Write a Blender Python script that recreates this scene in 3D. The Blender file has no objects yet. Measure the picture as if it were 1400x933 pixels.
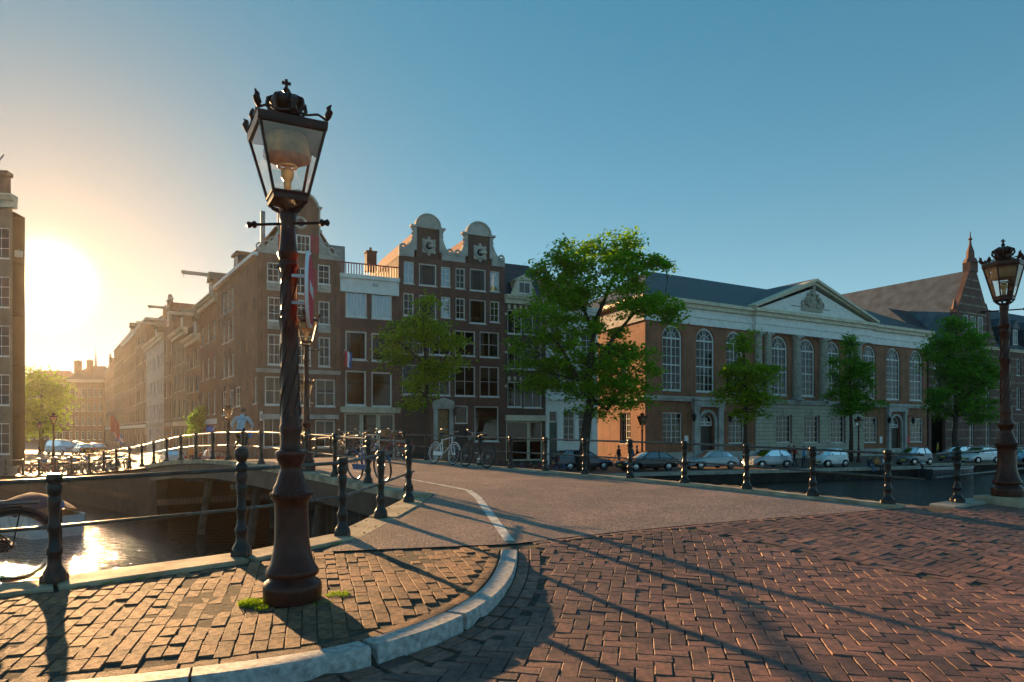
import bpy, bmesh, math, random
from mathutils import Vector, Matrix
random.seed(7)
R = math.radians
sc = bpy.context.scene
COL = sc.collection
# ---------------------------------------------------------------- camera, sky, sun, exposure
F = 950.0; CX = 700.0; HY = 592.0; CZ = 1.6           # focal length and horizon in photo pixels (1400 wide)
cam = bpy.data.cameras.new('camera'); camo = bpy.data.objects.new('camera', cam); COL.objects.link(camo)
cam.sensor_width = 36.0; cam.lens = F / 1400.0 * 36.0
cam.shift_y = (HY - 466.5) / 1400.0
cam.clip_start = 0.05; cam.clip_end = 4000
camo.location = (0, 0, CZ); camo.rotation_euler = (R(90), 0, 0)
sc.camera = camo
SAZ = math.atan2(-635, 950); SEL = R(10.2)             # the low sun stands over the street on the left
SUND = Vector((math.sin(SAZ)*math.cos(SEL), math.cos(SAZ)*math.cos(SEL), math.sin(SEL)))
w = bpy.data.worlds.new('World'); sc.world = w; w.use_nodes = True
nt = w.node_tree; N = nt.nodes; LK = nt.links; N.clear()
wo = N.new('ShaderNodeOutputWorld'); bg = N.new('ShaderNodeBackground'); sky = N.new('ShaderNodeTexSky')
sky.sky_type = 'NISHITA'; sky.sun_disc = False; sky.sun_elevation = SEL; sky.sun_rotation = SAZ
sky.air_density = 1.0; sky.dust_density = 0.2; sky.ozone_density = 3.0; sky.altitude = 0
bg.inputs[1].default_value = 0.092
# warm aureole of the low sun, centred on the sun's own direction
tc = N.new('ShaderNodeTexCoord'); dp = N.new('ShaderNodeVectorMath'); dp.operation = 'DOT_PRODUCT'
nv = N.new('ShaderNodeVectorMath'); nv.operation = 'NORMALIZE'
LK.new(tc.outputs['Generated'], nv.inputs[0]); LK.new(nv.outputs[0], dp.inputs[0]); dp.inputs[1].default_value = SUND
def wmath(op, a, b):
    n = N.new('ShaderNodeMath'); n.operation = op
    for k, q in enumerate((a, b)):
        if isinstance(q, (int, float)): n.inputs[k].default_value = q
        else: LK.new(q, n.inputs[k])
    return n.outputs[0]
mx = wmath('MAXIMUM', dp.outputs['Value'], 0.0)
def lobe(power, col, strength):
    p = wmath('MULTIPLY', wmath('POWER', mx, power), strength)
    m = N.new('ShaderNodeVectorMath'); m.operation = 'SCALE'; m.inputs[0].default_value = col; LK.new(p, m.inputs[3])
    return m.outputs[0]
def vadd(a, b):
    m = N.new('ShaderNodeVectorMath'); m.operation = 'ADD'; LK.new(a, m.inputs[0]); LK.new(b, m.inputs[1]); return m.outputs[0]
gm = N.new('ShaderNodeGamma'); gm.inputs[1].default_value = 0.45; LK.new(sky.outputs[0], gm.inputs[0])     # the photograph holds back the bright side of the sky
tint = N.new('ShaderNodeVectorMath'); tint.operation = 'MULTIPLY'; LK.new(gm.outputs[0], tint.inputs[0]); 
warm = N.new('ShaderNodeMix'); warm.data_type = 'RGBA'; LK.new(wmath('POWER', mx, 22.0), warm.inputs[0]); warm.inputs[6].default_value = (0.31, 0.90, 1.06, 1); warm.inputs[7].default_value = (0.62, 0.66, 0.56, 1)
LK.new(warm.outputs[2], tint.inputs[1])
skycol = tint.outputs[0]
for p_, c_, s_ in ((2600, (1.0, 0.85, 0.6), 40.0), (300, (1.0, 0.60, 0.28), 0.9), (45, (1.0, 0.42, 0.14), 1.0), (14, (1.0, 0.50, 0.30), 0.22)):
    skycol = vadd(skycol, lobe(p_, c_, s_))
sp_ = N.new('ShaderNodeSeparateXYZ'); LK.new(nv.outputs[0], sp_.inputs[0])         # pale band of thick air along the horizon
hzf = wmath('MULTIPLY', wmath('POWER', wmath('SUBTRACT', 1.0, wmath('ABSOLUTE', sp_.outputs[2], 0.0)), 5.0), 2.1)
hm_ = N.new('ShaderNodeVectorMath'); hm_.operation = 'SCALE'; hm_.inputs[0].default_value = (1.0, 0.98, 0.95); LK.new(hzf, hm_.inputs[3])
skycol = vadd(skycol, hm_.outputs[0])
LK.new(skycol, bg.inputs[0]); LK.new(bg.outputs[0], wo.inputs[0])
sl = bpy.data.lights.new('sun', 'SUN'); sl.energy = 5.0; sl.angle = R(0.5); sl.color = (1.0, 0.58, 0.25)
so = bpy.data.objects.new('sun', sl); COL.objects.link(so)
so.rotation_euler = (-SUND).to_track_quat('-Z', 'Y').to_euler()
sc.view_settings.view_transform = 'Standard'; sc.view_settings.look = 'None'; sc.view_settings.gamma = 1
sc.view_settings.exposure = 1.4
sc.render.engine = 'CYCLES'
# ---------------------------------------------------------------- helpers
def tag(o, label=None, cat=None, group=None, kind=None):
    if label: o['label'] = label
    if cat: o['category'] = cat
    if group: o['group'] = group
    if kind: o['kind'] = kind
    return o
def link(o, parent=None):
    COL.objects.link(o)
    if parent: o.parent = parent
    return o
def empty(name, loc, rz=0, label=None, cat=None, group=None, rot=None):
    o = bpy.data.objects.new(name, None); o.empty_display_size = 0.2
    o.location = loc; o.rotation_euler = rot or (0, 0, rz)
    link(o); return tag(o, label, cat, group)
def tree_copy(o, loc=None, rot=None, parent=None):
    c = o.copy(); COL.objects.link(c); c.parent = parent
    if loc is not None: c.location = loc
    if rot is not None: c.rotation_euler = rot
    for ch in o.children: tree_copy(ch, parent=c)
    return c
class MB:
    def __init__(s): s.v = []; s.f = []; s.m = []
    def add(s, vs, fs, m=0):
        k = len(s.v); s.v += [tuple(p) for p in vs]
        for q in fs: s.f.append([k + i for i in q]); s.m.append(m)
        return s
    def box(s, x0, x1, y0, y1, z0, z1, m=0):
        return s.add([(x0,y0,z0),(x1,y0,z0),(x1,y1,z0),(x0,y1,z0),(x0,y0,z1),(x1,y0,z1),(x1,y1,z1),(x0,y1,z1)],
              [(3,2,1,0),(4,5,6,7),(0,1,5,4),(1,2,6,5),(2,3,7,6),(3,0,4,7)], m)
    def quad(s, a, b, c, d, m=0): return s.add([a, b, c, d], [(0,1,2,3)], m)
    def tube(s, pts, r, n=8, m=0, cap=True):
        pts = [Vector(p) for p in pts]; rs = r if isinstance(r, (list, tuple)) else [r]*len(pts)
        base = len(s.v); up = None
        for i, p in enumerate(pts):
            t = (pts[min(i+1, len(pts)-1)] - pts[max(i-1, 0)])
            if t.length < 1e-9: t = Vector((0,0,1))
            t.normalize()
            if up is None: up = t.orthogonal().normalized()
            else:
                up = up - t*up.dot(t)
                up = up.normalized() if up.length > 1e-6 else t.orthogonal().normalized()
            b = t.cross(up)
            for k in range(n):
                a = 2*math.pi*k/n; q = p + (up*math.cos(a) + b*math.sin(a))*rs[i]; s.v.append(tuple(q))
        for i in range(len(pts)-1):
            for k in range(n):
                a = base+i*n+k; c = base+i*n+(k+1) % n
                s.f.append([a, c, c+n, a+n]); s.m.append(m)
        if cap:
            s.f.append([base+k for k in range(n)][::-1]); s.m.append(m)
            e = base+(len(pts)-1)*n; s.f.append([e+k for k in range(n)]); s.m.append(m)
        return s
    def lathe(s, prof, n=16, c=(0,0,0), m=0, a0=0.0, axis='z', capb=True, capt=True):
        base = len(s.v); cx, cy, cz = c
        for (r, h) in prof:
            for k in range(n):
                a = a0 + 2*math.pi*k/n; u = r*math.cos(a); v = r*math.sin(a)
                if axis == 'z': p = (cx+u, cy+v, cz+h)
                elif axis == 'y': p = (cx+u, cy+h, cz-v)
                else: p = (cx+h, cy+u, cz+v)
                s.v.append(p)
        for i in range(len(prof)-1):
            for k in range(n):
                a = base+i*n+k; d = base+i*n+(k+1) % n
                s.f.append([a, d, d+n, a+n]); s.m.append(m)
        if capb: s.f.append([base+k for k in range(n)][::-1]); s.m.append(m)
        e = base+(len(prof)-1)*n
        if capt: s.f.append([e+k for k in range(n)]); s.m.append(m)
        return s
    def torus(s, R0, r, c=(0,0,0), n=24, k=6, axis='y', m=0, a0=0, a1=2*math.pi):
        pts = []; full = abs(a1-a0-2*math.pi) < 1e-6; base = len(s.v)
        cnt = n if full else n+1
        for i in range(cnt):
            a = a0+(a1-a0)*i/n
            for j in range(k):
                b = 2*math.pi*j/k; rr = R0+r*math.cos(b); h = r*math.sin(b)
                x, z = rr*math.cos(a), rr*math.sin(a)
                s.v.append((c[0]+x, c[1]+h, c[2]+z) if axis == 'y' else (c[0]+x, c[1]+z, c[2]+h))
        for i in range(n):
            for j in range(k):
                a = base+i*k+j; b = base+i*k+(j+1) % k; i2 = (i+1) % cnt
                s.f.append([a, b, base+i2*k+(j+1) % k, base+i2*k+j]); s.m.append(m)
        return s
    def prism(s, poly, y0, y1, m=0):                    # polygon in (x,z), counter-clockwise seen from -y
        n = len(poly); base = len(s.v)
        s.v += [(x, y0, z) for x, z in poly] + [(x, y1, z) for x, z in poly]
        s.f.append([base+i for i in range(n)]); s.m.append(m)
        s.f.append([base+n+i for i in range(n)][::-1]); s.m.append(m)
        for i in range(n):
            j = (i+1) % n; s.f.append([base+i, base+n+i, base+n+j, base+j]); s.m.append(m)
        return s
    def slab(s, poly, z0, z1, m=0):                      # polygon in (x,y), counter-clockwise from above
        n = len(poly); base = len(s.v)
        s.v += [(x, y, z0) for x, y in poly] + [(x, y, z1) for x, y in poly]
        s.f.append([base+i for i in range(n)][::-1]); s.m.append(m)
        s.f.append([base+n+i for i in range(n)]); s.m.append(m)
        for i in range(n):
            j = (i+1) % n; s.f.append([base+i, base+j, base+n+j, base+n+i]); s.m.append(m)
        return s
    def ball(s, c, rx, ry=None, rz=None, n=10, k=6, m=0):
        ry = ry or rx; rz = rz or rx; pr = []
        base = len(s.v)
        for i in range(k+1):
            t = math.pi*i/k; z = -math.cos(t); r = max(math.sin(t), 0.02)
            for j in range(n):
                a = 2*math.pi*j/n; s.v.append((c[0]+rx*r*math.cos(a), c[1]+ry*r*math.sin(a), c[2]+rz*z))
        for i in range(k):
            for j in range(n):
                a = base+i*n+j; b = base+i*n+(j+1) % n; s.f.append([a, b, b+n, a+n]); s.m.append(m)
        s.f.append([base+j for j in range(n)][::-1]); s.m.append(m)
        s.f.append([base+k*n+j for j in range(n)]); s.m.append(m)
        return s
    def mesh(s, name, mats, smooth=False):
        me = bpy.data.meshes.new(name); me.from_pydata(s.v, [], s.f)
        mats = mats if isinstance(mats, (list, tuple)) else [mats]
        for q in mats: me.materials.append(q)
        if len(mats) > 1: me.polygons.foreach_set('material_index', s.m)
        if smooth: me.polygons.foreach_set('use_smooth', [True]*len(me.polygons))
        me.update(); return me
    def build(s, name, mats, parent=None, smooth=False, loc=None, rot=None):
        me = s.mesh(name, mats, smooth)
        if smooth == 'auto':
            me.polygons.foreach_set('use_smooth', [True]*len(me.polygons))
            try: me.set_sharp_from_angle(angle=R(40))
            except Exception: pass
        o = bpy.data.objects.new(name, me); link(o, parent)
        if loc is not None: o.location = loc
        if rot is not None: o.rotation_euler = rot
        return o
def inst(name, me, parent=None, loc=None, rot=None, scale=None):
    o = bpy.data.objects.new(name, me); link(o, parent)
    if loc is not None: o.location = loc
    if rot is not None: o.rotation_euler = rot
    if scale is not None: o.scale = scale
    return o
def smst(a, b, x):
    t = min(max((x-a)/(b-a), 0), 1); return t*t*(3-2*t)
def interp(x, xs, ys):
    if x <= xs[0]: return ys[0]
    for i in range(len(xs)-1):
        if x <= xs[i+1]:
            return ys[i]+(ys[i+1]-ys[i])*(x-xs[i])/(xs[i+1]-xs[i])
    return ys[-1]
def px(x, y, Z):                                         # photo pixel on a level plane at height Z
    Y = F*(CZ-Z)/(y-HY); return ((x-CX)/F*Y, Y)
def at(x, Y): return (x-CX)/F*Y                          # photo column at a known depth
def proj(X, Y, Z): return (CX+F*X/Y, HY-F*(Z-CZ)/Y)
# ---------------------------------------------------------------- materials
MATS = {}
def node_mat(name):
    m = bpy.data.materials.new(name); m.use_nodes = True
    t = m.node_tree; b = t.nodes['Principled BSDF']; return m, t, b
def mat(name, col, rough=0.6, metal=0.0, var=0.12, vscale=3.0, bump=0.0, bscale=40.0, spec=0.5, hue=None, coat=0.0, island=0.0, var2=None):
    """plain procedural material: base colour varied by noise, fine relief, optional per-piece variation"""
    m, t, b = node_mat(name); n = t.nodes; l = t.links
    b.inputs['Roughness'].default_value = rough; b.inputs['Metallic'].default_value = metal
    b.inputs['Specular IOR Level'].default_value = spec; b.inputs['Coat Weight'].default_value = coat
    co = n.new('ShaderNodeTexCoord')
    nz = n.new('ShaderNodeTexNoise'); nz.inputs['Scale'].default_value = vscale; nz.inputs['Detail'].default_value = 6
    l.new(co.outputs['Object'], nz.inputs['Vector'])
    mixc = n.new('ShaderNodeMix'); mixc.data_type = 'RGBA'
    c2 = hue or tuple(c*(1-2.2*var) for c in col); c1 = tuple(min(1, c*(1+1.4*var)) for c in col)
    mixc.inputs[6].default_value = (*c1, 1); mixc.inputs[7].default_value = (*c2, 1)
    rmp = n.new('ShaderNodeMapRange'); rmp.inputs[1].default_value = 0.3; rmp.inputs[2].default_value = 0.7
    l.new(nz.outputs[0], rmp.inputs[0]); l.new(rmp.outputs[0], mixc.inputs[0])
    out = mixc.outputs[2]
    if island:
        g = n.new('ShaderNodeNewGeometry'); oi = n.new('ShaderNodeObjectInfo')
        ad = n.new('ShaderNodeMath'); ad.operation = 'ADD'; l.new(g.outputs['Random Per Island'], ad.inputs[0]); l.new(oi.outputs['Random'], ad.inputs[1])
        fr = n.new('ShaderNodeMath'); fr.operation = 'FRACT'; l.new(ad.outputs[0], fr.inputs[0])
        cr = n.new('ShaderNodeValToRGB'); cr.color_ramp.interpolation = 'LINEAR'
        e = cr.color_ramp.elements; e[0].position = 0; e[0].color = (1-island, 1-island, 1-island*0.8, 1); e[1].position = 1; e[1].color = (1+island, 1+island*0.7, 1+island*0.5, 1)
        l.new(fr.outputs[0], cr.inputs[0])
        mm = n.new('ShaderNodeMix'); mm.data_type = 'RGBA'; mm.blend_type = 'MULTIPLY'; mm.inputs[0].default_value = 1
        l.new(out, mm.inputs[6]); l.new(cr.outputs[0], mm.inputs[7]); out = mm.outputs[2]
        ns = n.new('ShaderNodeTexNoise'); ns.inputs['Scale'].default_value = 0.9; ns.inputs['Detail'].default_value = 7; ns.inputs['Roughness'].default_value = 0.65; l.new(g.outputs['Position'], ns.inputs['Vector'])
        ms = n.new('ShaderNodeMapRange'); ms.inputs[1].default_value = 0.36; ms.inputs[2].default_value = 0.66; ms.inputs[3].default_value = 0.62; ms.inputs[4].default_value = 1.22; l.new(ns.outputs[0], ms.inputs[0])
        vs = n.new('ShaderNodeVectorMath'); vs.operation = 'SCALE'; l.new(out, vs.inputs[0]); l.new(ms.outputs[0], vs.inputs[3]); out = vs.outputs[0]
    l.new(out, b.inputs['Base Color'])
    rr = n.new('ShaderNodeMapRange'); rr.inputs[3].default_value = max(rough-0.08, 0.02); rr.inputs[4].default_value = min(rough+0.1, 1)
    l.new(nz.outputs[0], rr.inputs[0]); l.new(rr.outputs[0], b.inputs['Roughness'])
    if bump:
        nb = n.new('ShaderNodeTexNoise'); nb.inputs['Scale'].default_value = bscale; nb.inputs['Detail'].default_value = 5
        l.new(co.outputs['Object'], nb.inputs['Vector'])
        bp = n.new('ShaderNodeBump'); bp.inputs['Strength'].default_value = bump; bp.inputs['Distance'].default_value = 0.02
        l.new(nb.outputs[0], bp.inputs['Height']); l.new(bp.outputs[0], b.inputs['Normal'])
    MATS[name] = m; return m
def brickmat(name, c1, c2, mortar, bw=0.22, bh=0.065, msize=0.010, rough=0.85, stain=0.45, bump=0.35, seed=0.0):
    """masonry too far away to tell the bricks apart"""
    m, t, b = node_mat(name); n = t.nodes; l = t.links
    co = n.new('ShaderNodeTexCoord'); sx = n.new('ShaderNodeSeparateXYZ'); l.new(co.outputs['Object'], sx.inputs[0])
    ad = n.new('ShaderNodeMath'); ad.operation = 'ADD'; l.new(sx.outputs[0], ad.inputs[0]); l.new(sx.outputs[1], ad.inputs[1])
    cb = n.new('ShaderNodeCombineXYZ'); l.new(ad.outputs[0], cb.inputs[0]); l.new(sx.outputs[2], cb.inputs[1]); cb.inputs[2].default_value = seed
    br = n.new('ShaderNodeTexBrick'); l.new(cb.outputs[0], br.inputs['Vector'])
    br.inputs['Scale'].default_value = 1; br.inputs['Brick Width'].default_value = bw; br.inputs['Row Height'].default_value = bh
    br.inputs['Mortar Size'].default_value = msize; br.inputs['Mortar Smooth'].default_value = 0.3
    br.inputs['Color1'].default_value = (*c1, 1); br.inputs['Color2'].default_value = (*c2, 1); br.inputs['Mortar'].default_value = (*mortar, 1)
    nz = n.new('ShaderNodeTexNoise'); nz.inputs['Scale'].default_value = 0.55; nz.inputs['Detail'].default_value = 8; nz.inputs['Roughness'].default_value = 0.65
    l.new(cb.outputs[0], nz.inputs['Vector'])
    mr = n.new('ShaderNodeMapRange'); mr.inputs[1].default_value = 0.3; mr.inputs[2].default_value = 0.72; mr.inputs[3].default_value = 1.15; mr.inputs[4].default_value = 1-stain
    l.new(nz.outputs[0], mr.inputs[0])
    mp = n.new('ShaderNodeMapping'); mp.inputs['Scale'].default_value = (2.6, 0.16, 1); l.new(cb.outputs[0], mp.inputs[0])
    n2 = n.new('ShaderNodeTexNoise'); n2.inputs['Scale'].default_value = 1.0; n2.inputs['Detail'].default_value = 5; l.new(mp.outputs[0], n2.inputs['Vector'])
    m2 = n.new('ShaderNodeMapRange'); m2.inputs[1].default_value = 0.35; m2.inputs[2].default_value = 0.7; m2.inputs[3].default_value = 1.08; m2.inputs[4].default_value = 1-stain*.55; l.new(n2.outputs[0], m2.inputs[0])
    mu = n.new('ShaderNodeMath'); mu.operation = 'MULTIPLY'; l.new(mr.outputs[0], mu.inputs[0]); l.new(m2.outputs[0], mu.inputs[1])
    sc_ = n.new('ShaderNodeVectorMath'); sc_.operation = 'SCALE'; l.new(br.outputs['Color'], sc_.inputs[0]); l.new(mu.outputs[0], sc_.inputs[3])
    l.new(sc_.outputs[0], b.inputs['Base Color']); b.inputs['Roughness'].default_value = rough
    bp = n.new('ShaderNodeBump'); bp.inputs['Strength'].default_value = bump; bp.inputs['Distance'].default_value = 0.01; bp.invert = True
    l.new(br.outputs['Fac'], bp.inputs['Height']); l.new(bp.outputs[0], b.inputs['Normal'])
    MATS[name] = m; return m
def glassmat(name, tint=(0.8, 0.85, 0.88), gloss=0.22, rough=0.02):
    m = bpy.data.materials.new(name); m.use_nodes = True; t = m.node_tree; n = t.nodes; l = t.links; n.clear()
    o = n.new('ShaderNodeOutputMaterial'); tr = n.new('ShaderNodeBsdfTransparent'); gl = n.new('ShaderNodeBsdfGlossy'); mx_ = n.new('ShaderNodeMixShader')
    tr.inputs[0].default_value = (*tint, 1); gl.inputs['Roughness'].default_value = rough; gl.inputs[0].default_value = (0.95, 0.97, 1, 1)
    fr = n.new('ShaderNodeFresnel'); fr.inputs[0].default_value = 1.5
    ad = n.new('ShaderNodeMath'); ad.operation = 'ADD'; ad.inputs[1].default_value = gloss; ad.use_clamp = True; l.new(fr.outputs[0], ad.inputs[0])
    # old panes are never quite flat
    co = n.new('ShaderNodeTexCoord'); nz = n.new('ShaderNodeTexNoise'); nz.inputs['Scale'].default_value = 1.3; nz.inputs['Detail'].default_value = 2
    bp = n.new('ShaderNodeBump'); bp.inputs['Strength'].default_value = 0.12; bp.inputs['Distance'].default_value = 0.05
    l.new(co.outputs['Object'], nz.inputs['Vector']); l.new(nz.outputs[0], bp.inputs['Height']); l.new(bp.outputs[0], gl.inputs['Normal'])
    l.new(ad.outputs[0], mx_.inputs[0]); l.new(tr.outputs[0], mx_.inputs[1]); l.new(gl.outputs[0], mx_.inputs[2]); l.new(mx_.outputs[0], o.inputs[0])
    MATS[name] = m; return m
def leafmat(name, c, c2):
    m = bpy.data.materials.new(name); m.use_nodes = True; t = m.node_tree; n = t.nodes; l = t.links; n.clear()
    o = n.new('ShaderNodeOutputMaterial'); df = n.new('ShaderNodeBsdfPrincipled'); tl = n.new('ShaderNodeBsdfTranslucent'); mx_ = n.new('ShaderNodeMixShader')
    g = n.new('ShaderNodeNewGeometry'); mc = n.new('ShaderNodeMix'); mc.data_type = 'RGBA'
    mc.inputs[6].default_value = (*c, 1); mc.inputs[7].default_value = (*c2, 1); l.new(g.outputs['Random Per Island'], mc.inputs[0])
    l.new(mc.outputs[2], df.inputs['Base Color']); l.new(mc.outputs[2], tl.inputs[0]); df.inputs['Roughness'].default_value = 0.5
    df.inputs['Specular IOR Level'].default_value = 0.3
    mx_.inputs[0].default_value = 0.55; l.new(df.outputs[0], mx_.inputs[1]); l.new(tl.outputs[0], mx_.inputs[2]); l.new(mx_.outputs[0], o.inputs[0])
    MATS[name] = m; return m
M = MATS
mat('iron', (0.014, 0.016, 0.016), 0.3, 0.0, 0.3, 9, 0.1, 50, spec=0.4)
mat('lampiron', (0.062, 0.017, 0.009), 0.30, 0.0, 0.2, 9, 0.06, 40, spec=0.28)
mat('rail', (0.06, 0.075, 0.07), 0.28, 0.2, 0.3, 5, 0.1, 60)
mat('stone', (0.38, 0.34, 0.28), 0.8, 0, 0.16, 4, 0.4, 30)
mat('coping', (0.42, 0.34, 0.23), 0.8, 0, 0.22, 3, 0.5, 25)
mat('granite', (0.44, 0.44, 0.43), 0.65, 0, 0.2, 22, 0.6, 110)
mat('whitepaint', (0.72, 0.72, 0.70), 0.5, 0, 0.06, 2)
mat('roadpaint', (0.62, 0.61, 0.57), 0.7, 0, 0.18, 6, 0.4, 90)
mat('cream', (0.62, 0.55, 0.42), 0.6, 0, 0.1, 2)
mat('greystone', (0.42, 0.41, 0.38), 0.8, 0, 0.15, 1.2, 0.2, 20)
mat('darkwood', (0.03, 0.022, 0.018), 0.5, 0, 0.2, 4)
mat('black', (0.012, 0.012, 0.013), 0.5, 0, 0.1)
mat('greenpaint', (0.02, 0.05, 0.04), 0.4, 0, 0.1)
mat('shutter', (0.33, 0.03, 0.04), 0.55, 0, 0.1)
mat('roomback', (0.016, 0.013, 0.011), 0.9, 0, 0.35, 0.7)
mat('curtain', (0.17, 0.155, 0.13), 0.9, 0, 0.1, 3)
mat('pavbrick', (0.28, 0.145, 0.07), 0.78, 0, 0.25, 17, 0.9, 70, island=0.42, hue=(0.13, 0.075, 0.045))
mat('roadbrick', (0.25, 0.115, 0.078), 0.62, 0, 0.18, 16, 0.55, 80, island=0.40, hue=(0.115, 0.07, 0.058))
mat('bed', (0.075, 0.058, 0.042), 0.95, 0, 0.3, 20, 0.5, 120)
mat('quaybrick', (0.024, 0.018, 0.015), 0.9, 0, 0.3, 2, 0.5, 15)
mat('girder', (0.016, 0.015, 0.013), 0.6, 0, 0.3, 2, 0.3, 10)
mat('steel', (0.3, 0.31, 0.32), 0.35, 0.9, 0.1)
mat('rubber', (0.015, 0.015, 0.016), 0.7, 0, 0.2)
mat('slate', (0.035, 0.045, 0.058), 0.55, 0, 0.2, 1.5, 0.3, 12)
mat('redtile', (0.30, 0.10, 0.055), 0.8, 0, 0.2, 2, 0.3, 12)
mat('zinc', (0.22, 0.25, 0.27), 0.5, 0.3, 0.15, 1.5)
mat('bark', (0.055, 0.042, 0.032), 0.9, 0, 0.3, 6, 0.8, 14)
brickmat('brick_brown', (0.24, 0.095, 0.058), (0.165, 0.066, 0.042), (0.22, 0.18, 0.15))
brickmat('brick_red', (0.28, 0.085, 0.05), (0.19, 0.06, 0.036), (0.2, 0.16, 0.13), seed=3)
brickmat('brick_dark', (0.12, 0.058, 0.042), (0.08, 0.042, 0.031), (0.14, 0.11, 0.09), seed=5)
brickmat('brick_purple', (0.20, 0.072, 0.052), (0.135, 0.050, 0.038), (0.15, 0.12, 0.10), seed=8)
brickmat('brick_church', (0.44, 0.135, 0.055), (0.31, 0.096, 0.042), (0.25, 0.19, 0.14), seed=2, stain=0.42)
brickmat('brick_tan', (0.27, 0.20, 0.135), (0.22, 0.16, 0.105), (0.26, 0.22, 0.18), seed=9)
brickmat('ashlar', (0.50, 0.45, 0.36), (0.44, 0.40, 0.32), (0.16, 0.14, 0.11), 1.1, 0.42, 0.022, 0.8, 0.22, 0.8)
brickmat('tiles', (0.060, 0.068, 0.078), (0.046, 0.053, 0.062), (0.02, 0.024, 0.03), 0.26, 0.20, 0.02, 0.5, 0.2, 0.8)
brickmat('gothic', (0.21, 0.075, 0.055), (0.15, 0.058, 0.045), (0.16, 0.12, 0.1), seed=4)
glassmat('glass', (0.5, 0.52, 0.53), -0.012); glassmat('glass_dark', (0.4, 0.43, 0.45), 0.0); glassmat('lampglass', (0.93, 0.92, 0.88), 0.04, 0.08)
glassmat('glass_blue', (0.4, 0.5, 0.6), 0.2)
leafmat('leaf_a', (0.27, 0.50, 0.018), (0.13, 0.30, 0.014))
leafmat('leaf_b', (0.18, 0.40, 0.02), (0.09, 0.24, 0.016))
leafmat('leaf_c', (0.32, 0.48, 0.016), (0.16, 0.29, 0.013))
# ---------------------------------------------------------------- ground heights (the street climbs to a humpback bridge)
SLOPE = 0.0337; QZ = -1.2; WZ = -2.1
L0 = Vector((-1.85, 13.2)); DB = Vector((-0.611, 0.7916)); NB = Vector((0.7916, 0.611)); BW = 5.15
def bprof(t): return interp(t, [-12, 0, 3, 6, 9, 12, 15, 18, 23, 29, 35, 40, 46, 60], [0.0, 0.44, 0.53, 0.60, 0.645, 0.65, 0.60, 0.46, 0.0, -0.45, -0.84, -1.08, -1.19, -1.2])
def bt(X, Y): return (Vector((X, Y))-L0).dot(DB)
def zg(X, Y):
    t = bt(X, Y); s = smst(-3, 6, t); return (1-s)*SLOPE*Y + s*bprof(t)
LT = [0, 13.7, 23.1, 29, 35, 46]; LP = [(-1.85, 13.2), (-10.1, 24.1), (-16.7, 31.0), (-21.2, 35.0), (-26.0, 39.2), (-36.0, 47.6)]
def Lpt(t):
    if t < 0: p = L0+DB*t; return (p.x, p.y)
    return (interp(t, LT, [p[0] for p in LP]), interp(t, LT, [p[1] for p in LP]))
def Rpt(t):
    p = L0+NB*BW+DB*t; return (p.x, p.y)
def Ksea(X): return interp(X, [-6, -2.13, 0, 1.44, 3.14, 6.4, 9, 20], [7.6, 7.8, 8.25, 9.1, 9.93, 11.25, 12.2, 14])   # asphalt seam
def zroad(X, Y): return zg(X, Y) - 0.11*min(max((Ksea(X)-0.25-Y)/2.6, 0), 1)
# kerb, outer (road) edge
KERB = [(-4.2, 3.55), (-3.1, 3.78), (-2.2, 4.02), (-1.25, 4.42), (-0.72, 4.87), (-0.38, 5.35), (-0.14, 5.95), (-0.01, 6.6), (0.05, 7.25), (0.07, 7.95)]
def resample(pts, step):
    P = [Vector(p) for p in pts]; out = [P[0].copy()]; acc = 0
    # smooth by Catmull-Rom first
    dense = []
    for i in range(len(P)-1):
        p0 = P[max(i-1, 0)]; p1 = P[i]; p2 = P[i+1]; p3 = P[min(i+2, len(P)-1)]
        for k in range(12):
            u = k/12; dense.append(0.5*((2*p1)+(p2-p0)*u+(2*p0-5*p1+4*p2-p3)*u*u+(3*p1-p0-3*p2+p3)*u**3))
    dense.append(P[-1]); last = dense[0]
    for q in dense[1:]:
        d = (q-last).length
        while acc+d >= step:
            last = last+(q-last)*((step-acc)/d); out.append(last.copy()); d = (q-last).length; acc = 0
        acc += d; last = q
    return out
KD = resample(KERB, 0.05)
def kerb_side(X, Y):        # signed distance to the kerb line, positive on the pavement side
    p = Vector((X, Y)); best = None
    for i in range(len(KD)-1):
        d = (p-KD[i]).length_squared
        if best is None or d < best[0]: best = (d, i)
    i = best[1]; t = KD[i+1]-KD[i]; nrm = Vector((-t.y, t.x)).normalized()
    return (p-KD[i]).dot(nrm)
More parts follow.
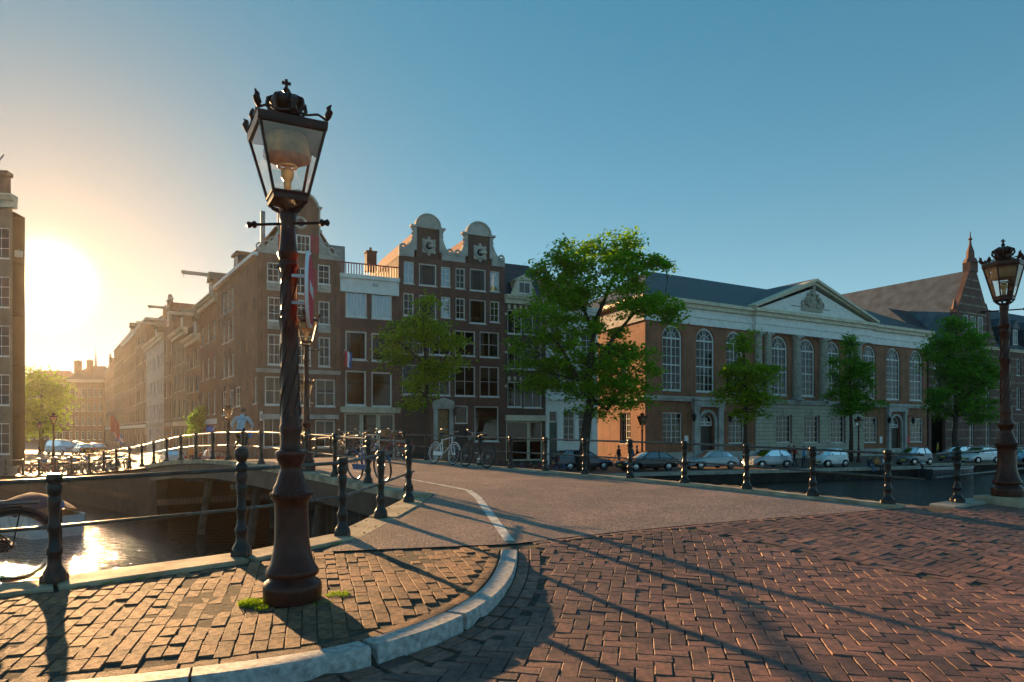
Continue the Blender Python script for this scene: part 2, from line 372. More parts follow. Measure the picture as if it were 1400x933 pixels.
# ---------------------------------------------------------------- water
def watermat():
    m, t, b = node_mat('water'); n = t.nodes; l = t.links
    b.inputs['Base Color'].default_value = (0.008, 0.012, 0.012, 1); b.inputs['Roughness'].default_value = 0.012
    b.inputs['Specular IOR Level'].default_value = 0.6; b.inputs['IOR'].default_value = 1.33
    co = n.new('ShaderNodeTexCoord')
    a = n.new('ShaderNodeTexNoise'); a.inputs['Scale'].default_value = 3.0; a.inputs['Detail'].default_value = 2
    c = n.new('ShaderNodeTexNoise'); c.inputs['Scale'].default_value = 8.0; c.inputs['Detail'].default_value = 1.5
    mp = n.new('ShaderNodeMapping'); mp.inputs['Scale'].default_value = (1, 1.7, 1); mp.inputs['Rotation'].default_value = (0, 0, R(-25))
    l.new(co.outputs['Object'], mp.inputs[0]); l.new(mp.outputs[0], a.inputs['Vector']); l.new(mp.outputs[0], c.inputs['Vector'])
    b1 = n.new('ShaderNodeBump'); b1.inputs['Strength'].default_value = 1.0; b1.inputs['Distance'].default_value = 0.085; l.new(a.outputs[0], b1.inputs['Height'])
    b2 = n.new('ShaderNodeBump'); b2.inputs['Strength'].default_value = 1.0; b2.inputs['Distance'].default_value = 0.026; l.new(c.outputs[0], b2.inputs['Height'])
    l.new(b1.outputs[0], b2.inputs['Normal']); l.new(b2.outputs[0], b.inputs['Normal'])
    return m
mb = MB(); mb.quad((-160, -60, WZ), (160, -60, WZ), (160, 140, WZ), (-160, 140, WZ))
tag(mb.build('canal_water', watermat()), 'dark rippled canal water with golden sun glitter', 'water', kind='structure')
# ---------------------------------------------------------------- far quay (flat street that runs on to the horizon) and its wall
def streetmat():
    m, t, b = node_mat('streetpaving'); n = t.nodes; l = t.links
    co = n.new('ShaderNodeTexCoord'); br = n.new('ShaderNodeTexBrick'); l.new(co.outputs['Object'], br.inputs['Vector'])
    br.inputs['Scale'].default_value = 1; br.inputs['Brick Width'].default_value = 0.21; br.inputs['Row Height'].default_value = 0.1; br.inputs['Mortar Size'].default_value = 0.008
    br.inputs['Color1'].default_value = (0.17, 0.10, 0.075, 1); br.inputs['Color2'].default_value = (0.13, 0.08, 0.062, 1); br.inputs['Mortar'].default_value = (0.07, 0.055, 0.045, 1)
    nz = n.new('ShaderNodeTexNoise'); nz.inputs['Scale'].default_value = 0.4; nz.inputs['Detail'].default_value = 8; l.new(co.outputs['Object'], nz.inputs['Vector'])
    mr = n.new('ShaderNodeMapRange'); mr.inputs[3].default_value = 0.75; mr.inputs[4].default_value = 1.3; l.new(nz.outputs[0], mr.inputs[0])
    s = n.new('ShaderNodeVectorMath'); s.operation = 'SCALE'; l.new(br.outputs[0], s.inputs[0]); l.new(mr.outputs[0], s.inputs[3]); l.new(s.outputs[0], b.inputs['Base Color'])
    b.inputs['Roughness'].default_value = 0.6
    bp = n.new('ShaderNodeBump'); bp.inputs['Strength'].default_value = 0.5; bp.inputs['Distance'].default_value = 0.01; l.new(br.outputs[0], bp.inputs['Height']); l.new(bp.outputs[0], b.inputs['Normal'])
    return m
M['street'] = streetmat()
EDGE = [Lpt(46), Lpt(35), Lpt(29), Lpt(23.1), Lpt(20.5), Rpt(20.5), (9, 48), (22, 53), (34.3, 57.8)]
EDGE2 = [(35.5, 61.5), (47, 66.2), (62, 71.5), (120, 96)]
quay_poly = [(-120, 118)] + EDGE + EDGE2 + [(600, 300), (600, 700), (-700, 700), (-700, 300)]
mb = MB(); mb.slab([(x, y) for x, y in quay_poly], QZ-0.25, QZ)
tag(mb.build('far_quay', M['street']), kind='structure')
def wall_run(name, pts, ztop, label, cap=True, zs=None, d=0.5, capmat='stone'):
    e = empty(name, (pts[0][0], pts[0][1], WZ), label=label, cat='wall')
    ox, oy = pts[0]
    mb = MB(); n = len(pts)
    zs = zs or [ztop]*n
    for i in range(n-1):
        a = Vector(pts[i]); b = Vector(pts[i+1]); t = (b-a).normalized(); q = Vector((-t.y, t.x))*d    # solid behind the face
        P = [a, b, b+q, a+q]
        vs = [(p.x-ox, p.y-oy, -0.9) for p in P]+[(P[0].x-ox, P[0].y-oy, zs[i]-WZ-0.2), (P[1].x-ox, P[1].y-oy, zs[i+1]-WZ-0.2), (P[2].x-ox, P[2].y-oy, zs[i+1]-WZ-0.2), (P[3].x-ox, P[3].y-oy, zs[i]-WZ-0.2)]
        mb.add(vs, [(3,2,1,0),(4,5,6,7),(0,1,5,4),(1,2,6,5),(2,3,7,6),(3,0,4,7)])
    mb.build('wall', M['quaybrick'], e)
    if cap:
        for i in range(n-1):
            a = Vector(pts[i]); b = Vector(pts[i+1]); ln = (b-a).length; t = (b-a)/ln; q = Vector((-t.y, t.x))
            k = max(1, int(ln/1.6))
            for j in range(k):
                s0 = ln*j/k+0.006; s1 = ln*(j+1)/k-0.006; c = MB()
                z0 = zs[i]+(zs[i+1]-zs[i])*j/k; z1 = zs[i]+(zs[i+1]-zs[i])*(j+1)/k; dz = random.uniform(-.008, .008)
                A = a+t*s0-q*0.07; B = a+t*s1-q*0.07; C = B+q*0.55; D = A+q*0.55
                pv = [(A, z0), (B, z1), (C, z1), (D, z0)]
                c.add([(p.x-ox, p.y-oy, z-WZ-0.2) for p, z in pv]+[(p.x-ox, p.y-oy, z-WZ+0.045+dz) for p, z in pv], [(3,2,1,0),(4,5,6,7),(0,1,5,4),(1,2,6,5),(2,3,7,6),(3,0,4,7)])
                c.build('coping_stone', M[capmat], e)
    return e
wall_run('quay_wall', EDGE[5:], QZ, 'dark brick quay wall with stone edge below the parked cars', d=0.6)
wall_run('quay_wall', EDGE2, QZ, 'dark brick quay wall set back behind the moored white sloop', d=0.6)
wl = [(-1, 0)]; lp = [Lpt(t) for t in (46, 40, 35, 32, 29, 26, 23.1, 20.5)]; lz = [bprof(t)-0.05 for t in (46, 40, 35, 32, 29, 26, 23.1, 20.5)]
wall_run('quay_wall', lp, QZ, 'dark brick ramp wall rising to the bridge behind the covered boat', cap=False, zs=[z+0.17 for z in lz], d=0.45)
# ---------------------------------------------------------------- road over the bridge
def asphaltmat():
    m, t, b = node_mat('asphalt'); n = t.nodes; l = t.links
    co = n.new('ShaderNodeTexCoord')
    v = n.new('ShaderNodeTexVoronoi'); v.inputs['Scale'].default_value = 34; l.new(co.outputs['Object'], v.inputs['Vector'])
    nz = n.new('ShaderNodeTexNoise'); nz.inputs['Scale'].default_value = 0.9; nz.inputs['Detail'].default_value = 9; nz.inputs['Roughness'].default_value = 0.6; l.new(co.outputs['Object'], nz.inputs['Vector'])
    cr = n.new('ShaderNodeValToRGB'); e = cr.color_ramp.elements; e[0].color = (0.33, 0.21, 0.155, 1); e[1].color = (0.175, 0.118, 0.09, 1); e[0].position = 0.32; e[1].position = 0.68
    l.new(nz.outputs[0], cr.inputs[0])
    mr = n.new('ShaderNodeMapRange'); mr.inputs[3].default_value = 0.35; mr.inputs[4].default_value = 1.75; l.new(v.outputs['Color'], mr.inputs[0])
    s = n.new('ShaderNodeVectorMath'); s.operation = 'SCALE'; l.new(cr.outputs[0], s.inputs[0]); l.new(mr.outputs[0], s.inputs[3]); l.new(s.outputs[0], b.inputs['Base Color'])
    b.inputs['Roughness'].default_value = 0.55
    bp = n.new('ShaderNodeBump'); bp.inputs['Strength'].default_value = 0.9; bp.inputs['Distance'].default_value = 0.006; l.new(v.outputs['Distance'], bp.inputs['Height']); l.new(bp.outputs[0], b.inputs['Normal'])
    return m
M['asphalt'] = asphaltmat()
S0, S1 = (-2.13, 7.8), (6.75, 11.35)
LC = [S0, (-1.95, 8.75), (-1.72, 10.2), (-1.56, 11.6), (-1.45, 12.9), Lpt(3)]
RC = [S1, (6.2, 12.0), (5.2, 13.3), (4.3, 14.45), (3.3, 15.7), Rpt(3)]
mb = MB(); NA, NBb = 60, 40
def ln2(pts, b):
    k = b*(len(pts)-1); i = min(int(k), len(pts)-2); u = k-i
    return (pts[i][0]+(pts[i+1][0]-pts[i][0])*u, pts[i][1]+(pts[i+1][1]-pts[i][1])*u)
grid = []
for j in range(NBb+1):
    b = j/NBb; l = ln2(LC, b); r = ln2(RC, b)
    for i in range(NA+1):
        a = i/NA; X = l[0]+(r[0]-l[0])*a; Y = l[1]+(r[1]-l[1])*a
        sx = S0[0]+(S1[0]-S0[0])*a; sy = Ksea(sx)-(S0[1]+(S1[1]-S0[1])*a); Y += sy*(1-b)**2
        grid.append((X, Y, zg(X, Y)+0.004))
ts = [3+41*k/60 for k in range(1, 61)]
for t in ts:
    l = Lpt(t); r = Rpt(t)
    for i in range(NA+1):
        a = i/NA; X = l[0]+(r[0]-l[0])*a; Y = l[1]+(r[1]-l[1])*a; grid.append((X, Y, bprof(t)+0.004 if t > 6 else zg(X, Y)+0.004))
rows = len(grid)//(NA+1); fs = []
for j in range(rows-1):
    for i in range(NA):
        k = j*(NA+1)+i; fs.append((k, k+1, k+NA+2, k+NA+1))
mb.add(grid, fs)
tag(mb.build('road', M['asphalt'], smooth=True), kind='structure')
def strip(pts, wd, dz=0.010, zf=zg, n=None):                # painted line: thin sheet along a polyline
    m_ = MB(); P = []
    for i in range(len(pts)-1):
        a = Vector(pts[i]); b = Vector(pts[i+1]); k = max(2, int((b-a).length/0.4))
        P += [a+(b-a)*j/k for j in range(k)]
    P.append(Vector(pts[-1])); vs = []
    for i, p in enumerate(P):
        t = (P[min(i+1, len(P)-1)]-P[max(i-1, 0)]).normalized(); q = Vector((-t.y, t.x))*wd/2
        for s in (-1, 1):
            z = p+q*s; vs.append((z.x, z.y, zf(z.x, z.y)+dz))
    m_.add(vs, [(2*i+1, 2*i, 2*i+2, 2*i+3) for i in range(len(P)-1)]); return m_
road = bpy.data.objects['road']
strip([(-0.03, 8.42), (-0.62, 12.6), (-0.87, 13.75)], 0.13).build('painted_line', M['roadpaint'], road)
strip([(-0.9, 13.8), (-1.6, 14.9), (-2.5, 16.2), (-6, 20.5), (-9.2, 24.6)], 0.10).build('painted_line', M['roadpaint'], road)
strip([Rpt(30), Rpt(20), Rpt(10), Rpt(3), (4.3-.12, 14.45-.12), (6.3, 11.65)], 0.16, 0.014).build('painted_line', M['roadpaint'], road)
# ramp flank on the far side of the bridge
mb = MB()
fl = [20.5, 23, 26, 29, 32, 35, 38, 41, 44]
for i in range(len(fl)-1):
    a = Rpt(fl[i]); b = Rpt(fl[i+1]); mb.add([(a[0], a[1], QZ), (a[0], a[1], bprof(fl[i])+.003), (b[0], b[1], bprof(fl[i+1])+.003), (b[0], b[1], QZ),
        (a[0]+.5, a[1]+.4, QZ), (a[0]+.5, a[1]+.4, bprof(fl[i])+.003), (b[0]+.5, b[1]+.4, bprof(fl[i+1])+.003), (b[0]+.5, b[1]+.4, QZ)], [(0,1,2,3),(7,6,5,4),(1,5,6,2)])
mb.build('ramp_flank', M['quaybrick'], road)
# ---------------------------------------------------------------- bridge structure
BL = empty('bridge', (L0.x, L0.y, WZ), label='low humpback canal bridge with dark steel girders on trestle piers', cat='bridge')
def bl(p): return (p[0]-L0.x, p[1]-L0.y, p[2]-WZ)
def fascia(side, z_up, z_dn, th, t0, t1, name, m):
    mb = MB(); n = 24
    for i in range(n):
        ta = t0+(t1-t0)*i/n; tb = t0+(t1-t0)*(i+1)/n
        for_pts = []
        for t in (ta, tb):
            p = Lpt(t) if side < 0 else Rpt(t); o = NB*(-side*-1)*0
            q = Vector(p)+NB*side*0.02; q2 = Vector(p)+NB*side*(0.02+th)
            zz = zg(*p) if t < 6 else bprof(t)
            for_pts.append((q, q2, zz))
        (a, a2, za), (b, b2, zb) = for_pts
        vs = [bl((p.x, p.y, z)) for p, z in ((a, za+z_dn), (b, zb+z_dn), (b2, zb+z_dn), (a2, za+z_dn), (a, za+z_up), (b, zb+z_up), (b2, zb+z_up), (a2, za+z_up))]
        f = [(3,2,1,0),(4,5,6,7),(0,1,5,4),(1,2,6,5),(2,3,7,6),(3,0,4,7)]
        if side > 0: f = [q[::-1] for q in f]
        mb.add(vs, [q[::-1] for q in f] if side < 0 else f)
    return mb.build(name, m, BL)
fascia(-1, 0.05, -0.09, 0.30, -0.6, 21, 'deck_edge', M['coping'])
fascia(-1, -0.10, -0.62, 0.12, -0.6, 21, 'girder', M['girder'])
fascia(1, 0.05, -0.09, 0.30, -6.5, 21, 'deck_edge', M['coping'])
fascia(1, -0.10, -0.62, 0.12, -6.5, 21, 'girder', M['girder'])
mb = MB()
for i in range(22):
    ta, tb = -3+24*i/22, -3+24*(i+1)/22
    a, b, c, d = Lpt(ta), Rpt(ta), Rpt(tb), Lpt(tb)
    z1 = min(zg(*a), zg(*b))-0.2 if ta < 6 else bprof(ta)-0.2; z2 = min(zg(*d), zg(*c))-0.2 if tb < 6 else bprof(tb)-0.2
    if ta < 0: continue
    mb.add([bl((*a, z1)), bl((*b, z1)), bl((*c, z2)), bl((*d, z2))], [(3, 2, 1, 0)])
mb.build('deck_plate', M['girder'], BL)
for w_ in (1.0, 2.1, 3.2, 4.2):
    mb = MB()
    for i in range(12):
        ta, tb = 0.5+20*i/12, 0.5+20*(i+1)/12
        p = Vector(Lpt(ta))+NB*w_; q = Vector(Lpt(tb))+NB*w_; za = (zg(*p) if ta < 6 else bprof(ta))-.24; zb = (zg(*q) if tb < 6 else bprof(tb))-.24
        o = NB*.1
        vs = [bl((v.x, v.y, z)) for v, z in ((p-o, za-.35), (q-o, zb-.35), (q+o, zb-.35), (p+o, za-.35), (p-o, za), (q-o, zb), (q+o, zb), (p+o, za))]
        mb.add(vs, [(3,2,1,0),(4,5,6,7),(0,1,5,4),(1,2,6,5),(2,3,7,6),(3,0,4,7)])
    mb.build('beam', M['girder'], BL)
mat('pier', (0.06, 0.055, 0.045), 0.8, 0, 0.3, 2.5, 0.4, 14)
for t in (5.2, 10.3, 15.4):
    base = Vector(Lpt(t)); zt = bprof(t)-0.62; mb = MB()
    for k in range(5):
        p = base+NB*(0.25+k*1.16); tilt = -0.42 if k == 0 else 0
        top = Vector((p.x, p.y, zt)); bot = Vector((p.x+NB.x*tilt, p.y+NB.y*tilt, WZ-0.8))
        mb.tube([bl(bot), bl(top)], 0.13, 10)
    mb.build('pier', M['pier'], BL, smooth='auto')
    cap = MB(); a = base-NB*0.55; b = base+NB*(BW+0.3); o = DB*0.17
    cap.add([bl((v.x, v.y, z)) for v, z in ((a-o, zt-.13), (b-o, zt-.3), (b+o, zt-.3), (a+o, zt-.13), (a-o, zt), (b-o, zt), (b+o, zt), (a+o, zt))], [(3,2,1,0),(4,5,6,7),(0,1,5,4),(1,2,6,5),(2,3,7,6),(3,0,4,7)])
    cap.build('pier_cap', M['pier'], BL)
# ---------------------------------------------------------------- near quay: bed, coping, pavement, kerb, herringbone road
POSTS = [(-8.2, 3.6), (-6.9, 4.55), (-5.55, 5.42), (-4.17, 6.33), (-2.90, 7.45), (-2.12, 8.69), (-1.93, 10.23), (-1.766, 11.9)]
land = [(-8.6, 3.2)]+[(p[0]+.02, p[1]-.05) for p in POSTS]+[(-1.62, 13.0), (-1.2, 13.6), (3.0, 17.2), (7.0, 11.45), (10.5, 13.6), (16, 17), (20, 12), (20, 1), (-8.6, 1)]
def inside(p, poly):
    x, y = p; c = False; j = len(poly)-1
    for i in range(len(poly)):
        xi, yi = poly[i]; xj, yj = poly[j]
        if (yi > y) != (yj > y) and x < (xj-xi)*(y-yi)/(yj-yi)+xi: c = not c
        j = i
    return c
mb = MB(); st = 0.2; idx = {}
def gv(i, j):
    if (i, j) not in idx:
        X = -8.6+i*st; Y = 1+j*st; idx[(i, j)] = len(mb.v)
        ks = kerb_side(X, Y) if X < 0.6 and Y < 9 else -1
        z = zg(X, Y) if (ks > 0.12 and Y < Ksea(X)) else zroad(X, Y)
        if ks < 0 and ks > -0.3: z = zroad(X, Y)
        mb.v.append((X, Y, z-0.013-(0.03 if bt(X, Y) > -2.5 else 0)))
    return idx[(i, j)]
for i in range(143):
    for j in range(82):
        c = (-8.6+(i+.5)*st, 1+(j+.5)*st)
        if inside(c, land) and bt(*c) < 1.5: mb.f.append([gv(i, j), gv(i+1, j), gv(i+1, j+1), gv(i, j+1)]); mb.m.append(0)
bed = tag(mb.build('brick_paving', M['bed']), kind='structure')
# ground behind the camera and to the sides, out of view
mb = MB()
mb.quad((-40, -40, -0.15), (40, -40, -0.15), (40, 1.05, -0.09), (-40, 1.05, -0.09)); mb.quad((19.9, 1, -0.09), (60, 1, -0.3), (60, 30, -0.5), (19.9, 12, 0.25))
tag(mb.build('near_street', M['street']), kind='structure')
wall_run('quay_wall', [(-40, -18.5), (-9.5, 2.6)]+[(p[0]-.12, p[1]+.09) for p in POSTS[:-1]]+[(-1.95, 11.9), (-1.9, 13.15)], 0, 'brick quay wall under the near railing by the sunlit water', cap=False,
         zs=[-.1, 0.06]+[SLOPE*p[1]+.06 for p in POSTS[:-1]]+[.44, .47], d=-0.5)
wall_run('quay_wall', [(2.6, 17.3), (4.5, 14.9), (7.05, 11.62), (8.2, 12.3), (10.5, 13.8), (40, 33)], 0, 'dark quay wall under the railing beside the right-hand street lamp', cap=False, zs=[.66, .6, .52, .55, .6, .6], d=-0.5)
bpy.data.objects['brick_paving']
PIECES = {}
# coping stones along the near edge
def coping(parent, a, b, wd, off, z_add, n, m, bolts=False):
    a = Vector(a); b = Vector(b); ln = (b-a).length; t = (b-a)/ln; q = Vector((t.y, -t.x))
    for k in range(n):
        s0 = ln*k/n+.006; s1 = ln*(k+1)/n-.006; mb = MB(); j = [random.uniform(-.012, .012) for _ in range(4)]
        A = a+t*s0-q*(off+j[0]); B = a+t*s1-q*(off+j[1]); C = B+q*(wd+j[2]); D = A+q*(wd+j[3]); dz = random.uniform(-.006, .01)
        I = 0.012
        lo = [(p.x, p.y, zg(p.x, p.y)-0.24) for p in (A, B, C, D)]; md = [(p.x, p.y, zg(p.x, p.y)+z_add+dz-I) for p in (A, B, C, D)]
        cen = (A+B+C+D)/4; up = []
        for p in (A, B, C, D):
            r = p+(cen-p).normalized()*I*1.4; up.append((r.x, r.y, zg(p.x, p.y)+z_add+dz))
        mb.add(lo+md+up, [(3,2,1,0),(8,9,10,11)]+[(i, (i+1) % 4, 4+(i+1) % 4, 4+i) for i in range(4)]+[(4+i, 4+(i+1) % 4, 8+(i+1) % 4, 8+i) for i in range(4)])
        o = mb.build('coping_stone', m, parent)
        if bolts:
            if 'bolt' not in PIECES: PIECES['bolt'] = MB().ball((0, 0, 0), .014, .014, .008, 8, 4).mesh('bolt', M['girder'], True)
            for u in (0.2, 0.5, 0.8):
                for v in (0.16, 0.84):
                    p = A+(B-A)*u+(D-A)*v; inst('bolt', PIECES['bolt'], o, (p.x, p.y, zg(p.x, p.y)+z_add+dz+.002))
nq = empty('quay_edge', (0, 0, 0), label='row of worn sandstone edge stones under the near railing', cat='kerb')
for i in range(len(POSTS)-1):
    a, b = POSTS[i], POSTS[i+1]
    if i < 4: coping(nq, a, b, 0.42, 0.20, 0.035, 2 if i != 3 else 1, M['coping'])
    elif i == 4: coping(nq, a, b, 0.40, 0.18, 0.035, 1, M['coping'])
    else: coping(nq, a, b, 0.44, 0.20, 0.012, 1, M['coping'], True)
coping(nq, POSTS[-1], (-1.70, 13.25), 0.42, 0.2, 0.012, 1, M['coping'], True)
rq = empty('quay_edge', (0, 0, 0), label='pale stone quay edge beside the right-hand street lamp', cat='kerb')
for a, b in (((7.0, 11.5), (8.2, 12.25)), ((8.2, 12.25), (10.5, 13.75)), ((10.5, 13.75), (14, 16))): coping(rq, a, b, 0.4, 0.1, 0.03, 2, M['stone'])
# kerb of curved granite stones
KS = resample(KERB, 0.02); cuts = [0, 62, 118, 176, 222, 262, len(KS)-1]
kerb = empty('kerb', (KS[0].x, KS[0].y, 0), label='curved pale granite kerb with cracked joints round the pavement corner', cat='kerb')
ko = KS[0]
for c in range(len(cuts)-1):
    seg = KS[cuts[c]:cuts[c+1]+1:4]
    if len(seg) < 2: continue
    mb = MB(); n = len(seg); W_ = 0.19; ch = 0.014
    dz = random.uniform(-.004, .006)
    for i, p in enumerate(seg):
        t = (seg[min(i+1, n-1)]-seg[max(i-1, 0)]).normalized(); q = Vector((-t.y, t.x))
        if i == 0: p = p+t*.008+t*0
        if i == n-1: p = p-t*.008
        zr = zroad(p.x, p.y)-.10; z = zg(p.x, p.y)+0.008+dz
        for (u, zz) in ((0, zr), (0.005, z-ch), (0.012, z-ch*.4), (ch, z), (W_-.01, z), (W_, z-.01), (W_, z-.15)):
            r = p+q*u; mb.v.append((r.x-ko.x, r.y-ko.y, zz))
    k7 = 7
    for i in range(n-1):
        for j in range(k7):
            a = i*k7+j; b = i*k7+(j+1) % k7; mb.f.append([a, a+k7, b+k7, b]); mb.m.append(0)
    mb.f.append([k for k in range(k7)]); mb.m.append(0); mb.f.append([(n-1)*k7+k for k in range(k7)][::-1]); mb.m.append(0)
    mb.build('kerb_stone', M['granite'], kerb, smooth='auto')
# bricks: chamfered blocks
def brick_geo(L, Wd, ch=0.0045, h=0.05, jit=0.0015):
    x, y = L/2, Wd/2; r = lambda: random.uniform(-jit, jit)
    lo = [(-x, -y, -h), (x, -y, -h), (x, y, -h), (-x, y, -h)]
    md = [(sx*x+r(), sy*y+r(), -ch+r()) for sx, sy in ((-1,-1),(1,-1),(1,1),(-1,1))]
    up = [(sx*(x-ch)+r(), sy*(y-ch)+r(), r()*1.3) for sx, sy in ((-1,-1),(1,-1),(1,1),(-1,1))]
    fs = [(8,9,10,11)]+[(i, (i+1) % 4, 4+(i+1) % 4, 4+i) for i in range(4)]+[(4+i, 4+(i+1) % 4, 8+(i+1) % 4, 8+i) for i in range(4)]
    return lo+md+up, fs
def lay(parent, items, m, stuffname, zf, nmax=300):
    """items: (X, Y, angle, L, W, sink); the largest in view become single bricks, the rest one joined mesh"""
    cand = []
    for it in items:
        X, Y = it[0], it[1]
        if Y < 2.2: continue
        p = proj(X, Y, zf(X, Y)); vis = -20 < p[0] < 1420 and p[1] < 950
        if not (-500 < p[0] < 1900 and p[1] < 1250): continue
        cand.append((0 if vis else 1, Y, it))
    cand.sort(key=lambda c: (c[0], c[1]))
    meshes = {}
    big = MB(); cnt = 0
    for vis, Y, (X, Y_, a, L, Wd, sk) in cand:
        z = zf(X, Y_)-sk; e = 0.1
        sx = (zf(X+e, Y_)-zf(X-e, Y_))/(2*e); sy = (zf(X, Y_+e)-zf(X, Y_-e))/(2*e)
        nrm = Vector((-sx+random.gauss(0, .017), -sy+random.gauss(0, .017), 1)).normalized()
        rot = Vector((0, 0, 1)).rotation_difference(nrm).to_matrix() @ Matrix.Rotation(a, 3, 'Z')
        if vis == 0 and cnt < nmax:
            key = (round(L, 3), round(Wd, 3), random.randrange(4))
            if key not in meshes:
                g = brick_geo(L, Wd); b_ = MB(); b_.add(*g); meshes[key] = b_.mesh('brick', m)
            o = inst('brick', meshes[key], parent, (X, Y_, z)); o.rotation_euler = rot.to_euler(); cnt += 1
        else:
            vs, fs = brick_geo(L, Wd); T = Vector((X, Y_, z)); big.add([rot @ Vector(v)+T for v in vs], fs)
    o = big.build(stuffname, m, parent); tag(o, kind='stuff')
def zpv(X, Y): return zg(X, Y)
items = []; U = 0.122; ang = -math.atan2(0.20, 1); ca, sa = math.cos(ang), math.sin(ang)
def line2(X, Y): return (Y-8.7)-(X-2.9)*(6.47-8.7)/(4.77-2.9)      # worn seam where the laying direction changes
for i in range(-60, 160):
    for j in range(-20, 130):
        r = (i-j) % 4
        if r == 0: cx_, cy_, a = i+1, j+.5, 0
        elif r == 3: cx_, cy_, a = i+.5, j+1, math.pi/2
        else: continue
        lx, ly = cx_*U, cy_*U; X = -3+lx*ca-ly*sa; Y = 3+lx*sa+ly*ca
        X += 0.02*math.sin(Y*1.7)+random.gauss(0, .0025); Y += 0.03*math.sin(X*0.9)+random.gauss(0, .0025)
        if Y > Ksea(X)-0.14 or Y > 14 or X > 14 or line2(X, Y) > 0: continue
        if X < 0.75 and Y < 8.4 and kerb_side(X, Y) > -0.26: continue
        items.append((X, Y, a+ang+random.gauss(0, .012), 2*U-.006, U-.006, max(0, random.gauss(0, .003))))
ang2 = R(38); ca, sa = math.cos(ang2), math.sin(ang2)
for i in range(-60, 130):
    for j in range(-110, 90):
        r = (i-j) % 4
        if r == 0: cx_, cy_, a = i+1, j+.5, 0
        elif r == 3: cx_, cy_, a = i+.5, j+1, math.pi/2
        else: continue
        lx, ly = cx_*U, cy_*U; X = 5+lx*ca-ly*sa; Y = 8+lx*sa+ly*ca
        if X > 15 or Y > Ksea(X)-.13 or line2(X, Y) < 0.1: continue
        if X > 6.6 and Y > 11.3+(X-7.0)*.63-.2: continue
        items.append((X, Y, a+ang2+random.gauss(0, .03), 2*U-.007, U-.007, max(0, random.gauss(0, .005))))
# soldier course that follows the kerb on the road side, and the one along the asphalt seam
off = 0.09; acc = 0
for rowoff in (0.065, 0.19):
    acc = 0
    for i in range(1, len(KS)):
        acc += (KS[i]-KS[i-1]).length
        if acc >= 0.24:
            acc = 0; t = (KS[i]-KS[i-1]).normalized(); q = Vector((t.y, -t.x)); p = KS[i]+q*rowoff
            items.append((p.x, p.y, math.atan2(t.y, t.x), .23, .112, 0))
x = 0.35
while x < 6.6:
    y = Ksea(x); s = (Ksea(x+.1)-Ksea(x-.1))/.2; items.append((x, y-.065, math.atan(s), .225, .11, 0)); x += .235/math.sqrt(1+s*s)
lay(bed, items, M['roadbrick'], 'herringbone_bricks', lambda X, Y: zroad(X, Y))
# pavement bricks
pv = tag(strip([(-2, 6), (-1.9, 6)], 0.05, -.03).build('pavement', M['bed']), kind='structure')
items = []; cdir = Vector((-0.28, 0.96)).normalized(); cw = Vector((cdir.y, -cdir.x)); wd = 0.108
for i in range(-75, 60):
    s = random.uniform(0, .2)-6
    while s < 6:
        L = 0.215 if random.random() < .9 else .11
        p = Vector((-2.2, 6))+cw*(i*wd)+cdir*(s+L/2); s += L+.005
        X, Y = p.x+random.gauss(0, .003), p.y
        if X > 0.2 or Y < 1.5: continue
        if Y > Ksea(X)-.06: continue
        ks = kerb_side(X, Y) if X > -4.5 else 1
        if X <= -4.0 and Y < 3.6: continue
        if ks < 0.38: continue
        bad = False
        for k in range(len(POSTS)-1):
            a = Vector(POSTS[k]); b = Vector(POSTS[k+1]); t = (b-a).normalized(); q = Vector((t.y, -t.x))
            d = (Vector((X, Y))-a).dot(q); u = (Vector((X, Y))-a).dot(t)
            if -.3 < u < (b-a).length+.05 and d < .29: bad = True
        if bad or X < -8: continue
        if (Vector((X, Y))-Vector((-1.847, 5.85))).length < 0.2: continue
        sk = max(0, random.gauss(0.002, .004))+(0.02 if random.random() < .02 else 0)
        hump = 0
        items.append((X, Y, math.atan2(cdir.y, cdir.x)+random.gauss(0, .02), L, wd-.005, sk))
acc = 0
for i in range(1, len(KS)):
    acc += (KS[i]-KS[i-1]).length
    if acc >= 0.228:
        acc = 0; t = (KS[i]-KS[i-1]).normalized(); q = Vector((-t.y, t.x)); p = KS[i]+q*(.19+.075)
        items.append((p.x, p.y, math.atan2(t.y, t.x), .22, .105, .004))
def zpav(X, Y): return zg(X, Y)+0.012*math.sin(X*2.3+1)*math.sin(Y*1.9)*smst(.3, .8, abs(kerb_side(X, Y)) if X > -4.5 else 1)
lay(pv, items, M['pavbrick'], 'pavement_bricks', zpav)
# moss and grass round the lamp foot and in the joints by the coping
def tufts(name, spots, label, leaf):
    mb = MB()
    for (X, Y, rad, n, h) in spots:
        for _ in range(n):
            a = random.uniform(0, 6.28); d = rad*math.sqrt(random.random()); x, y = X+d*math.cos(a), Y+d*math.sin(a); z = zg(x, y)-.004
            hh = h*random.uniform(.4, 1); b = random.uniform(0, 6.28); w_ = random.uniform(.003, .006); lx, ly = random.uniform(-.6, .6)*hh, random.uniform(-.6, .6)*hh
            mb.add([(x-w_*math.cos(b), y-w_*math.sin(b), z), (x+w_*math.cos(b), y+w_*math.sin(b), z), (x+lx, y+ly, z+hh)], [(0, 1, 2)])
    return tag(mb.build(name, leaf), label, 'grass', kind='stuff')
sp = [(-2.15, 5.72, .10, 420, .05), (-2.02, 5.60, .06, 120, .03), (-1.5, 5.98, .10, 260, .04), (-1.55, 5.72, .08, 90, .03)]
for k in range(26):
    u = random.random(); a = Vector(POSTS[3])+(Vector(POSTS[5])-Vector(POSTS[3]))*u; sp.append((a.x+.22, a.y-.2, .05, 22, .025))
tufts('grass_tufts', sp, 'moss and grass growing round the lamp foot and between pavement joints', M['leaf_c'])
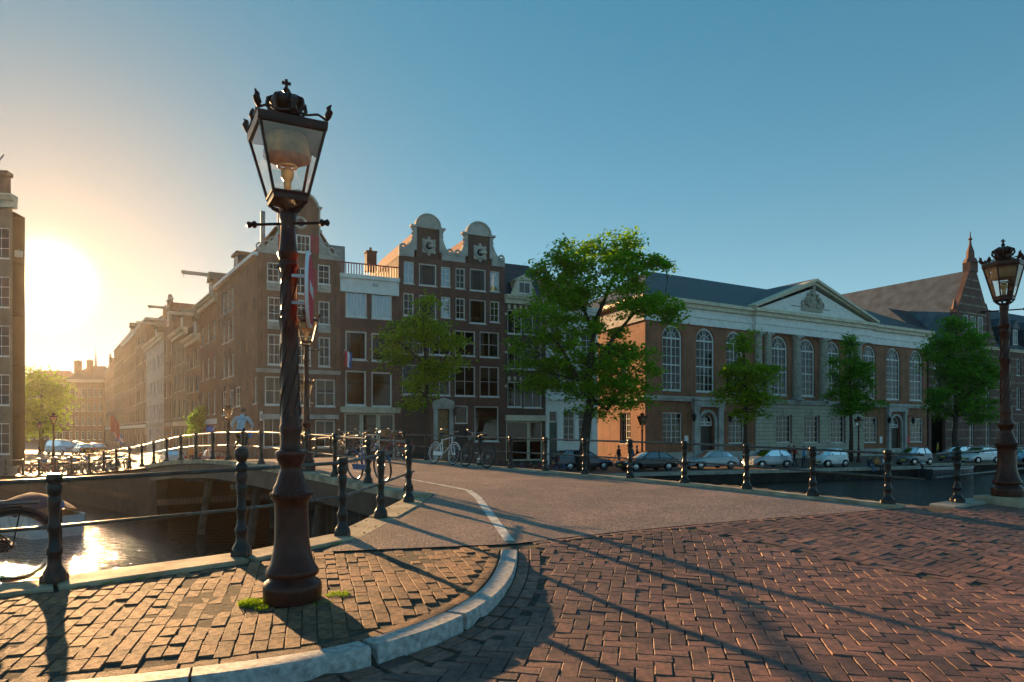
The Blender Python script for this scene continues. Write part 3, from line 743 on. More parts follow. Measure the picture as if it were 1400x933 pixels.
# ---------------------------------------------------------------- railings
PROF = [(.095, 0), (.095, .10), (.075, .13), (.060, .16), (.056, .24), (.068, .27), (.068, .30), (.052, .33), (.044, .40), (.047, .46), (.058, .48), (.058, .52), (.046, .55),
        (.044, .62), (.056, .72), (.060, .76), (.046, .79), (.062, .82), (.066, .88), (.052, .905), (.066, .93), (.066, .97), (.052, .995)]
def post_mesh(h, ball=False):
    k = h/0.995; mb = MB(); pr = [(r, z*k) for r, z in PROF]
    if ball: pr += [(.035, h+.02), (.055, h+.045), (.075, h+.085), (.078, h+.12), (.06, h+.165), (.02, h+.19)]
    mb.lathe([(.118, 0), (.118, .055), (.10, .08)], 4, a0=R(45)); mb.lathe(pr, 14)
    me = mb.mesh('post', M['iron'], True)
    me.set_sharp_from_angle(angle=R(35)); return me
PM = {}
def railing(label, pts, h, zs, rails=((0.93, .022), (0.5, .018)), ext0=0, ext1=0, balls=(), pr=None, group=None):
    e = empty('railing', (pts[0][0], pts[0][1], zs[0]), label=label, cat='railing', group=group); o = Vector((pts[0][0], pts[0][1], zs[0]))
    for i, p in enumerate(pts):
        key = (h, i in balls)
        if key not in PM: PM[key] = post_mesh(*key)
        inst('post', PM[key], e, (p[0]-o.x, p[1]-o.y, zs[i]-o.z-.01))
    for fr, r in rails:
        P = [Vector((p[0], p[1], z+h*fr))-o for p, z in zip(pts, zs)]
        if ext0: P.insert(0, P[0]+(P[0]-P[1]).normalized()*ext0)
        if ext1: P.append(P[-1]+(P[-1]-P[-2]).normalized()*ext1)
        for i in range(len(P)-1):
            MB().tube([P[i], P[i+1]], r, 10).build('rail', M['rail'], e, smooth='auto')
    return e
zc = lambda p, a=.035: zg(*p)+a
railing('black iron quay railing with vase-shaped posts beside the large crown lamp', POSTS[1:], 0.99, [zc(p) if i < 4 else zc(p, .012) for i, p in enumerate(POSTS[1:])], balls=(3,), ext1=0.35, ext0=2)
def bridge_line(side, t0, t1, step):
    out = []; t = t0
    while t <= t1: out.append(t); t += step
    return out
tl = [0.1, 1.85, 3.6, 5.4, 7.2, 9.0, 10.8, 12.5, 14.2, 15.8, 17.4, 19, 20.6, 22.2, 23.8, 25.4, 27, 29, 31.5, 34, 36.5, 39, 42, 45]
lpts = [tuple(Vector(Lpt(t))-NB*0.08) for t in tl]
railing('long black bridge railing with bicycles leaning on it, dipping towards the sunset', lpts, 1.0, [zg(*Lpt(t))+.045 if t < 6 else bprof(t)+.045 for t in tl])
rt = [-6.3, -5.0, -3.65, -2.15, -.6, .9, 2.4, 3.9, 5.4, 6.95, 8.5, 10, 11.6, 13.2, 14.8, 16.4, 18, 19.6, 21.2]
rpts = [tuple(Vector(Rpt(t))+NB*.15) for t in rt]
railing('black iron bridge railing on the water side of the road, white bicycle against it', rpts, 0.9, [(zg(*Rpt(t)) if t < 6 else bprof(t))+.045 for t in rt], ext0=.55)
railing('black iron quay railing running behind the right-hand street lamp', [(7.53, 11.75), (9.35, 12.95), (11.2, 14.1), (13, 15.3)], 0.9, [zg(7.53, 11.75)+.03, zg(9.35, 12.95)+.03, .5, .52], ext0=0.72)
# ---------------------------------------------------------------- crown lamps
def px_prof(rows, base=829.0, s=162.4): return [(w_/2/s, (base-y)/s) for y, w_ in rows]
LAMPP = px_prof([(829, 77), (812, 78), (806, 77), (803, 74), (799, 62), (796, 60), (793, 69), (789, 71), (785, 68), (777, 58), (760, 50), (746, 46), (720, 44.5), (700, 44), (692, 45), (688, 52), (684, 54), (680, 52), (677, 48),
                 (672, 47), (666, 40), (656, 34), (648, 29), (642, 28), (638, 33), (632, 38), (626, 42), (622, 40), (619, 30), (612, 27), (600, 26.5), (592, 29), (588, 29), (584, 25.5), (560, 24.5), (500, 23), (446, 22), (443, 25), (439, 25), (436, 21.5), (400, 21),
                 (370, 21), (366, 26), (362, 26), (358, 21.5), (352, 27), (347, 29), (343, 24), (320, 19.5), (306, 18.5), (301, 22), (294, 23), (290, 19), (286, 22)])
LAMPP = [(r_, h_*.9835) for r_, h_ in LAMPP]
def crown_lamp(label, X, Y, Z, sides=4, rz=0.35, sign=False, detail=True, scale=1.0, group=None):
    e = empty('street_lamp', (X, Y, Z), label=label, cat='street lamp', group=group); e.scale = (scale,)*3
    n = 24 if detail else 10
    mb = MB(); k = [i for i, p in enumerate(LAMPP) if p[1] > 1.32][0]
    mb.lathe(LAMPP[:k], n); mb.build('base', M['lampiron'], e, smooth='auto')
    mb = MB(); mb.lathe(LAMPP[k-1:], n, capb=False)
    if detail:
        # rope ring and raised leaf ornament on the shaft
        for a in range(28):
            t = 2*math.pi*a/28; mb.ball((.162*math.cos(t), .162*math.sin(t), .893), .017, n=6, k=4)
        for a in range(6):
            for z0 in (1.55, 2.25):
                pts = []
                for s in range(12):
                    t = a*math.pi/3+s*.26; r = interp(z0+s*.055, [p[1] for p in LAMPP], [p[0] for p in LAMPP])+.003
                    pts.append((r*math.cos(t), r*math.sin(t), z0+s*.055))
                mb.tube(pts, .007, 5)
    mb.build('shaft', M['lampiron'], e, smooth='auto')
    zt = LAMPP[-1][1]; L = empty  # lantern sits on the shaft
    ca = MB(); ca.tube([(-.27, 0, zt-.12), (.27, 0, zt-.12)], .012, 8)
    for s in (-1, 1): ca.lathe([(.012, 0), (.03, .015), (.032, .03), (.018, .045), (.026, .06), (.03, .075), (.01, .09)] if s > 0 else [(.01, -.09), (.03, -.075), (.026, -.06), (.018, -.045), (.032, -.03), (.03, -.015), (.012, 0)], 8, (s*.265, 0, zt-.12), axis='x')
    ca.build('ladder_bar', M['lampiron'], e, smooth='auto', rot=(0, 0, rz-.55))
    # lantern geometry in its own turned frame
    zb = zt+.105; zh = zb+.52; rb = .140; rt_ = .258
    a0 = math.pi/sides
    fac = 1/math.cos(math.pi/sides)
    def ring(r, z): return [(r*fac*math.cos(a0+2*math.pi*i/sides), r*fac*math.sin(a0+2*math.pi*i/sides), z) for i in range(sides)]
    B, Tp = ring(rb, zb), ring(rt_, zh)
    fr = MB()
    for i in range(sides):
        j = (i+1) % sides
        fr.tube([B[i], Tp[i]], .013, 6); fr.tube([B[i], B[j]], .014, 6); fr.tube([Tp[i], Tp[j]], .020, 6)
        fr.tube([(.055*math.cos(a0+2*math.pi*i/sides), .055*math.sin(a0+2*math.pi*i/sides), zt-.03), (B[i][0]*.72, B[i][1]*.72, zb-.09), B[i]], .013, 6)
        fr.tube([(.05*math.cos(a0+2*math.pi*i/sides), .05*math.sin(a0+2*math.pi*i/sides), zt), (B[i][0]*.9, B[i][1]*.9, zt+.04), (B[i][0]*.96, B[i][1]*.96, zb-.05)], .009, 6)
    pr = [(rb*fac*.98, zb-.055), (rb*fac*1.02, zb-.03), (rb*fac*1.0, zb)]
    fr.lathe(pr, sides, a0=a0, capb=True, capt=False)
    fl = fr.build('lantern_frame', M['lampiron'], e, smooth='auto', rot=(0, 0, rz))
    for i in range(sides):
        j = (i+1) % sides
        MB().quad(B[i], B[j], Tp[j], Tp[i]).build('pane', M['lampglass'], fl)
    # roof with cornice, cresting, crown and cross
    rf = MB(); rf.lathe([(rt_*fac*1.0, zh-.02), (rt_*fac*1.06, zh+.0), (rt_*fac*1.08, zh+.055), (rt_*fac*.98, zh+.07), (rt_*fac*.55, zh+.11), (.11, zh+.135), (.09, zh+.15)], sides, a0=a0)
    ro = rf.build('lantern_roof', M['lampiron'], e, rot=(0, 0, rz))
    cr = MB(); top = ring(rt_*1.05, zh+.07)
    for i in range(sides):
        p = Vector(top[i]); q = Vector(top[(i+1) % sides]); out = Vector((p.x, p.y, 0)).normalized()
        # corner acroterion: an upright curled leaf
        cr.tube([p, p+out*.005+Vector((0, 0, .035)), p+out*.025+Vector((0, 0, .07)), p+out*.012+Vector((0, 0, .10)), p+out*.04+Vector((0, 0, .125))], [.012, .030, .028, .02, .005], 7)
        mid = (p+q)/2; cr.tube([p, p*.72+mid*.28+Vector((0, 0, .035)), mid*.6+p*.4+Vector((0, 0, .012)), mid+Vector((0, 0, .03)), mid*.6+q*.4+Vector((0, 0, .012)), q*.72+mid*.28+Vector((0, 0, .035)), q], .010, 6)
        cr.tube([mid, mid+Vector((0, 0, .035)), mid+Vector((0, 0, .07)), mid+Vector((0, 0, .10))], [.014, .034, .024, .004], 7)
    cr.build('cresting', M['lampiron'], ro, smooth='auto')
    cw_ = MB(); zc_ = zh+.135; kc = .90
    cw_.lathe([(.10, zc_), (.125, zc_+kc*.02), (.12, zc_+kc*.045), (.10, zc_+kc*.05), (.135, zc_+kc*.11), (.14, zc_+kc*.145), (.115, zc_+kc*.19), (.07, zc_+kc*.215), (.03, zc_+kc*.225), (.022, zc_+kc*.25), (.034, zc_+kc*.265), (.018, zc_+kc*.29), (.012, zc_+kc*.30)], 16 if detail else 8)
    for a in range(8):
        t = math.pi*a/4; cw_.tube([(.125*math.cos(t), .125*math.sin(t), zc_+kc*.04), (.158*math.cos(t), .158*math.sin(t), zc_+kc*.10), (.15*math.cos(t), .15*math.sin(t), zc_+kc*.16), (.07*math.cos(t), .07*math.sin(t), zc_+kc*.215)], [.014, .018, .018, .012], 6)
    cw_.box(-.011, .011, -.011, .011, zc_+kc*.29, zc_+kc*.37); cw_.box(-.036, .036, -.010, .010, zc_+kc*.325, zc_+kc*.348)
    cw_.build('crown', M['lampiron'], e, smooth='auto', rot=(0, 0, rz))
    # reflector hood under the roof and the burner
    rfl = MB(); hs = []
    for i in range(36):
        a = 2*math.pi*i/36; rr = (.196 if i % 2 else .187); hs.append((rr*math.cos(a), rr*math.sin(a)))
    rfl.v += [(x, y, zh-.20) for x, y in hs]+[(x*.86, y*.86, zh-.01) for x, y in hs]
    for i in range(36): rfl.f.append([i, (i+1) % 36, 36+(i+1) % 36, 36+i]); rfl.m.append(0)
    rfl.build('reflector', M['amber'], e, rot=(0, 0, rz), smooth=False)
    bu = MB(); bu.lathe([(.06, zb-.0), (.045, zb+.03), (.03, zb+.05), (.032, zb+.13), (.05, zb+.16), (.055, zb+.21), (.03, zb+.24)], 12); bu.torus(.075, .010, (0, 0, zb+.255), 18, 6, axis='z')
    bu.build('burner', M['brass'], e, smooth='auto')
    return e
mat('amber', (0.52, 0.30, 0.12), 0.35, 0.0, 0.2, 8); mat('brass', (0.62, 0.42, 0.20), 0.35, 0.3, 0.2, 6)
l1 = crown_lamp('large ornate crown lamp on the brick pavement corner with round sign', -1.847, 5.85, zg(-1.847, 5.85)-.005, 4, rz=R(29))
l1.rotation_euler = (0, R(-0.7), 0)
l2 = crown_lamp('ornate crown lamp on a stone block by the canal edge at the right', 8.45, 11.85, zg(8.45, 11.85)+.12, 6, rz=R(8))
l2.rotation_euler = (0, R(-1.0), 0)
mb = MB(); mb.box(-.36, .36, -.36, .36, -.2, .12); tag(mb.build('lamp_plinth', M['coping'], loc=(8.45, 11.85, zg(8.45, 11.85)), rot=(0, 0, .5)), 'mossy square stone block under the right-hand crown lamp', 'plinth')
crown_lamp('crown lamp rising from the bridge railing behind the large lamp', at(419, 18.3), 18.3, zg(at(419, 18.3), 18.3), 4, R(25), detail=False)
crown_lamp('smaller-looking crown lamp at the far foot of the bridge', at(417, 34), 34, QZ, 4, R(25), detail=False, scale=1.33)
crown_lamp('crown lamp at the far end of the bridge behind the cyclist', at(312, 45), 45, bprof(35), 4, R(30), detail=False)
crown_lamp('tallest-looking crown lamp among the parked bicycles at the sunlit street end', at(73, 58), 58, -1.0, 4, R(30), detail=False)
crown_lamp('thin crown lamp beyond the bicycles in the sunlit street', at(54, 92), 92, QZ, 4, R(20), detail=False)
crown_lamp('crown lamp close to the corner house at the dark street edge', at(31, 72), 72, QZ, 4, R(10), detail=False)
# no-entry style round sign on the big lamp, seen from its edge
mat('signred', (0.70, 0.015, 0.04), 0.6, 0, 0.04); mat('signwhite', (0.8, 0.8, 0.8), 0.4, 0, 0.04); mat('signblue', (0.02, 0.10, 0.42), 0.35, 0, 0.05)
sg = empty('road_sign', (-1.847+.145, 5.85-.02, 2.80), label='round red and white road sign seen edge-on on the big lamp post', cat='sign', rot=(0, 0, R(12.3)))
mb = MB(); mb.lathe([(.30, -.014), (.318, -.012), (.318, .012), (.30, .014)], 40, axis='x'); mb.build('plate', M['signwhite'], sg, smooth='auto')
mb = MB(); mb.lathe([(.285, -.0185), (.29, -.0145)], 40, axis='x'); mb.build('face', M['signred'], sg)
mb = MB(); mb.lathe([(.290, .0145), (.285, .0185)], 40, axis='x'); mb.build('face', M['signred'], sg)
mb = MB(); mb.box(-.021, -.019, -.2, .2, -.045, .045); mb.box(.019, .021, -.2, .2, -.045, .045); mb.build('bar', M['signwhite'], sg)
mb = MB(); mb.box(-.14, -.012, -.012, .012, .10, .125); mb.box(-.14, -.012, -.012, .012, -.125, -.10); mb.build('bracket', M['steel'], sg)
# ---------------------------------------------------------------- buildings
class Bld:
    """a building: an Empty at its front-left corner; local x runs along the front, y into the building, z up"""
    def __init__(s, name, label, x0, y0, u, z0=QZ, group=None):
        u = Vector(u).normalized(); s.o = Vector((x0, y0)); s.u = u; s.inn = Vector((-u.y, u.x)); s.z0 = z0
        s.e = empty(name, (x0, y0, z0), math.atan2(u.y, u.x), label, 'building', group)
    def sx(s, x):                                        # photo column -> distance along the front
        k = (x-CX)/F; return (k*s.o.y-s.o.x)/(s.u.x-k*s.u.y)
    def depth(s, q): return s.o.y+s.u.y*q
    def z(s, x, y):                                      # photo row at that column -> height above the base
        return CZ+(HY-y)/F*s.depth(s.sx(x))-s.z0
WCACHE = {}
def window(B, x0, x1, z0, z1, nx=2, nz=3, kind='rect', frame='whitepaint', rec=0.10, curtain=None, glass='glass', sill=True, fw=0.085, mw=0.035, name='window', parent=None, blind=0.0):
    """a window set back in its opening: frame and bars, pane(s), sill, something hanging behind the glass"""
    W_ = round(x1-x0, 2); H_ = round(z1-z0, 2); key = (W_, H_, nx, nz, kind, frame, fw, mw)
    if key not in WCACHE:
        mb = MB(); ar = W_/2 if kind == 'arch' else 0; zs = H_-ar
        mb.box(0, fw, 0, .09, 0, zs); mb.box(W_-fw, W_, 0, .09, 0, zs); mb.box(fw, W_-fw, 0, .09, 0, fw*1.2)
        if kind != 'arch': mb.box(fw, W_-fw, 0, .09, H_-fw, H_)
        iw = W_-2*fw
        for i in range(1, nx):
            c = fw+iw*i/nx; ww = mw*(2.2 if (kind == 'arch' or nx == 4) and i*2 == nx else 1)
            mb.box(c-ww/2, c+ww/2, .015, .075, fw*1.2, (zs if kind == 'arch' else H_-fw))
        for j in range(1, nz):
            c = zs*j/nz if kind == 'arch' else H_*j/nz
            ww = mw*(2.4 if kind == 'arch' and j == nz//2 else 1)
            mb.box(fw, W_-fw, .02, .07, c-ww/2, c+ww/2)
        if kind == 'arch':
            mb.box(fw, W_-fw, .01, .08, zs-mw*1.6, zs+mw*1.6)
            n = 14
            for (r0, r1) in ((ar-fw, ar), (ar*.45-mw/2, ar*.45+mw/2)):
                for i in range(n):
                    a, b = math.pi*i/n, math.pi*(i+1)/n
                    P = [(ar+r0*math.cos(a), zs+r0*math.sin(a)), (ar+r1*math.cos(a), zs+r1*math.sin(a)), (ar+r1*math.cos(b), zs+r1*math.sin(b)), (ar+r0*math.cos(b), zs+r0*math.sin(b))]
                    mb.prism(P, .0, .09)
            for a in (.26, .42, .5, .58, .74):
                a *= math.pi; c, s_ = math.cos(a), math.sin(a); mb.tube([(ar+.1*c, .045, zs+.1*s_), (ar+(ar-.04)*c, .045, zs+(ar-.04)*s_)], mw*.55, 4)
        fm = mb.mesh('window', M[frame])
        pb = MB(); pts = [(fw*.5, .05, fw*.5), (W_-fw*.5, .05, fw*.5), (W_-fw*.5, .05, zs if ar else H_-fw*.5)]
        if ar: pts += [(ar+(ar-fw*.5)*math.cos(math.pi*i/12), .05, zs+(ar-fw*.5)*math.sin(math.pi*i/12)) for i in range(1, 12)]
        pts += [(fw*.5, .05, zs if ar else H_-fw*.5)]
        pb.add(pts, [tuple(range(len(pts)))]); WCACHE[key] = (fm, pb)
        WCACHE[key+('s',)] = MB().box(-.05, W_+.05, -.16, .06, -.07, 0).mesh('sill', M[frame])
    fm, pb = WCACHE[key]; gk = key+(glass,)
    if gk not in WCACHE: WCACHE[gk] = pb.mesh('pane', M[glass])
    o = inst(name, fm, parent or B.e, (x0, rec, z0)); inst('pane', WCACHE[gk], o)
    if sill: inst('sill', WCACHE[key+('s',)], o)
    if curtain:
        ck = key+('c', curtain)
        if ck not in WCACHE:
            cb = MB()
            def drape(a, b, za, zb):
                n = max(4, int((b-a)/.07)); vs = []
                for i in range(n+1):
                    x = a+(b-a)*i/n; y = .22+.035*math.sin(i*1.9); vs += [(x, y, za), (x, y, zb)]
                cb.add(vs, [(2*i, 2*i+2, 2*i+3, 2*i+1) for i in range(n)])
            if 's' in curtain: drape(.03, W_*.27, .05, H_-.05); drape(W_*.73, W_-.03, .05, H_-.05)
            if 'b' in curtain: cb.box(.04, W_-.04, .2, .21, H_*(.62 if kind != 'arch' else .05), (H_-.04) if kind != 'arch' else H_*.45)
            if 'f' in curtain: drape(.03, W_-.03, .05, H_-.05)
            WCACHE[ck] = cb.mesh('curtain', M['curtain'])
        inst('curtain', WCACHE[ck], o)
    return o
def facade_mesh(W_, H_, holes, th=0.3, top=None):
    """front wall with real openings; holes: (x0,x1,z0,z1[,'arch'])"""
    mb = MB(); xs = sorted({0, W_, *[h[0] for h in holes], *[h[1] for h in holes]}); zs = sorted({0, H_, *[h[2] for h in holes], *[h[3] for h in holes]})
    xs = [x for x in xs if 0 <= x <= W_]; zs = [z for z in zs if 0 <= z <= H_]
    for i in range(len(xs)-1):
        for j in range(len(zs)-1):
            cx_, cz_ = (xs[i]+xs[i+1])/2, (zs[j]+zs[j+1])/2
            if any(h[0] < cx_ < h[1] and h[2] < cz_ < h[3] for h in holes): continue
            if xs[i+1]-xs[i] < 1e-4 or zs[j+1]-zs[j] < 1e-4: continue
            mb.quad((xs[i], 0, zs[j]), (xs[i+1], 0, zs[j]), (xs[i+1], 0, zs[j+1]), (xs[i], 0, zs[j+1]))
    for h in holes:
        a, b, c, d = h[:4]
        if len(h) > 4:
            r = (b-a)/2; sp = d-r; n = 10
            for sgn in (-1, 1):
                cxx = (a+b)/2; cor = (b if sgn > 0 else a, 0, d)
                P = [(cxx+sgn*r*math.cos(math.pi/2*i/n), 0, sp+r*math.sin(math.pi/2*i/n)) for i in range(n+1)]
                for i in range(n):
                    f = [cor, P[i+1], P[i]] if sgn > 0 else [cor, P[i], P[i+1]]
                    mb.add(f, [(0, 1, 2)])
                    q = [P[i], P[i+1], (P[i+1][0], th, P[i+1][2]), (P[i][0], th, P[i][2])]
                    mb.add(q, [(0, 1, 2, 3)])
            top_ = sp
        else:
            mb.quad((a, 0, d), (b, 0, d), (b, th, d), (a, th, d)); top_ = d
        mb.quad((a, 0, c), (a, 0, top_), (a, th, top_), (a, th, c)); mb.quad((b, 0, top_), (b, 0, c), (b, th, c), (b, th, top_)); mb.quad((a, 0, c), (a, th, c), (b, th, c), (b, 0, c))
    return mb
def shell(mb, W_, D, H_, y0=0.0, left=True, right=True, room=True):
    """side and back walls behind the front"""
    if left: mb.quad((0, D, 0), (0, y0, 0), (0, y0, H_), (0, D, H_))
    if right: mb.quad((W_, y0, 0), (W_, D, 0), (W_, D, H_), (W_, y0, H_))
    mb.quad((W_, D, 0), (0, D, 0), (0, D, H_), (W_, D, H_))
    return mb
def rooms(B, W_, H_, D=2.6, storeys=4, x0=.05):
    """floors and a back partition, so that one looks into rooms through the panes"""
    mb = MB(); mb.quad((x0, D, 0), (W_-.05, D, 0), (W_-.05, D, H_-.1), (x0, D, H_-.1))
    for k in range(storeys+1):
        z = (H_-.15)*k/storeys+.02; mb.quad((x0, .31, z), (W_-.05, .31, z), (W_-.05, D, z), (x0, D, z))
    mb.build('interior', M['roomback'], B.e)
def gable_roof(B, W_, D, H_, rise, m, over=0.15, y0=0.3, name='roof'):
    mb = MB(); c = W_/2
    for (xa, za, xb, zb) in ((-over, H_-.1, c, H_+rise), (c, H_+rise, W_+over, H_-.1)):
        mb.add([(xa, y0, za), (xb, y0, zb), (xb, D, zb), (xa, D, za), (xa, y0, za+.14), (xb, y0, zb+.14), (xb, D, zb+.14), (xa, D, za+.14)], [(0,3,2,1),(4,5,6,7),(0,1,5,4),(2,3,7,6),(3,0,4,7),(1,2,6,5)])
    mb.add([(0, D-.01, H_-.2), (W_, D-.01, H_-.2), (c, D-.01, H_+rise)], [(2, 1, 0)]); 
    return mb.build(name, m, B.e)
def hip_roof(B, x0, x1, y0, y1, z, rise, m, ins, name='roof'):
    yc = (y0+y1)/2; mb = MB()
    v = [(x0, y0, z), (x1, y0, z), (x1, y1, z), (x0, y1, z), (x0+ins, yc, z+rise), (x1-ins, yc, z+rise)]
    mb.add(v, [(0, 1, 5, 4), (1, 2, 5), (2, 3, 4, 5), (3, 0, 4), (3, 2, 1, 0)]); return mb.build(name, m, B.e)
def cornice(B, W_, z, h, d, m, name='cornice', x0=-.1):
    mb = MB(); mb.box(x0, W_+.1, -d*.45, .1, z, z+h*.55); mb.box(x0-.02, W_+.12, -d*.8, .1, z+h*.55+.001, z+h*.8); mb.box(x0-.05, W_+.15, -d, .1, z+h*.8+.001, z+h)
    return mb.build(name, m, B.e)
def chimney(B, x, y, z, w_=.7, h=1.4, m='brick_red', pots=1):
    mb = MB(); mb.box(x-w_/2, x+w_/2, y-w_/2, y+w_/2, z, z+h); mb.box(x-w_/2-.06, x+w_/2+.06, y-w_/2-.06, y+w_/2+.06, z+h+.001, z+h+.12); o = mb.build('chimney', M[m], B.e)
    pb = MB()
    for k in range(pots): pb.lathe([(.12, 0), (.10, .3), (.12, .34)], 8, (x+(k-(pots-1)/2)*.3, y, z+h+.12))
    pb.build('chimney_pot', M['redtile'], o)
UR = Vector((0.903, 0.429)).normalized(); KX, KY = -18.5, 50.56
def row(name, label, xa, xb, z0=QZ):
    t = Bld('tmp', None, KX, KY, UR); bpy.data.objects.remove(t.e)
    sa, sb = t.sx(xa), t.sx(xb); p = t.o+t.u*sa
    return Bld(name, label, p.x, p.y, UR, z0), sb-sa
def px_windows(B, lst):
    """photo rectangles (x0,x1,ytop,ybot,...) to openings on the front"""
    out = []
    for q in lst:
        xm = (q[0]+q[1])/2; out.append((B.sx(q[0]), B.sx(q[1]), B.z(xm, q[3]), B.z(xm, q[2]))+tuple(q[4:]))
    return out
# ---- corner house with claw-shaped neck gable and red shutters
B, W1 = row('corner_house', 'tall brown corner house with white-scrolled neck gable and red shutters', 352, 465)
H1 = B.z(352, 345); D1 = 14.2
lst = [(365, 382.5, 358.6, 386), (434.5, 451.5, 362, 389), (399, 423.5, 366, 402), (366, 384, 406, 439), (400, 424, 410, 442), (435.5, 451, 412, 444), (366, 384, 457, 499), (400, 425, 459, 500), (435.5, 451.5, 461, 501.5),
       (362, 388, 515, 554), (398, 424, 517, 555), (431.5, 458, 519, 556), (360, 386, 572, 612), (395, 424, 574, 630), (431, 458, 575, 612)]
op = px_windows(B, lst); opg = px_windows(B, [(404.6, 424, 322, 346)])
mb = facade_mesh(W1, H1, [o[:4] for o in op]); 
for i, o in enumerate(op):
    if i == 13: continue
    big = i >= 9; window(B, *o[:4], nx=2 if not big else 2, nz=3 if not big else 2, curtain=random.choice([None, 's', 'b', 's']) if i > 5 else 's')
# gable: brick neck, drawn as an outline with thickness
xm = W1/2; nw = (B.sx(435)-B.sx(381))/2; xc = B.sx(409); HT = B.z(409, 262)
poly = [(xc-nw, H1-.02), (xc+nw, H1-.02), (xc+nw, HT-1.1)]+[(xc+nw*.92*math.cos(a*math.pi/8), HT-1.1+1.1*math.sin(a*math.pi/8)) for a in range(0, 9)]+[(xc-nw, HT-1.1)]
mbg = MB(); mbg.prism(poly, .0, .32); g = mbg.build('gable', M['brick_brown'], B.e)
def scroll(side, x_in, x_out, z0, zt, n=14):
    """one white claw piece beside a neck: concave outline with curls"""
    pts = [(x_in, z0), (x_out, z0), (x_out, z0+.35)]
    for k in range(n+1):
        u = k/n; x = x_out+(x_in-x_out)*u; zz = z0+.35+(zt-z0-.35)*(u**2.3)+.12*abs(math.sin(u*9)); pts.append((x, zz))
    if side > 0: return pts
    return pts[::-1]
for side, xi, xo in ((-1, xc-nw, 0.0), (1, xc+nw, W1)):
    m_ = MB(); m_.prism(scroll(side, xi, xo, H1, H1+1.9), -.06, .2)
    o_ = m_.build('scroll_stone', M['greystone'], g)
    m_ = MB()
    for k, (u, rr) in enumerate(((.12, .26), (.4, .3), (.7, .24))):
        m_.torus(rr, .06, (xo+(xi-xo)*u, -.06, H1+.42+u*u*1.1), 14, 6)
    m_.build('scroll_curl', M['greystone'], g, smooth='auto')
m_ = MB()
for side in (-1, 1):
    m_.box(xc+side*nw-(.12 if side < 0 else -.0), xc+side*nw+(.0 if side < 0 else .12), -.08, .25, H1+1.9, HT-1.1)
    m_.box(xc+side*(nw+.1)-.14, xc+side*(nw+.1)+.14, -.12, .28, HT-1.1, HT-.95); m_.box(xc+side*(nw+.12)-.12, xc+side*(nw+.12)+.12, -.1, .28, H1+2.0, H1+2.14)
n = 12
for k in range(n):
    a, b = math.pi*k/n, math.pi*(k+1)/n; r0, r1 = nw*.92, nw*1.02
    m_.prism([(xc+r0*math.cos(a), HT-1.1+1.1*math.sin(a)), (xc+r1*math.cos(a), HT-1.1+1.22*math.sin(a)), (xc+r1*math.cos(b), HT-1.1+1.22*math.sin(b)), (xc+r0*math.cos(b), HT-1.1+1.1*math.sin(b))], -.1, .3)
m_.build('gable_trim', M['greystone'], g)
m_ = MB(); oz = B.z(411, 305); m_.torus(.38, .11, (xc+.1, -.02, oz), 20, 8); oc = m_.build('oculus', M['greystone'], g, smooth=True)
m_ = MB(); m_.lathe([(.34, -.02), (.34, .0)], 20, (xc+.1, 0, oz), axis='y'); m_.build('pane', M['glass_dark'], oc)
o = opg[0]; w_ = window(B, *o[:4], nx=3, nz=2, rec=-.09, sill=True)
for (a, b, t_, bt_) in ((380, 387, 321, 346), (424.5, 436, 323, 347), (424, 434, 368, 403)):
    q = px_windows(B, [(a, b, t_, bt_)])[0]
    m_ = MB(); m_.box(q[0], q[1], -.07, -.02, q[2], q[3]); 
    for k in range(5): z_ = q[2]+(q[3]-q[2])*(k+.5)/5; m_.box(q[0]+.06, q[1]-.06, -.09, -.07, z_-.09, z_+.09)
    m_.build('shutter', M['shutter'], B.e)
for i in (0, 1, 3, 5):                                   # stone festoons under the windows
    q = op[i]; m_ = MB(); m_.box(q[0]-.03, q[1]+.03, -.07, .0, q[2]-.62, q[2]-.1)
    m_.torus((q[1]-q[0])*.30, .07, ((q[0]+q[1])/2, -.08, q[2]-.12), 12, 6, a0=math.pi, a1=2*math.pi); m_.build('festoon', M['greystone'], B.e)
for (za, hh) in ((B.z(408, 511), .28),): 
    m_ = MB(); m_.box(-.08, W1+.02, -.14, -.001, za, za+hh*.6); m_.box(-.12, W1+.03, -.2, -.001, za+hh*.6, za+hh); m_.build('string_course', M['greystone'], B.e)
m_ = MB(); m_.box(.2, W1-.2, -.5, -.001, B.z(408, 573), B.z(408, 567)); m_.build('awning', M['greystone'], B.e)
# wall anchors
m_ = MB()
for i in range(9):
    for x in (.25, W1-.4): z_ = 2+i*1.5; m_.box(x, x+.05, -.04, -.001, z_, z_+.75)
tag(m_.build('wall_anchor', M['iron'], B.e), kind='stuff')
mb.build('wall', M['brick_brown'], B.e)
q = op[13]; m_ = MB(); m_.box(q[0], q[1], .12, .18, 0, q[3]); m_.box(q[0]+.2, q[1]-.2, .08, .12, .3, 1.1); m_.build('door', M['darkwood'], B.e)
m_ = MB(); z_ = B.z(357, 570); m_.box(B.sx(355), B.sx(359), -.05, -.001, z_-.3, z_+.4); m_.build('plaque', M['whitepaint'], B.e)
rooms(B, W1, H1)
V = Vector((-0.559, 0.829)); US = Vector((0.559, -0.829))
bkx, bky = V.dot(B.u)*D1, V.dot(B.inn)*D1                 # the side wall leaves the front at a slightly open angle
m_ = MB(); rx0, rx1, rz = W1/2, (W1+bkx)/2, H1+4.4
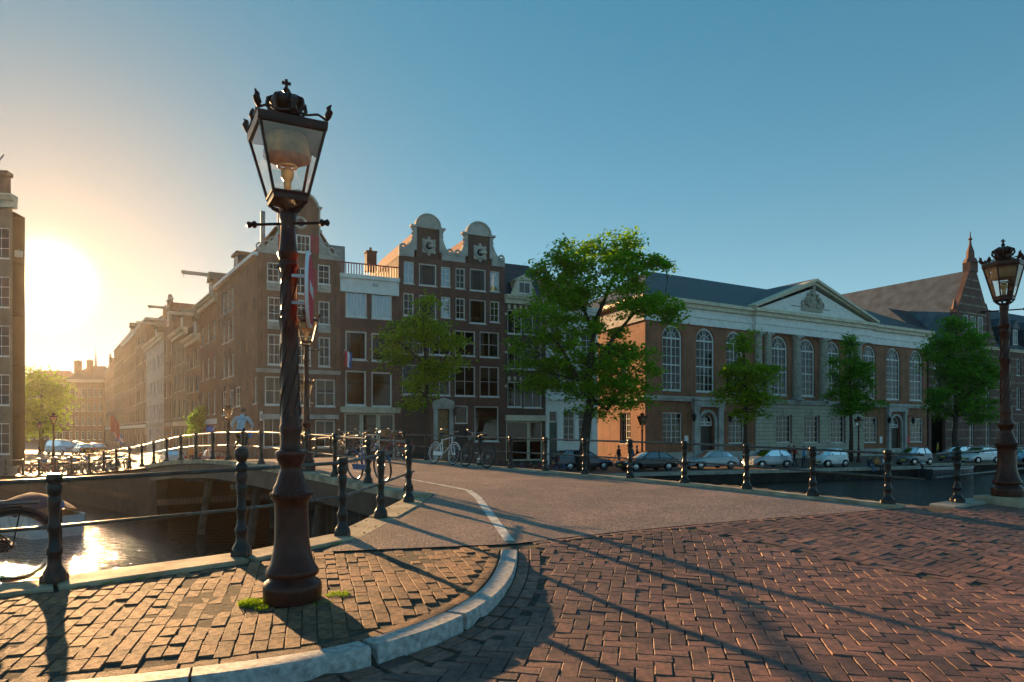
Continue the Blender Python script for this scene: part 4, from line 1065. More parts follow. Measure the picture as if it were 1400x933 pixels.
for (xa, xb, za2, zb2, ya2, yb2) in ((-.25, rx0, H1-.1, rz, bkx-.25, rx1), (rx0, W1+.05, rz, H1-.1, rx1, W1+.05)):
    q = [(xa, .34, za2), (xb, .34, zb2), (yb2, bky, zb2), (ya2, bky, za2)]
    m_.add(q+[(x, y, z+.14) for x, y, z in q], [(0,3,2,1),(4,5,6,7),(0,1,5,4),(2,3,7,6),(3,0,4,7),(1,2,6,5)])
m_.add([(bkx, bky-.02, H1-.2), (W1, bky-.02, H1-.2), (rx1, bky-.02, rz)], [(2, 1, 0)]); m_.build('roof', M['redtile'], B.e)
m_ = MB(); m_.quad((W1, 0, 0), (W1, bky, 0), (W1, bky, H1), (W1, 0, H1)); m_.quad((W1, bky, 0), (bkx, bky, 0), (bkx, bky, H1), (W1, bky, H1)); m_.build('rear_wall', M['brick_brown'], B.e)
m_ = MB(); m_.box(.3, .62, .8, 1.12, H1+.4, H1+3.3); m_.build('flue', M['zinc'], B.e)
# its long side wall along the street
p = Vector((KX, KY))+V*D1
S = Bld('side_front', None, p.x, p.y, US); hold = S.e
hold.parent = B.e; hold.location = B.e.matrix_basis.inverted() @ hold.location; hold.rotation_euler = (0, 0, hold.rotation_euler.z-B.e.rotation_euler.z)
lst = [(303, 307.5, 401, 431), (308.5, 313, 397, 427.5), (315, 319.5, 392, 422), (304, 308, 439, 470), (310, 314, 437, 468), (316, 320, 432, 464), (303.5, 309, 535, 568), (313, 319, 533, 562), (321, 328.5, 529, 556), (304, 308, 490, 518), (310, 314, 487, 516), (316, 320, 484, 514), (346.5, 351, 516, 552)]
op = px_windows(S, lst); HS = S.z(325, 376)
op = [o for o in op if o[0] > .1 and o[1] < D1-.1]
S2 = facade_mesh(D1, H1, [o[:4] for o in op])
S2.build('wall', M['brick_brown'], hold)
for o in op: window(S, *o[:4], nx=2, nz=3, curtain=random.choice([None, 's']), name='window')
m_ = MB(); m_.box(-.1, D1+.1, -.35, -.001, H1-.25, H1+.02); m_.build('gutter', M['whitepaint'], hold)
m_ = MB()
for i in range(7):
    for k in range(4): m_.box(1+i*2, 1.06+i*2, -.04, -.001, 3+k*3, 3.8+k*3)
tag(m_.build('wall_anchor', M['iron'], hold), kind='stuff')
m_ = MB(); m_.box(D1*.3, D1*.3+1.6, .5, 2.4, H1+.1, H1+1.75); m_.box(D1*.3-.2, D1*.3+1.8, .3, 2.4, H1+1.752, H1+1.95); dm = m_.build('dormer', M['slate'], hold)
window(S, D1*.3+.3, D1*.3+1.3, H1+.35, H1+1.55, rec=.42, parent=hold, sill=False)
for ch in list(hold.children):                             # everything becomes a direct part of the house
    mm_ = hold.matrix_basis @ ch.matrix_basis; ch.parent = B.e; ch.matrix_basis = mm_
bpy.data.objects.remove(hold)
# ---- narrow shop house with white top band and roof terrace
B, W_ = row('shop_house', 'narrow brown shop house with white top band and roof terrace rail', 465, 545)
H_ = B.z(505, 402); HC = B.z(505, 378)
lst = [(472.4, 501.7, 398.5, 434), (508, 536, 401, 436.5), (472.4, 501.5, 453, 492.5), (508, 536, 456, 494.5), (472.4, 500.5, 507, 555), (508, 536, 509, 557)]
op = px_windows(B, lst)
shop = px_windows(B, [(471, 540, 565, 628)])[0]; shop = (shop[0], shop[1], 0.05, shop[3])
facade_mesh(W_, H_, [o[:4] for o in op]+[shop[:4]]).build('wall', M['brick_purple'], B.e)
for i, o in enumerate(op): window(B, *o[:4], nx=2 if i < 2 else 1, nz=1, curtain=('f', 'f', 's', 's', 'f', 'f')[i] if i not in (4, 5) else None, glass='glass_blue' if i < 2 else 'glass', fw=.11)
n = 3
for k in range(n):
    a = shop[0]+(shop[1]-shop[0])*k/n; b = shop[0]+(shop[1]-shop[0])*(k+1)/n; window(B, a+.02, b-.02, .35, shop[3]-.02, nx=1, nz=1, frame='cream', sill=False, fw=.12, glass='glass')
m_ = MB(); m_.box(shop[0]-.35, shop[1]+.35, -.35, -.001, shop[3]+.02, shop[3]+.35); m_.box(shop[0]-.35, shop[1]+.35, -.45, -.001, shop[3]+.352, shop[3]+.45); m_.build('shop_cornice', M['cream'], B.e)
m_ = MB(); m_.box(shop[0], shop[1], .08, .2, .0, .36); m_.build('stall_riser', M['darkwood'], B.e)
m_ = MB(); m_.box(-.0, W_, -.12, .3, H_+.001, HC-.3); m_.box(-.05, W_+.03, -.3, .3, HC-.299, HC); m_.build('top_band', M['whitepaint'], B.e)
m_ = MB(); m_.box(0, W_, .3, 10, HC-.2, HC-.05); m_.build('roof', M['zinc'], B.e)
for k in range(22): m_ = MB().box(.1+k*(W_-.2)/21-.03, .1+k*(W_-.2)/21+.03, .35, .41, HC-.05, HC+.95).build('baluster', M['shutter'], B.e)
MB().box(0, W_, .33, .43, HC+.951, HC+1.03).build('handrail', M['shutter'], B.e)
m_ = MB(); m_.box(-1.2, 1.0, 3, 6, HC-.05, HC+2.9); m_.build('roof_house', M['zinc'], B.e)
m_ = MB(); shell(m_, W_, 12, H_); m_.build('rear_wall', M['brick_purple'], B.e); rooms(B, W_, H_)
m_ = MB(); m_.box(W_*.55, W_*.63, -.28, -.12, HC-.75, HC-.55); m_.build('camera_box', M['steel'], B.e)
fg = empty('flag', (0, 0, 0), label='small red white and blue flag under the shop house window', cat='flag')
q = px_windows(B, [(472, 478, 482, 502)])[0]; pw = B.o+B.u*((q[0]+q[1])/2)-B.inn*.3; fg.location = (pw.x, pw.y, QZ+q[2]); fg.rotation_euler = (0, 0, math.atan2(UR.y, UR.x))
for k, m_n in enumerate(('signred', 'signwhite', 'signblue')):
    m_ = MB(); vs = []
    for i in range(7): vs += [(-.25+.17*k+.02*math.sin(i), .06*math.sin(i*1.1+k), 1.25-i*.2-.05*k), (-.25+.17*(k+1)+.02*math.sin(i), .06*math.sin(i*1.1+k+1), 1.2-i*.2-.05*(k+1))]
    m_.add(vs, [(2*i, 2*i+2, 2*i+3, 2*i+1) for i in range(6)]); m_.build('stripe', M[m_n], fg)
MB().tube([(-.28, .32, .95), (-.28, -.02, 1.3)], .015, 6).build('pole', M['whitepaint'], fg)
# ---- double house with two neck gables
B, W3 = row('double_house', 'wide dark brick double house with two white-topped neck gables', 545, 690)
H3 = B.z(545, 349.5)
r1 = [(552, 566, 357.5, 388), (573, 597, 361, 391), (603, 616, 365, 392.5), (623, 636, 366.6, 395), (642.5, 664.5, 368, 398), (670, 683, 371, 399)]
r2 = [(551.5, 566, 401, 432), (573, 597, 404, 436), (603, 616, 406, 434.6), (623, 636, 407.6, 437), (642, 664.5, 410, 442.6), (670, 683, 412, 441)]
r3 = [(551, 580, 452, 485), (587, 616, 453, 486), (622, 650, 452.5, 487), (656, 682.6, 454, 489)]
r4 = [(550, 580, 499, 540), (587, 616, 498.5, 541), (622, 650, 501, 542), (656, 682.6, 501.5, 543)]
op = px_windows(B, r1+r2+r3+r4); gr = px_windows(B, [(550, 583, 554, 640), (597.5, 613.5, 561, 640), (622, 640, 555, 640), (649, 682, 556, 604)])
gr = [(g_[0], g_[1], .02 if i < 3 else g_[2], g_[3]) for i, g_ in enumerate(gr)]
facade_mesh(W3, H3, [o[:4] for o in op]+[g_[:4] for g_ in gr]).build('wall', M['brick_purple'], B.e)
for i, o in enumerate(op):
    if i < 12: window(B, *o[:4], nx=2 if i % 3 != 1 else 1, nz=3 if i % 3 != 1 else 1, curtain=random.choice(['s', None, 's']), glass='glass_blue' if i in (0, 2, 5, 8, 11) else 'glass')
    else: window(B, *o[:4], nx=2, nz=2, curtain=random.choice(['s', 's', None, 'b']))
window(B, *gr[3][:4], nx=1, nz=1, glass='glass_dark'); window(B, gr[2][0], gr[2][1], gr[2][3]-1.5, gr[2][3], nx=1, nz=1, sill=False)
m_ = MB(); m_.box(gr[2][0], gr[2][1], .15, .22, .02, gr[2][3]-1.5); m_.build('door', M['black'], B.e)
m_ = MB(); m_.box(gr[0][0], gr[0][1], .22, .28, .02, gr[0][3]); 
for k in range(9): z_ = .3+k*(gr[0][3]-.4)/9; m_.box(gr[0][0]+.05, gr[0][1]-.05, .2, .22, z_, z_+.05)
m_.build('garage_door', M['black'], B.e)
m_ = MB(); m_.box(gr[1][0], gr[1][1], .2, .26, .02, gr[1][3]); m_.box(gr[1][0]+.25, gr[1][1]-.25, .16, .2, .5, gr[1][3]*.5); m_.build('door', M['oak'] if 'oak' in M else mat('oak', (0.30, 0.17, 0.07), .5, 0, .2, 5), B.e)
xa, xb, zt = gr[1][0], gr[1][1], gr[1][3]
m_ = MB(); m_.box(xa-.32, xa-.01, -.22, -.001, 0, zt+.1); m_.box(xb+.01, xb+.32, -.22, -.001, 0, zt+.1); m_.box(xa-.4, xb+.4, -.28, -.001, zt+.102, zt+.45)
m_.prism([(xa-.5, zt+.452), (xb+.5, zt+.452), (xb+.3, zt+.75), ((xa+xb)/2, zt+1.0), (xa-.3, zt+.75)], -.34, -.001); m_.build('portal', M['greystone'], B.e)
def neck(B, xl, xr, ztop, zbase, ox, ow, oz, oh, brick):
    c = (xl+xr)/2; hw = (xr-xl)/2-.28; zs = ztop-1.05
    m_ = MB(); m_.prism([(c-hw, zbase-.02), (c+hw, zbase-.02), (c+hw, zs), (c-hw, zs)], .0, .34); g = m_.build('gable', M[brick], B.e)
    for s in (-1, 1):
        t = MB(); x0, x1 = sorted((c+s*hw, c+s*(hw+.26))); t.box(x0, x1, -.07, .3, zbase+.6, zs-.02)
        for k in range(4): t.ball((c+s*(hw+.28), .1, zbase+1.2+k*.36), .13, .16, .17, 8, 5)
        x0, x1 = sorted((c+s*(hw-.1), c+s*(hw+.5))); t.box(x0, x1, -.16, .34, zs, zs+.16)
        t.build('pilaster', M['greystone'], g)
    t = MB(); P = [(c-hw-.2, zs), (c+hw+.2, zs)]+[(c+(hw)*math.cos(math.pi*a/12), zs+.14+(ztop-zs-.14)*math.sin(math.pi*a/12)) for a in range(13)]
    t.prism(P, -.1, .34); pd = t.build('pediment', M['greystone'], g)
    t = MB(); n = 12
    for k in range(n):
        a, b = math.pi*k/n, math.pi*(k+1)/n; h_ = ztop-zs-.14; r0, r1 = hw, hw+.13
        t.prism([(c+r0*math.cos(a), zs+.14+h_*math.sin(a)), (c+r1*math.cos(a), zs+.14+(h_+.13)*math.sin(a)), (c+r1*math.cos(b), zs+.14+(h_+.13)*math.sin(b)), (c+r0*math.cos(b), zs+.14+h_*math.sin(b))], -.18, .36)
    t.build('arch_moulding', M['greystone'], pd)
    t = MB(); t.torus(ow*.34, ow*.10, (ox, -.06, oz), 20, 8); n = 20; R2 = lambda a: min(1/max(abs(math.cos(a)), .01), 1/max(abs(math.sin(a)), .01), 1.3)*ow*.46
    for k in range(n):
        a, b = 2*math.pi*k/n, 2*math.pi*(k+1)/n; t.prism([(ox+ow*.32*math.cos(a), oz+ow*.32*math.sin(a)), (ox+R2(a)*math.cos(a), oz+R2(a)*math.sin(a)), (ox+R2(b)*math.cos(b), oz+R2(b)*math.sin(b)), (ox+ow*.32*math.cos(b), oz+ow*.32*math.sin(b))], -.07, -.001)
    for a in (45, 90, 135, 225, 270, 315): t.ball((ox+ow*.54*math.cos(R(a)), -.05, oz+ow*.54*math.sin(R(a))), .15, .07, .15, 7, 5)
    oc = t.build('oculus', M['greystone'], g, smooth='auto')
    t = MB(); t.lathe([(ow*.3, -.03), (ow*.3, -.01)], 18, (ox, 0, oz), axis='y'); t.build('pane', M['glass_dark'], oc)
    t = MB(); t.box(ox-ow*.05, ox+ow*.42, -.35, -.02, oz-.10, oz+.12); t.build('hoist_beam', M['greystone'], g)
    return g
za = lambda x, y: B.z(x, y)
neck(B, B.sx(565), B.sx(605), za(585, 295), H3, B.sx(586), B.sx(595)-B.sx(576), za(586, 337), za(586, 327)-za(586, 348), 'brick_dark')
neck(B, B.sx(635), B.sx(673.5), za(654, 305.5), H3, B.sx(656), B.sx(665)-B.sx(647), za(656, 346), za(656, 336)-za(656, 355), 'brick_dark')
def shoulder(B, xo, xi, z0, h, m='greystone'):
    """concave white shoulder piece ending in a volute"""
    s = 1 if xi > xo else -1; n = 12; P = [(xo, z0)]
    top = [(xo, z0+h*.3)]+[(xo+(xi-xo)*k/n, z0+h*(.32+.68*(k/n)**3)+.16*max(0, math.cos(k/n*4.2))) for k in range(n+1)]
    P = [(xi, z0)]+top[::-1]+[(xo, z0)] if s > 0 else [(xo, z0)][:0]+[(xi, z0), (xo, z0)]+top
    if s > 0: P = [(xo, z0), (xi, z0)]+top[::-1]
    m_ = MB(); m_.prism(P if s > 0 else P, -.08, .3)
    m_.torus(.22, .09, (xo+s*.32, -.08, z0+h*.36), 14, 6); return m_.build('shoulder_stone', M[m], B.e)
xL, xa_, xb_, xc_, xd_ = 0.02, B.sx(566), B.sx(604), B.sx(636), B.sx(672.5)
shoulder(B, xL, xa_, H3, 2.0)
xm_ = (xb_+xc_)/2; shoulder(B, xm_-.02, xb_, H3, 2.0); shoulder(B, xm_+.02, xc_, H3, 2.0); shoulder(B, W3-.02, xd_, H3, 2.0)
for (x0_, x1_) in ((0, W3/2-.05), (W3/2+.05, W3)):
    m_ = MB(); c = (x0_+x1_)/2
    for (xa2, z2, xb2, z3) in ((x0_, H3-.1, c, H3+2.9), (c, H3+2.9, x1_, H3-.1)):
        m_.add([(xa2, .36, z2), (xb2, .36, z3), (xb2, 14, z3), (xa2, 14, z2), (xa2, .36, z2+.12), (xb2, .36, z3+.12), (xb2, 14, z3+.12), (xa2, 14, z2+.12)], [(0,3,2,1),(4,5,6,7),(0,1,5,4),(2,3,7,6),(3,0,4,7),(1,2,6,5)])
    m_.build('roof', M['redtile'], B.e)
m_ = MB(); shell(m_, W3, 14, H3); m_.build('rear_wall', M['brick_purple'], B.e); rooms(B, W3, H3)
chimney(B, -1.5, 3.0, H3-.8, .8, 1.5)
m_ = MB(); m_.box(-.001-.35, -.03, -.2, .25, .6+B.z(548, 600), .6+B.z(548, 560)); 
ln = MB(); ln.box(-.13, .13, -.13, .13, -.3, .15); ln.lathe([(.22, .15), (.05, .42)], 6); ln.tube([(0, 0, .4), (0, .1, .75), (0, .5, .75)], .025, 6)
ln.build('wall_lantern', M['iron'], B.e, loc=(B.sx(620), -.5, B.z(620, 564)))
# ---- narrow house with dormer and banded brick
B, W_ = row('banded_house', 'narrow dark house with cream stone bands, roof dormer and shop window', 690, 746)
H_ = B.z(715, 416)
lst = [(694, 714, 424, 457), (716.5, 741, 426, 458), (694, 714, 476, 505), (716.5, 741, 477, 506), (694, 714, 522, 557), (716.5, 741, 523, 558)]
op = px_windows(B, lst); shop = px_windows(B, [(692, 742, 576, 630)])[0]; shop = (shop[0], shop[1], .05, shop[3])
facade_mesh(W_, H_, [o[:4] for o in op]+[shop[:4]]).build('wall', M['brick_dark'], B.e)
for o in op: window(B, *o[:4], nx=2, nz=1, curtain=random.choice(['s', None]))
for k in range(2): window(B, shop[0]+(shop[1]-shop[0])*(0, .62)[k]+.02, shop[0]+(shop[1]-shop[0])*(.62, 1)[k]-.02, .4, shop[3]-.02, nx=1, nz=2, frame='cream', sill=False, fw=.1)
m_ = MB(); m_.box(.05, W_-.05, -.3, -.001, shop[3]+.02, shop[3]+.5); m_.build('shop_cornice', M['cream'], B.e)
m_ = MB(); m_.box(shop[0], shop[1], .1, .2, 0, .4); m_.build('stall_riser', M['darkwood'], B.e)
cornice(B, W_-.2, H_-.05, .7, .5, M['cream'], x0=0)
m_ = MB()
for o in op:
    for k in range(3):
        x = o[0]+(o[1]-o[0])*(.1+.4*k); m_.box(x-.12, x+.12, -.03, -.001, o[3]+.08, o[3]+.42)
    m_.box(.02, o[0]-.05, -.03, -.001, o[3]-.5, o[3]-.3) if o[0] < 1 else None
tag(m_.build('stone_band', M['cream'], B.e), kind='stuff')
m_ = MB(); m_.add([(0, .2, H_+.6), (W_, .2, H_+.6), (W_, 3.2, H_+4.2), (0, 3.2, H_+4.2), (0, 9, H_+4.2), (W_, 9, H_+4.2), (0, 9, H_-1), (W_, 9, H_-1), (0, .2, H_-.1), (W_, .2, H_-.1)], [(0, 1, 2, 3), (3, 2, 5, 4), (4, 5, 7, 6), (8, 9, 1, 0), (8, 0, 3, 4, 6), (1, 9, 7, 5, 2)]); m_.build('roof', M['slate'], B.e)
xd = (B.sx(706), B.sx(727)); zd = (B.z(716, 404), B.z(716, 384))
m_ = MB(); m_.box(xd[0], xd[1], .0, 2.5, zd[0], zd[1]); m_.prism([(xd[0]-.2, zd[1]+.001), (xd[1]+.2, zd[1]+.001), ((xd[0]+xd[1])/2, zd[1]+.55)], -.15, 2.5)
m_.prism([(xd[0]-.5, zd[0]), (xd[0]-.001, zd[0]), (xd[0]-.001, zd[1]-.1)], 0, .2); m_.prism([(xd[1]+.001, zd[0]), (xd[1]+.5, zd[0]), (xd[1]+.001, zd[1]-.1)], 0, .2); m_.build('dormer', M['cream'], B.e)
window(B, xd[0]+.15, xd[1]-.15, zd[0]+.1, zd[1]-.12, nx=2, nz=1, rec=-.1, sill=False, glass='glass_dark')
m_ = MB(); shell(m_, W_, 9, H_); m_.build('rear_wall', M['brick_dark'], B.e); rooms(B, W_, H_)
# ---- white-painted house behind the big tree
B, W_ = row('white_house', 'white-painted narrow house half hidden behind the big tree', 746, 817)
H_ = B.z(780, 432)
lst = []
for (ya, yb) in ((447, 480), (500, 538)): lst += [(752, 767, ya, yb), (773, 789, ya+1, yb+1), (795, 811, ya+2, yb+2)]
lst += [(770, 786, 562, 605), (791, 809, 563, 605)]
op = px_windows(B, lst); dr = px_windows(B, [(751, 762, 562, 632)])[0]; dr = (dr[0], dr[1], .02, dr[3])
facade_mesh(W_, H_, [o[:4] for o in op]+[dr]).build('wall', M['whitepaint'], B.e)
for o in op: window(B, *o[:4], nx=2, nz=4, curtain=random.choice([None, 's']))
m_ = MB(); m_.box(dr[0], dr[1], .15, .22, .02, dr[3]-1.0); m_.build('door', M['greenpaint'], B.e); window(B, dr[0], dr[1], dr[3]-1.0, dr[3], nx=1, nz=1, sill=False)
m_ = MB(); z_ = B.z(780, 548); m_.box(-.02, W_+.05, -.2, -.001, z_, z_+.3); m_.build('string_course', M['whitepaint'], B.e)
cornice(B, W_, H_, .8, .5, M['whitepaint'])
m_ = MB(); m_.add([(0, .1, H_+.4), (W_, .1, H_+.4), (W_, 4, H_+4), (0, 4, H_+4), (0, 9, H_), (W_, 9, H_)], [(0, 1, 2, 3), (3, 2, 5, 4), (0, 3, 4), (1, 5, 2)]); m_.build('roof', M['redtile'], B.e)
m_ = MB(); shell(m_, W_, 9, H_); m_.build('rear_wall', M['brick_brown'], B.e); rooms(B, W_, H_, storeys=3)
# ---- long classical building with pediment and tall arched windows
UC = Vector((0.864, 0.504)).normalized(); CCY = 66.0; CCX = at(882, CCY)
B = Bld('assembly_hall', 'long brick hall with white pediment, columns and tall arched windows', CCX, CCY, UC)
HE = B.z(960, 414); LC_ = B.sx(1267)
arch = [(905.6, 932.7, 445.7, 535.5), (951.5, 977, 450, 536.5), (993, 1016, 454, 538.5), (1054, 1077, 460, 541.7), (1092, 1114, 464, 542.7), (1128.5, 1148.6, 467, 544), (1180, 1197.5, 471.6, 546), (1211.7, 1231, 475, 547), (1243.5, 1261.5, 477.7, 548)]
low = [(905.6, 933, 564, 607), (996, 1018, 566, 607), (1060, 1082, 567.5, 606), (1098, 1120, 568, 606), (1134.6, 1155, 569, 606), (1181, 1200, 570.6, 606), (1244, 1262.6, 572, 605)]
A = [q+('arch',) for q in px_windows(B, arch)]; Lw = px_windows(B, low)
d1 = px_windows(B, [(956, 976, 564, 640)])[0]; d2 = px_windows(B, [(1216.6, 1231, 569, 640)])[0]
d1 = (d1[0], d1[1], .4, d1[3], 'arch'); d2 = (d2[0], d2[1], .4, d2[3], 'arch')
zb_ = B.z(960, 549); zwin = sum(a[2] for a in A)/len(A); zar = sum(a[3] for a in A)/len(A)
A = [(a[0], a[1], zwin, zar, 'arch') for a in A]
facade_mesh(LC_, HE, A+Lw+[d1, d2], th=.45).build('wall', M['brick_church'], B.e)
for a in A: window(B, *a[:4], nx=4, nz=6, kind='arch', rec=.16, fw=.17, mw=.045, curtain=random.choice([None, 'b', None]), glass='glass')
for a in Lw: window(B, *a[:4], nx=4, nz=5, rec=.16, fw=.12, mw=.04)
xs0, xs1 = B.sx(1032), B.sx(1180)
sx_ = [q for q in Lw if xs0 < q[0] < xs1]
m_ = facade_mesh(xs1-xs0, zb_-.1, [(q[0]-xs0, q[1]-xs0, q[2], q[3]) for q in sx_], th=.12); hh_ = zb_-.1; ww_ = xs1-xs0; m_.quad((0, .119, 0), (0, 0, 0), (0, 0, hh_), (0, .119, hh_)); m_.quad((ww_, 0, 0), (ww_, .119, 0), (ww_, .119, hh_), (ww_, 0, hh_)); m_.quad((0, 0, hh_), (ww_, 0, hh_), (ww_, .119, hh_), (0, .119, hh_))
o_ = m_.build('ashlar_base', M['ashlar'], B.e, loc=(xs0, -.12, .0))
for q in sx_:                                            # keystones
    c = (q[0]+q[1])/2; k_ = MB(); k_.prism([(c-.16, q[3]+.02), (c+.16, q[3]+.02), (c+.26, q[3]+.7), (c-.26, q[3]+.7)], -.18, -.121); k_.build('keystone', M['ashlar'], B.e)
m_ = MB(); m_.box(-.15, LC_+.15, -.3, -.001, zb_-.05, zb_+.2); m_.box(-.2, LC_+.2, -.4, -.001, zb_+.2, zb_+.42); m_.build('string_course', M['greystone'], B.e)
m_ = MB(); m_.box(-.05, xs0-.05, -.12, -.001, 0, .9); m_.box(xs1+.05, LC_+.05, -.12, -.001, 0, .9); m_.build('plinth', M['greystone'], B.e)
cen = B.sx(1106); cw0, cw1 = B.sx(1027), B.sx(1187)
ze0 = HE-2.35
m_ = MB(); m_.box(-.1, cw0-.02, -.2, -.001, ze0, HE-.75); m_.box(-.15, cw0-.02, -.3, -.001, ze0+.75, ze0+.95); m_.box(cw1+.02, LC_+.1, -.2, -.001, ze0, HE-.75); m_.box(cw1+.02, LC_+.15, -.3, -.001, ze0+.75, ze0+.95)
m_.box(cw0, cw1, -.62, -.001, ze0, HE-.75); m_.box(cw0-.05, cw1+.05, -.7, -.001, ze0+.75, ze0+.95); m_.build('entablature', M['whitepaint'], B.e)
m_ = MB(); m_.box(-.5, cw0-.02, -.75, .3, HE-.35, HE); m_.box(-.3, cw0-.02, -.5, -.001, HE-.75, HE-.352); m_.box(cw1+.02, LC_+.5, -.75, .3, HE-.35, HE); m_.box(cw1+.02, LC_+.3, -.5, -.001, HE-.75, HE-.352)
m_.box(cw0-.4, cw1+.4, -1.15, -.76, HE-.35, HE); m_.box(cw0-.2, cw1+.2, -.9, -.51, HE-.75, HE-.352); m_.build('cornice', M['cream'], B.e)
hp = B.z(1112, 388)-HE
m_ = MB(); m_.prism([(cw0+.4, HE+.001), (cw1-.4, HE+.001), (cen, HE+hp-.75)], -.5, .2); m_.build('tympanum', M['whitepaint'], B.e)
m_ = MB()
for s, xe in ((-1, cw0-.5), (1, cw1+.5)):
    t = Vector((cen-xe, hp)).normalized(); n_ = Vector((-t.y, t.x)) if s < 0 else Vector((t.y, -t.x))
    for (a_, b_, d_) in ((0, .28, -1.1), (-.32, -.001, -.8)):
        P = [Vector((xe, HE+.02))+n_*(a_+.0), Vector((cen, HE+hp))+Vector((0, a_)), Vector((cen, HE+hp))+Vector((0, b_)), Vector((xe, HE+.02))+n_*b_]
        P = [(p.x, max(p.y, HE+.004)) for p in P]
        if s > 0: P = P[::-1]
        m_.prism(P, d_, .25)
m_.build('raking_cornice', M['cream'], B.e)
# carved coat of arms in the pediment: shield, supporters, crest and a base scroll
m_ = MB(); cx_ = cen-.1; z0_ = HE+.55
m_.box(cx_-1.9, cx_+1.6, -.66, -.501, z0_-.12, z0_+.42)
m_.ball((cx_, -.62, z0_+1.0), .55, .16, .65, 12, 7); m_.ball((cx_, -.66, z0_+2.0), .42, .16, .4, 10, 6); m_.ball((cx_+.1, -.66, z0_+2.6), .22, .14, .4, 8, 5)
for s in (-1, 1):
    m_.tube([(cx_+s*.6, -.6, z0_+.4), (cx_+s*1.15, -.64, z0_+.75), (cx_+s*1.0, -.66, z0_+1.3), (cx_+s*.6, -.62, z0_+1.55)], [.2, .3, .26, .16], 8)
    m_.torus(.34, .12, (cx_+s*1.5, -.58, z0_+.7), 14, 6); m_.ball((cx_+s*.75, -.66, z0_+1.75), .2, .14, .22, 8, 5)
    for k in range(4): m_.ball((cx_+s*(.3+.28*k), -.6, z0_+.55+.1*(k % 2)), .17, .13, .2, 7, 5)
m_.build('coat_of_arms', M['stone'], B.e, smooth='auto')
MB().box(cx_-3.6, cx_+3.1, -.58, -.502, z0_+.28, z0_+.34).build('ledge', M['zinc'], B.e)
for (a, b) in ((1030, 1039), (1043, 1052), (1082, 1091.5), (1119, 1128), (1156, 1163), (1167.5, 1175)):
    xa, xb = B.sx(a), B.sx(b); r = (xb-xa)*.44; c = (xa+xb)/2
    cm = MB(); cm.lathe([(r*1.02, zb_+.72), (r*1.0, zb_+2.5), (r*.88, ze0-.5)], 20, (c, -.18, 0)); o_ = cm.build('column', M['stone'], B.e, smooth='auto')
    k_ = MB(); k_.box(c-r*1.15, c+r*1.15, -.18-r*1.15, -.001, zb_+.421, zb_+.6); k_.lathe([(r*1.15, zb_+.6), (r*1.18, zb_+.66), (r*1.03, zb_+.72)], 20, (c, -.18, 0)); k_.lathe([(r*.9, ze0-.5), (r*1.02, ze0-.42), (r*1.08, ze0-.26), (r*1.08, ze0-.25)], 20, (c, -.18, 0)); k_.box(c-r*1.2, c+r*1.2, -.18-r*1.15, -.001, ze0-.249, ze0-.002)
    k_.build('capital_and_base', M['greystone'], o_)
for k, d in enumerate((d1, d2)):                         # portals
    a, b, c, t = d[:4]; w_ = 1.0 if k == 0 else .8; m_ = MB()
    for x0_, x1_ in ((a-w_, a-.35), (b+.35, b+w_)): m_.box(x0_, x1_, -.4, -.001, 0, t+.5); m_.box(x0_-.08, x1_+.08, -.46, -.001, t+.3, t+.52); m_.box(x0_-.08, x1_+.08, -.46, -.001, 0, .5)
    m_.box(a-w_-.1, b+w_+.1, -.5, -.001, t+.522, t+1.15); m_.box(a-w_-.2, b+w_+.2, -.62, -.001, t+1.152, t+1.35)
    n_ = 12; r0 = (b-a)/2; cxx = (a+b)/2; sp_ = t-r0
    for i in range(n_):
        u, v = math.pi*i/n_, math.pi*(i+1)/n_; r1 = r0+.28
        m_.prism([(cxx+r0*math.cos(u), sp_+r0*math.sin(u)), (cxx+r1*math.cos(u), sp_+r1*math.sin(u)), (cxx+r1*math.cos(v), sp_+r1*math.sin(v)), (cxx+r0*math.cos(v), sp_+r0*math.sin(v))], -.2, -.001)
    m_.box(a-.28, a-.001, -.2, -.001, 0, sp_); m_.box(b+.001, b+.28, -.2, -.001, 0, sp_); m_.build('portal', M['greystone'], B.e)
    dm = MB(); dm.box(a, b, .3, .38, .4, sp_-.35)
    for s in (0, 1):
        for z_ in (.8, 2.1): dm.box(a+.12+s*r0, a+r0-.08+s*r0, .27, .3, z_, z_+1.0)
    dm.build('door', M['darkwood'], B.e)
    window(B, a, b, sp_-.35, t, nx=2, nz=1, kind='arch', rec=.28, sill=False, fw=.12, mw=.05, name='fanlight')
    st_ = MB(); st_.box(a-.6, b+.6, -1.0, -.401, 0, .2); st_.box(a-.3, b+.3, -.7, .3, .2, .4); st_.build('step', M['stone'], B.e)
    for s in (a-1.5 if k == 0 else a-1.4, b+1.5 if k == 0 else b+1.4):
        lm = MB(); lm.tube([(s, -.001, t-.2), (s, -.5, t+.1), (s, -.8, t-.1)], .03, 6); lm.lathe([(.12, -.95), (.24, -.45), (.30, -.42), (.10, -.18), (.03, -.1)], 6, (s, -.8, t+0)); lm.build('wall_lantern', M['iron'], B.e)
for (x_, y0_, y1_, m_n) in ((938, 596, 607, 'signwhite'), (1204, 597, 606, 'signwhite'), (1241, 596, 606, 'signred')):
    z0_, z1_ = B.z(x_, y1_), B.z(x_, y0_); c = B.sx(x_); MB().box(c-.25, c+.25, -.06, -.001, z0_, z1_).build('notice_board', M[m_n], B.e)
rr = B.z(1100, 398)-HE
DC = 17; xr_ = DC*math.sin(R(8))+.05
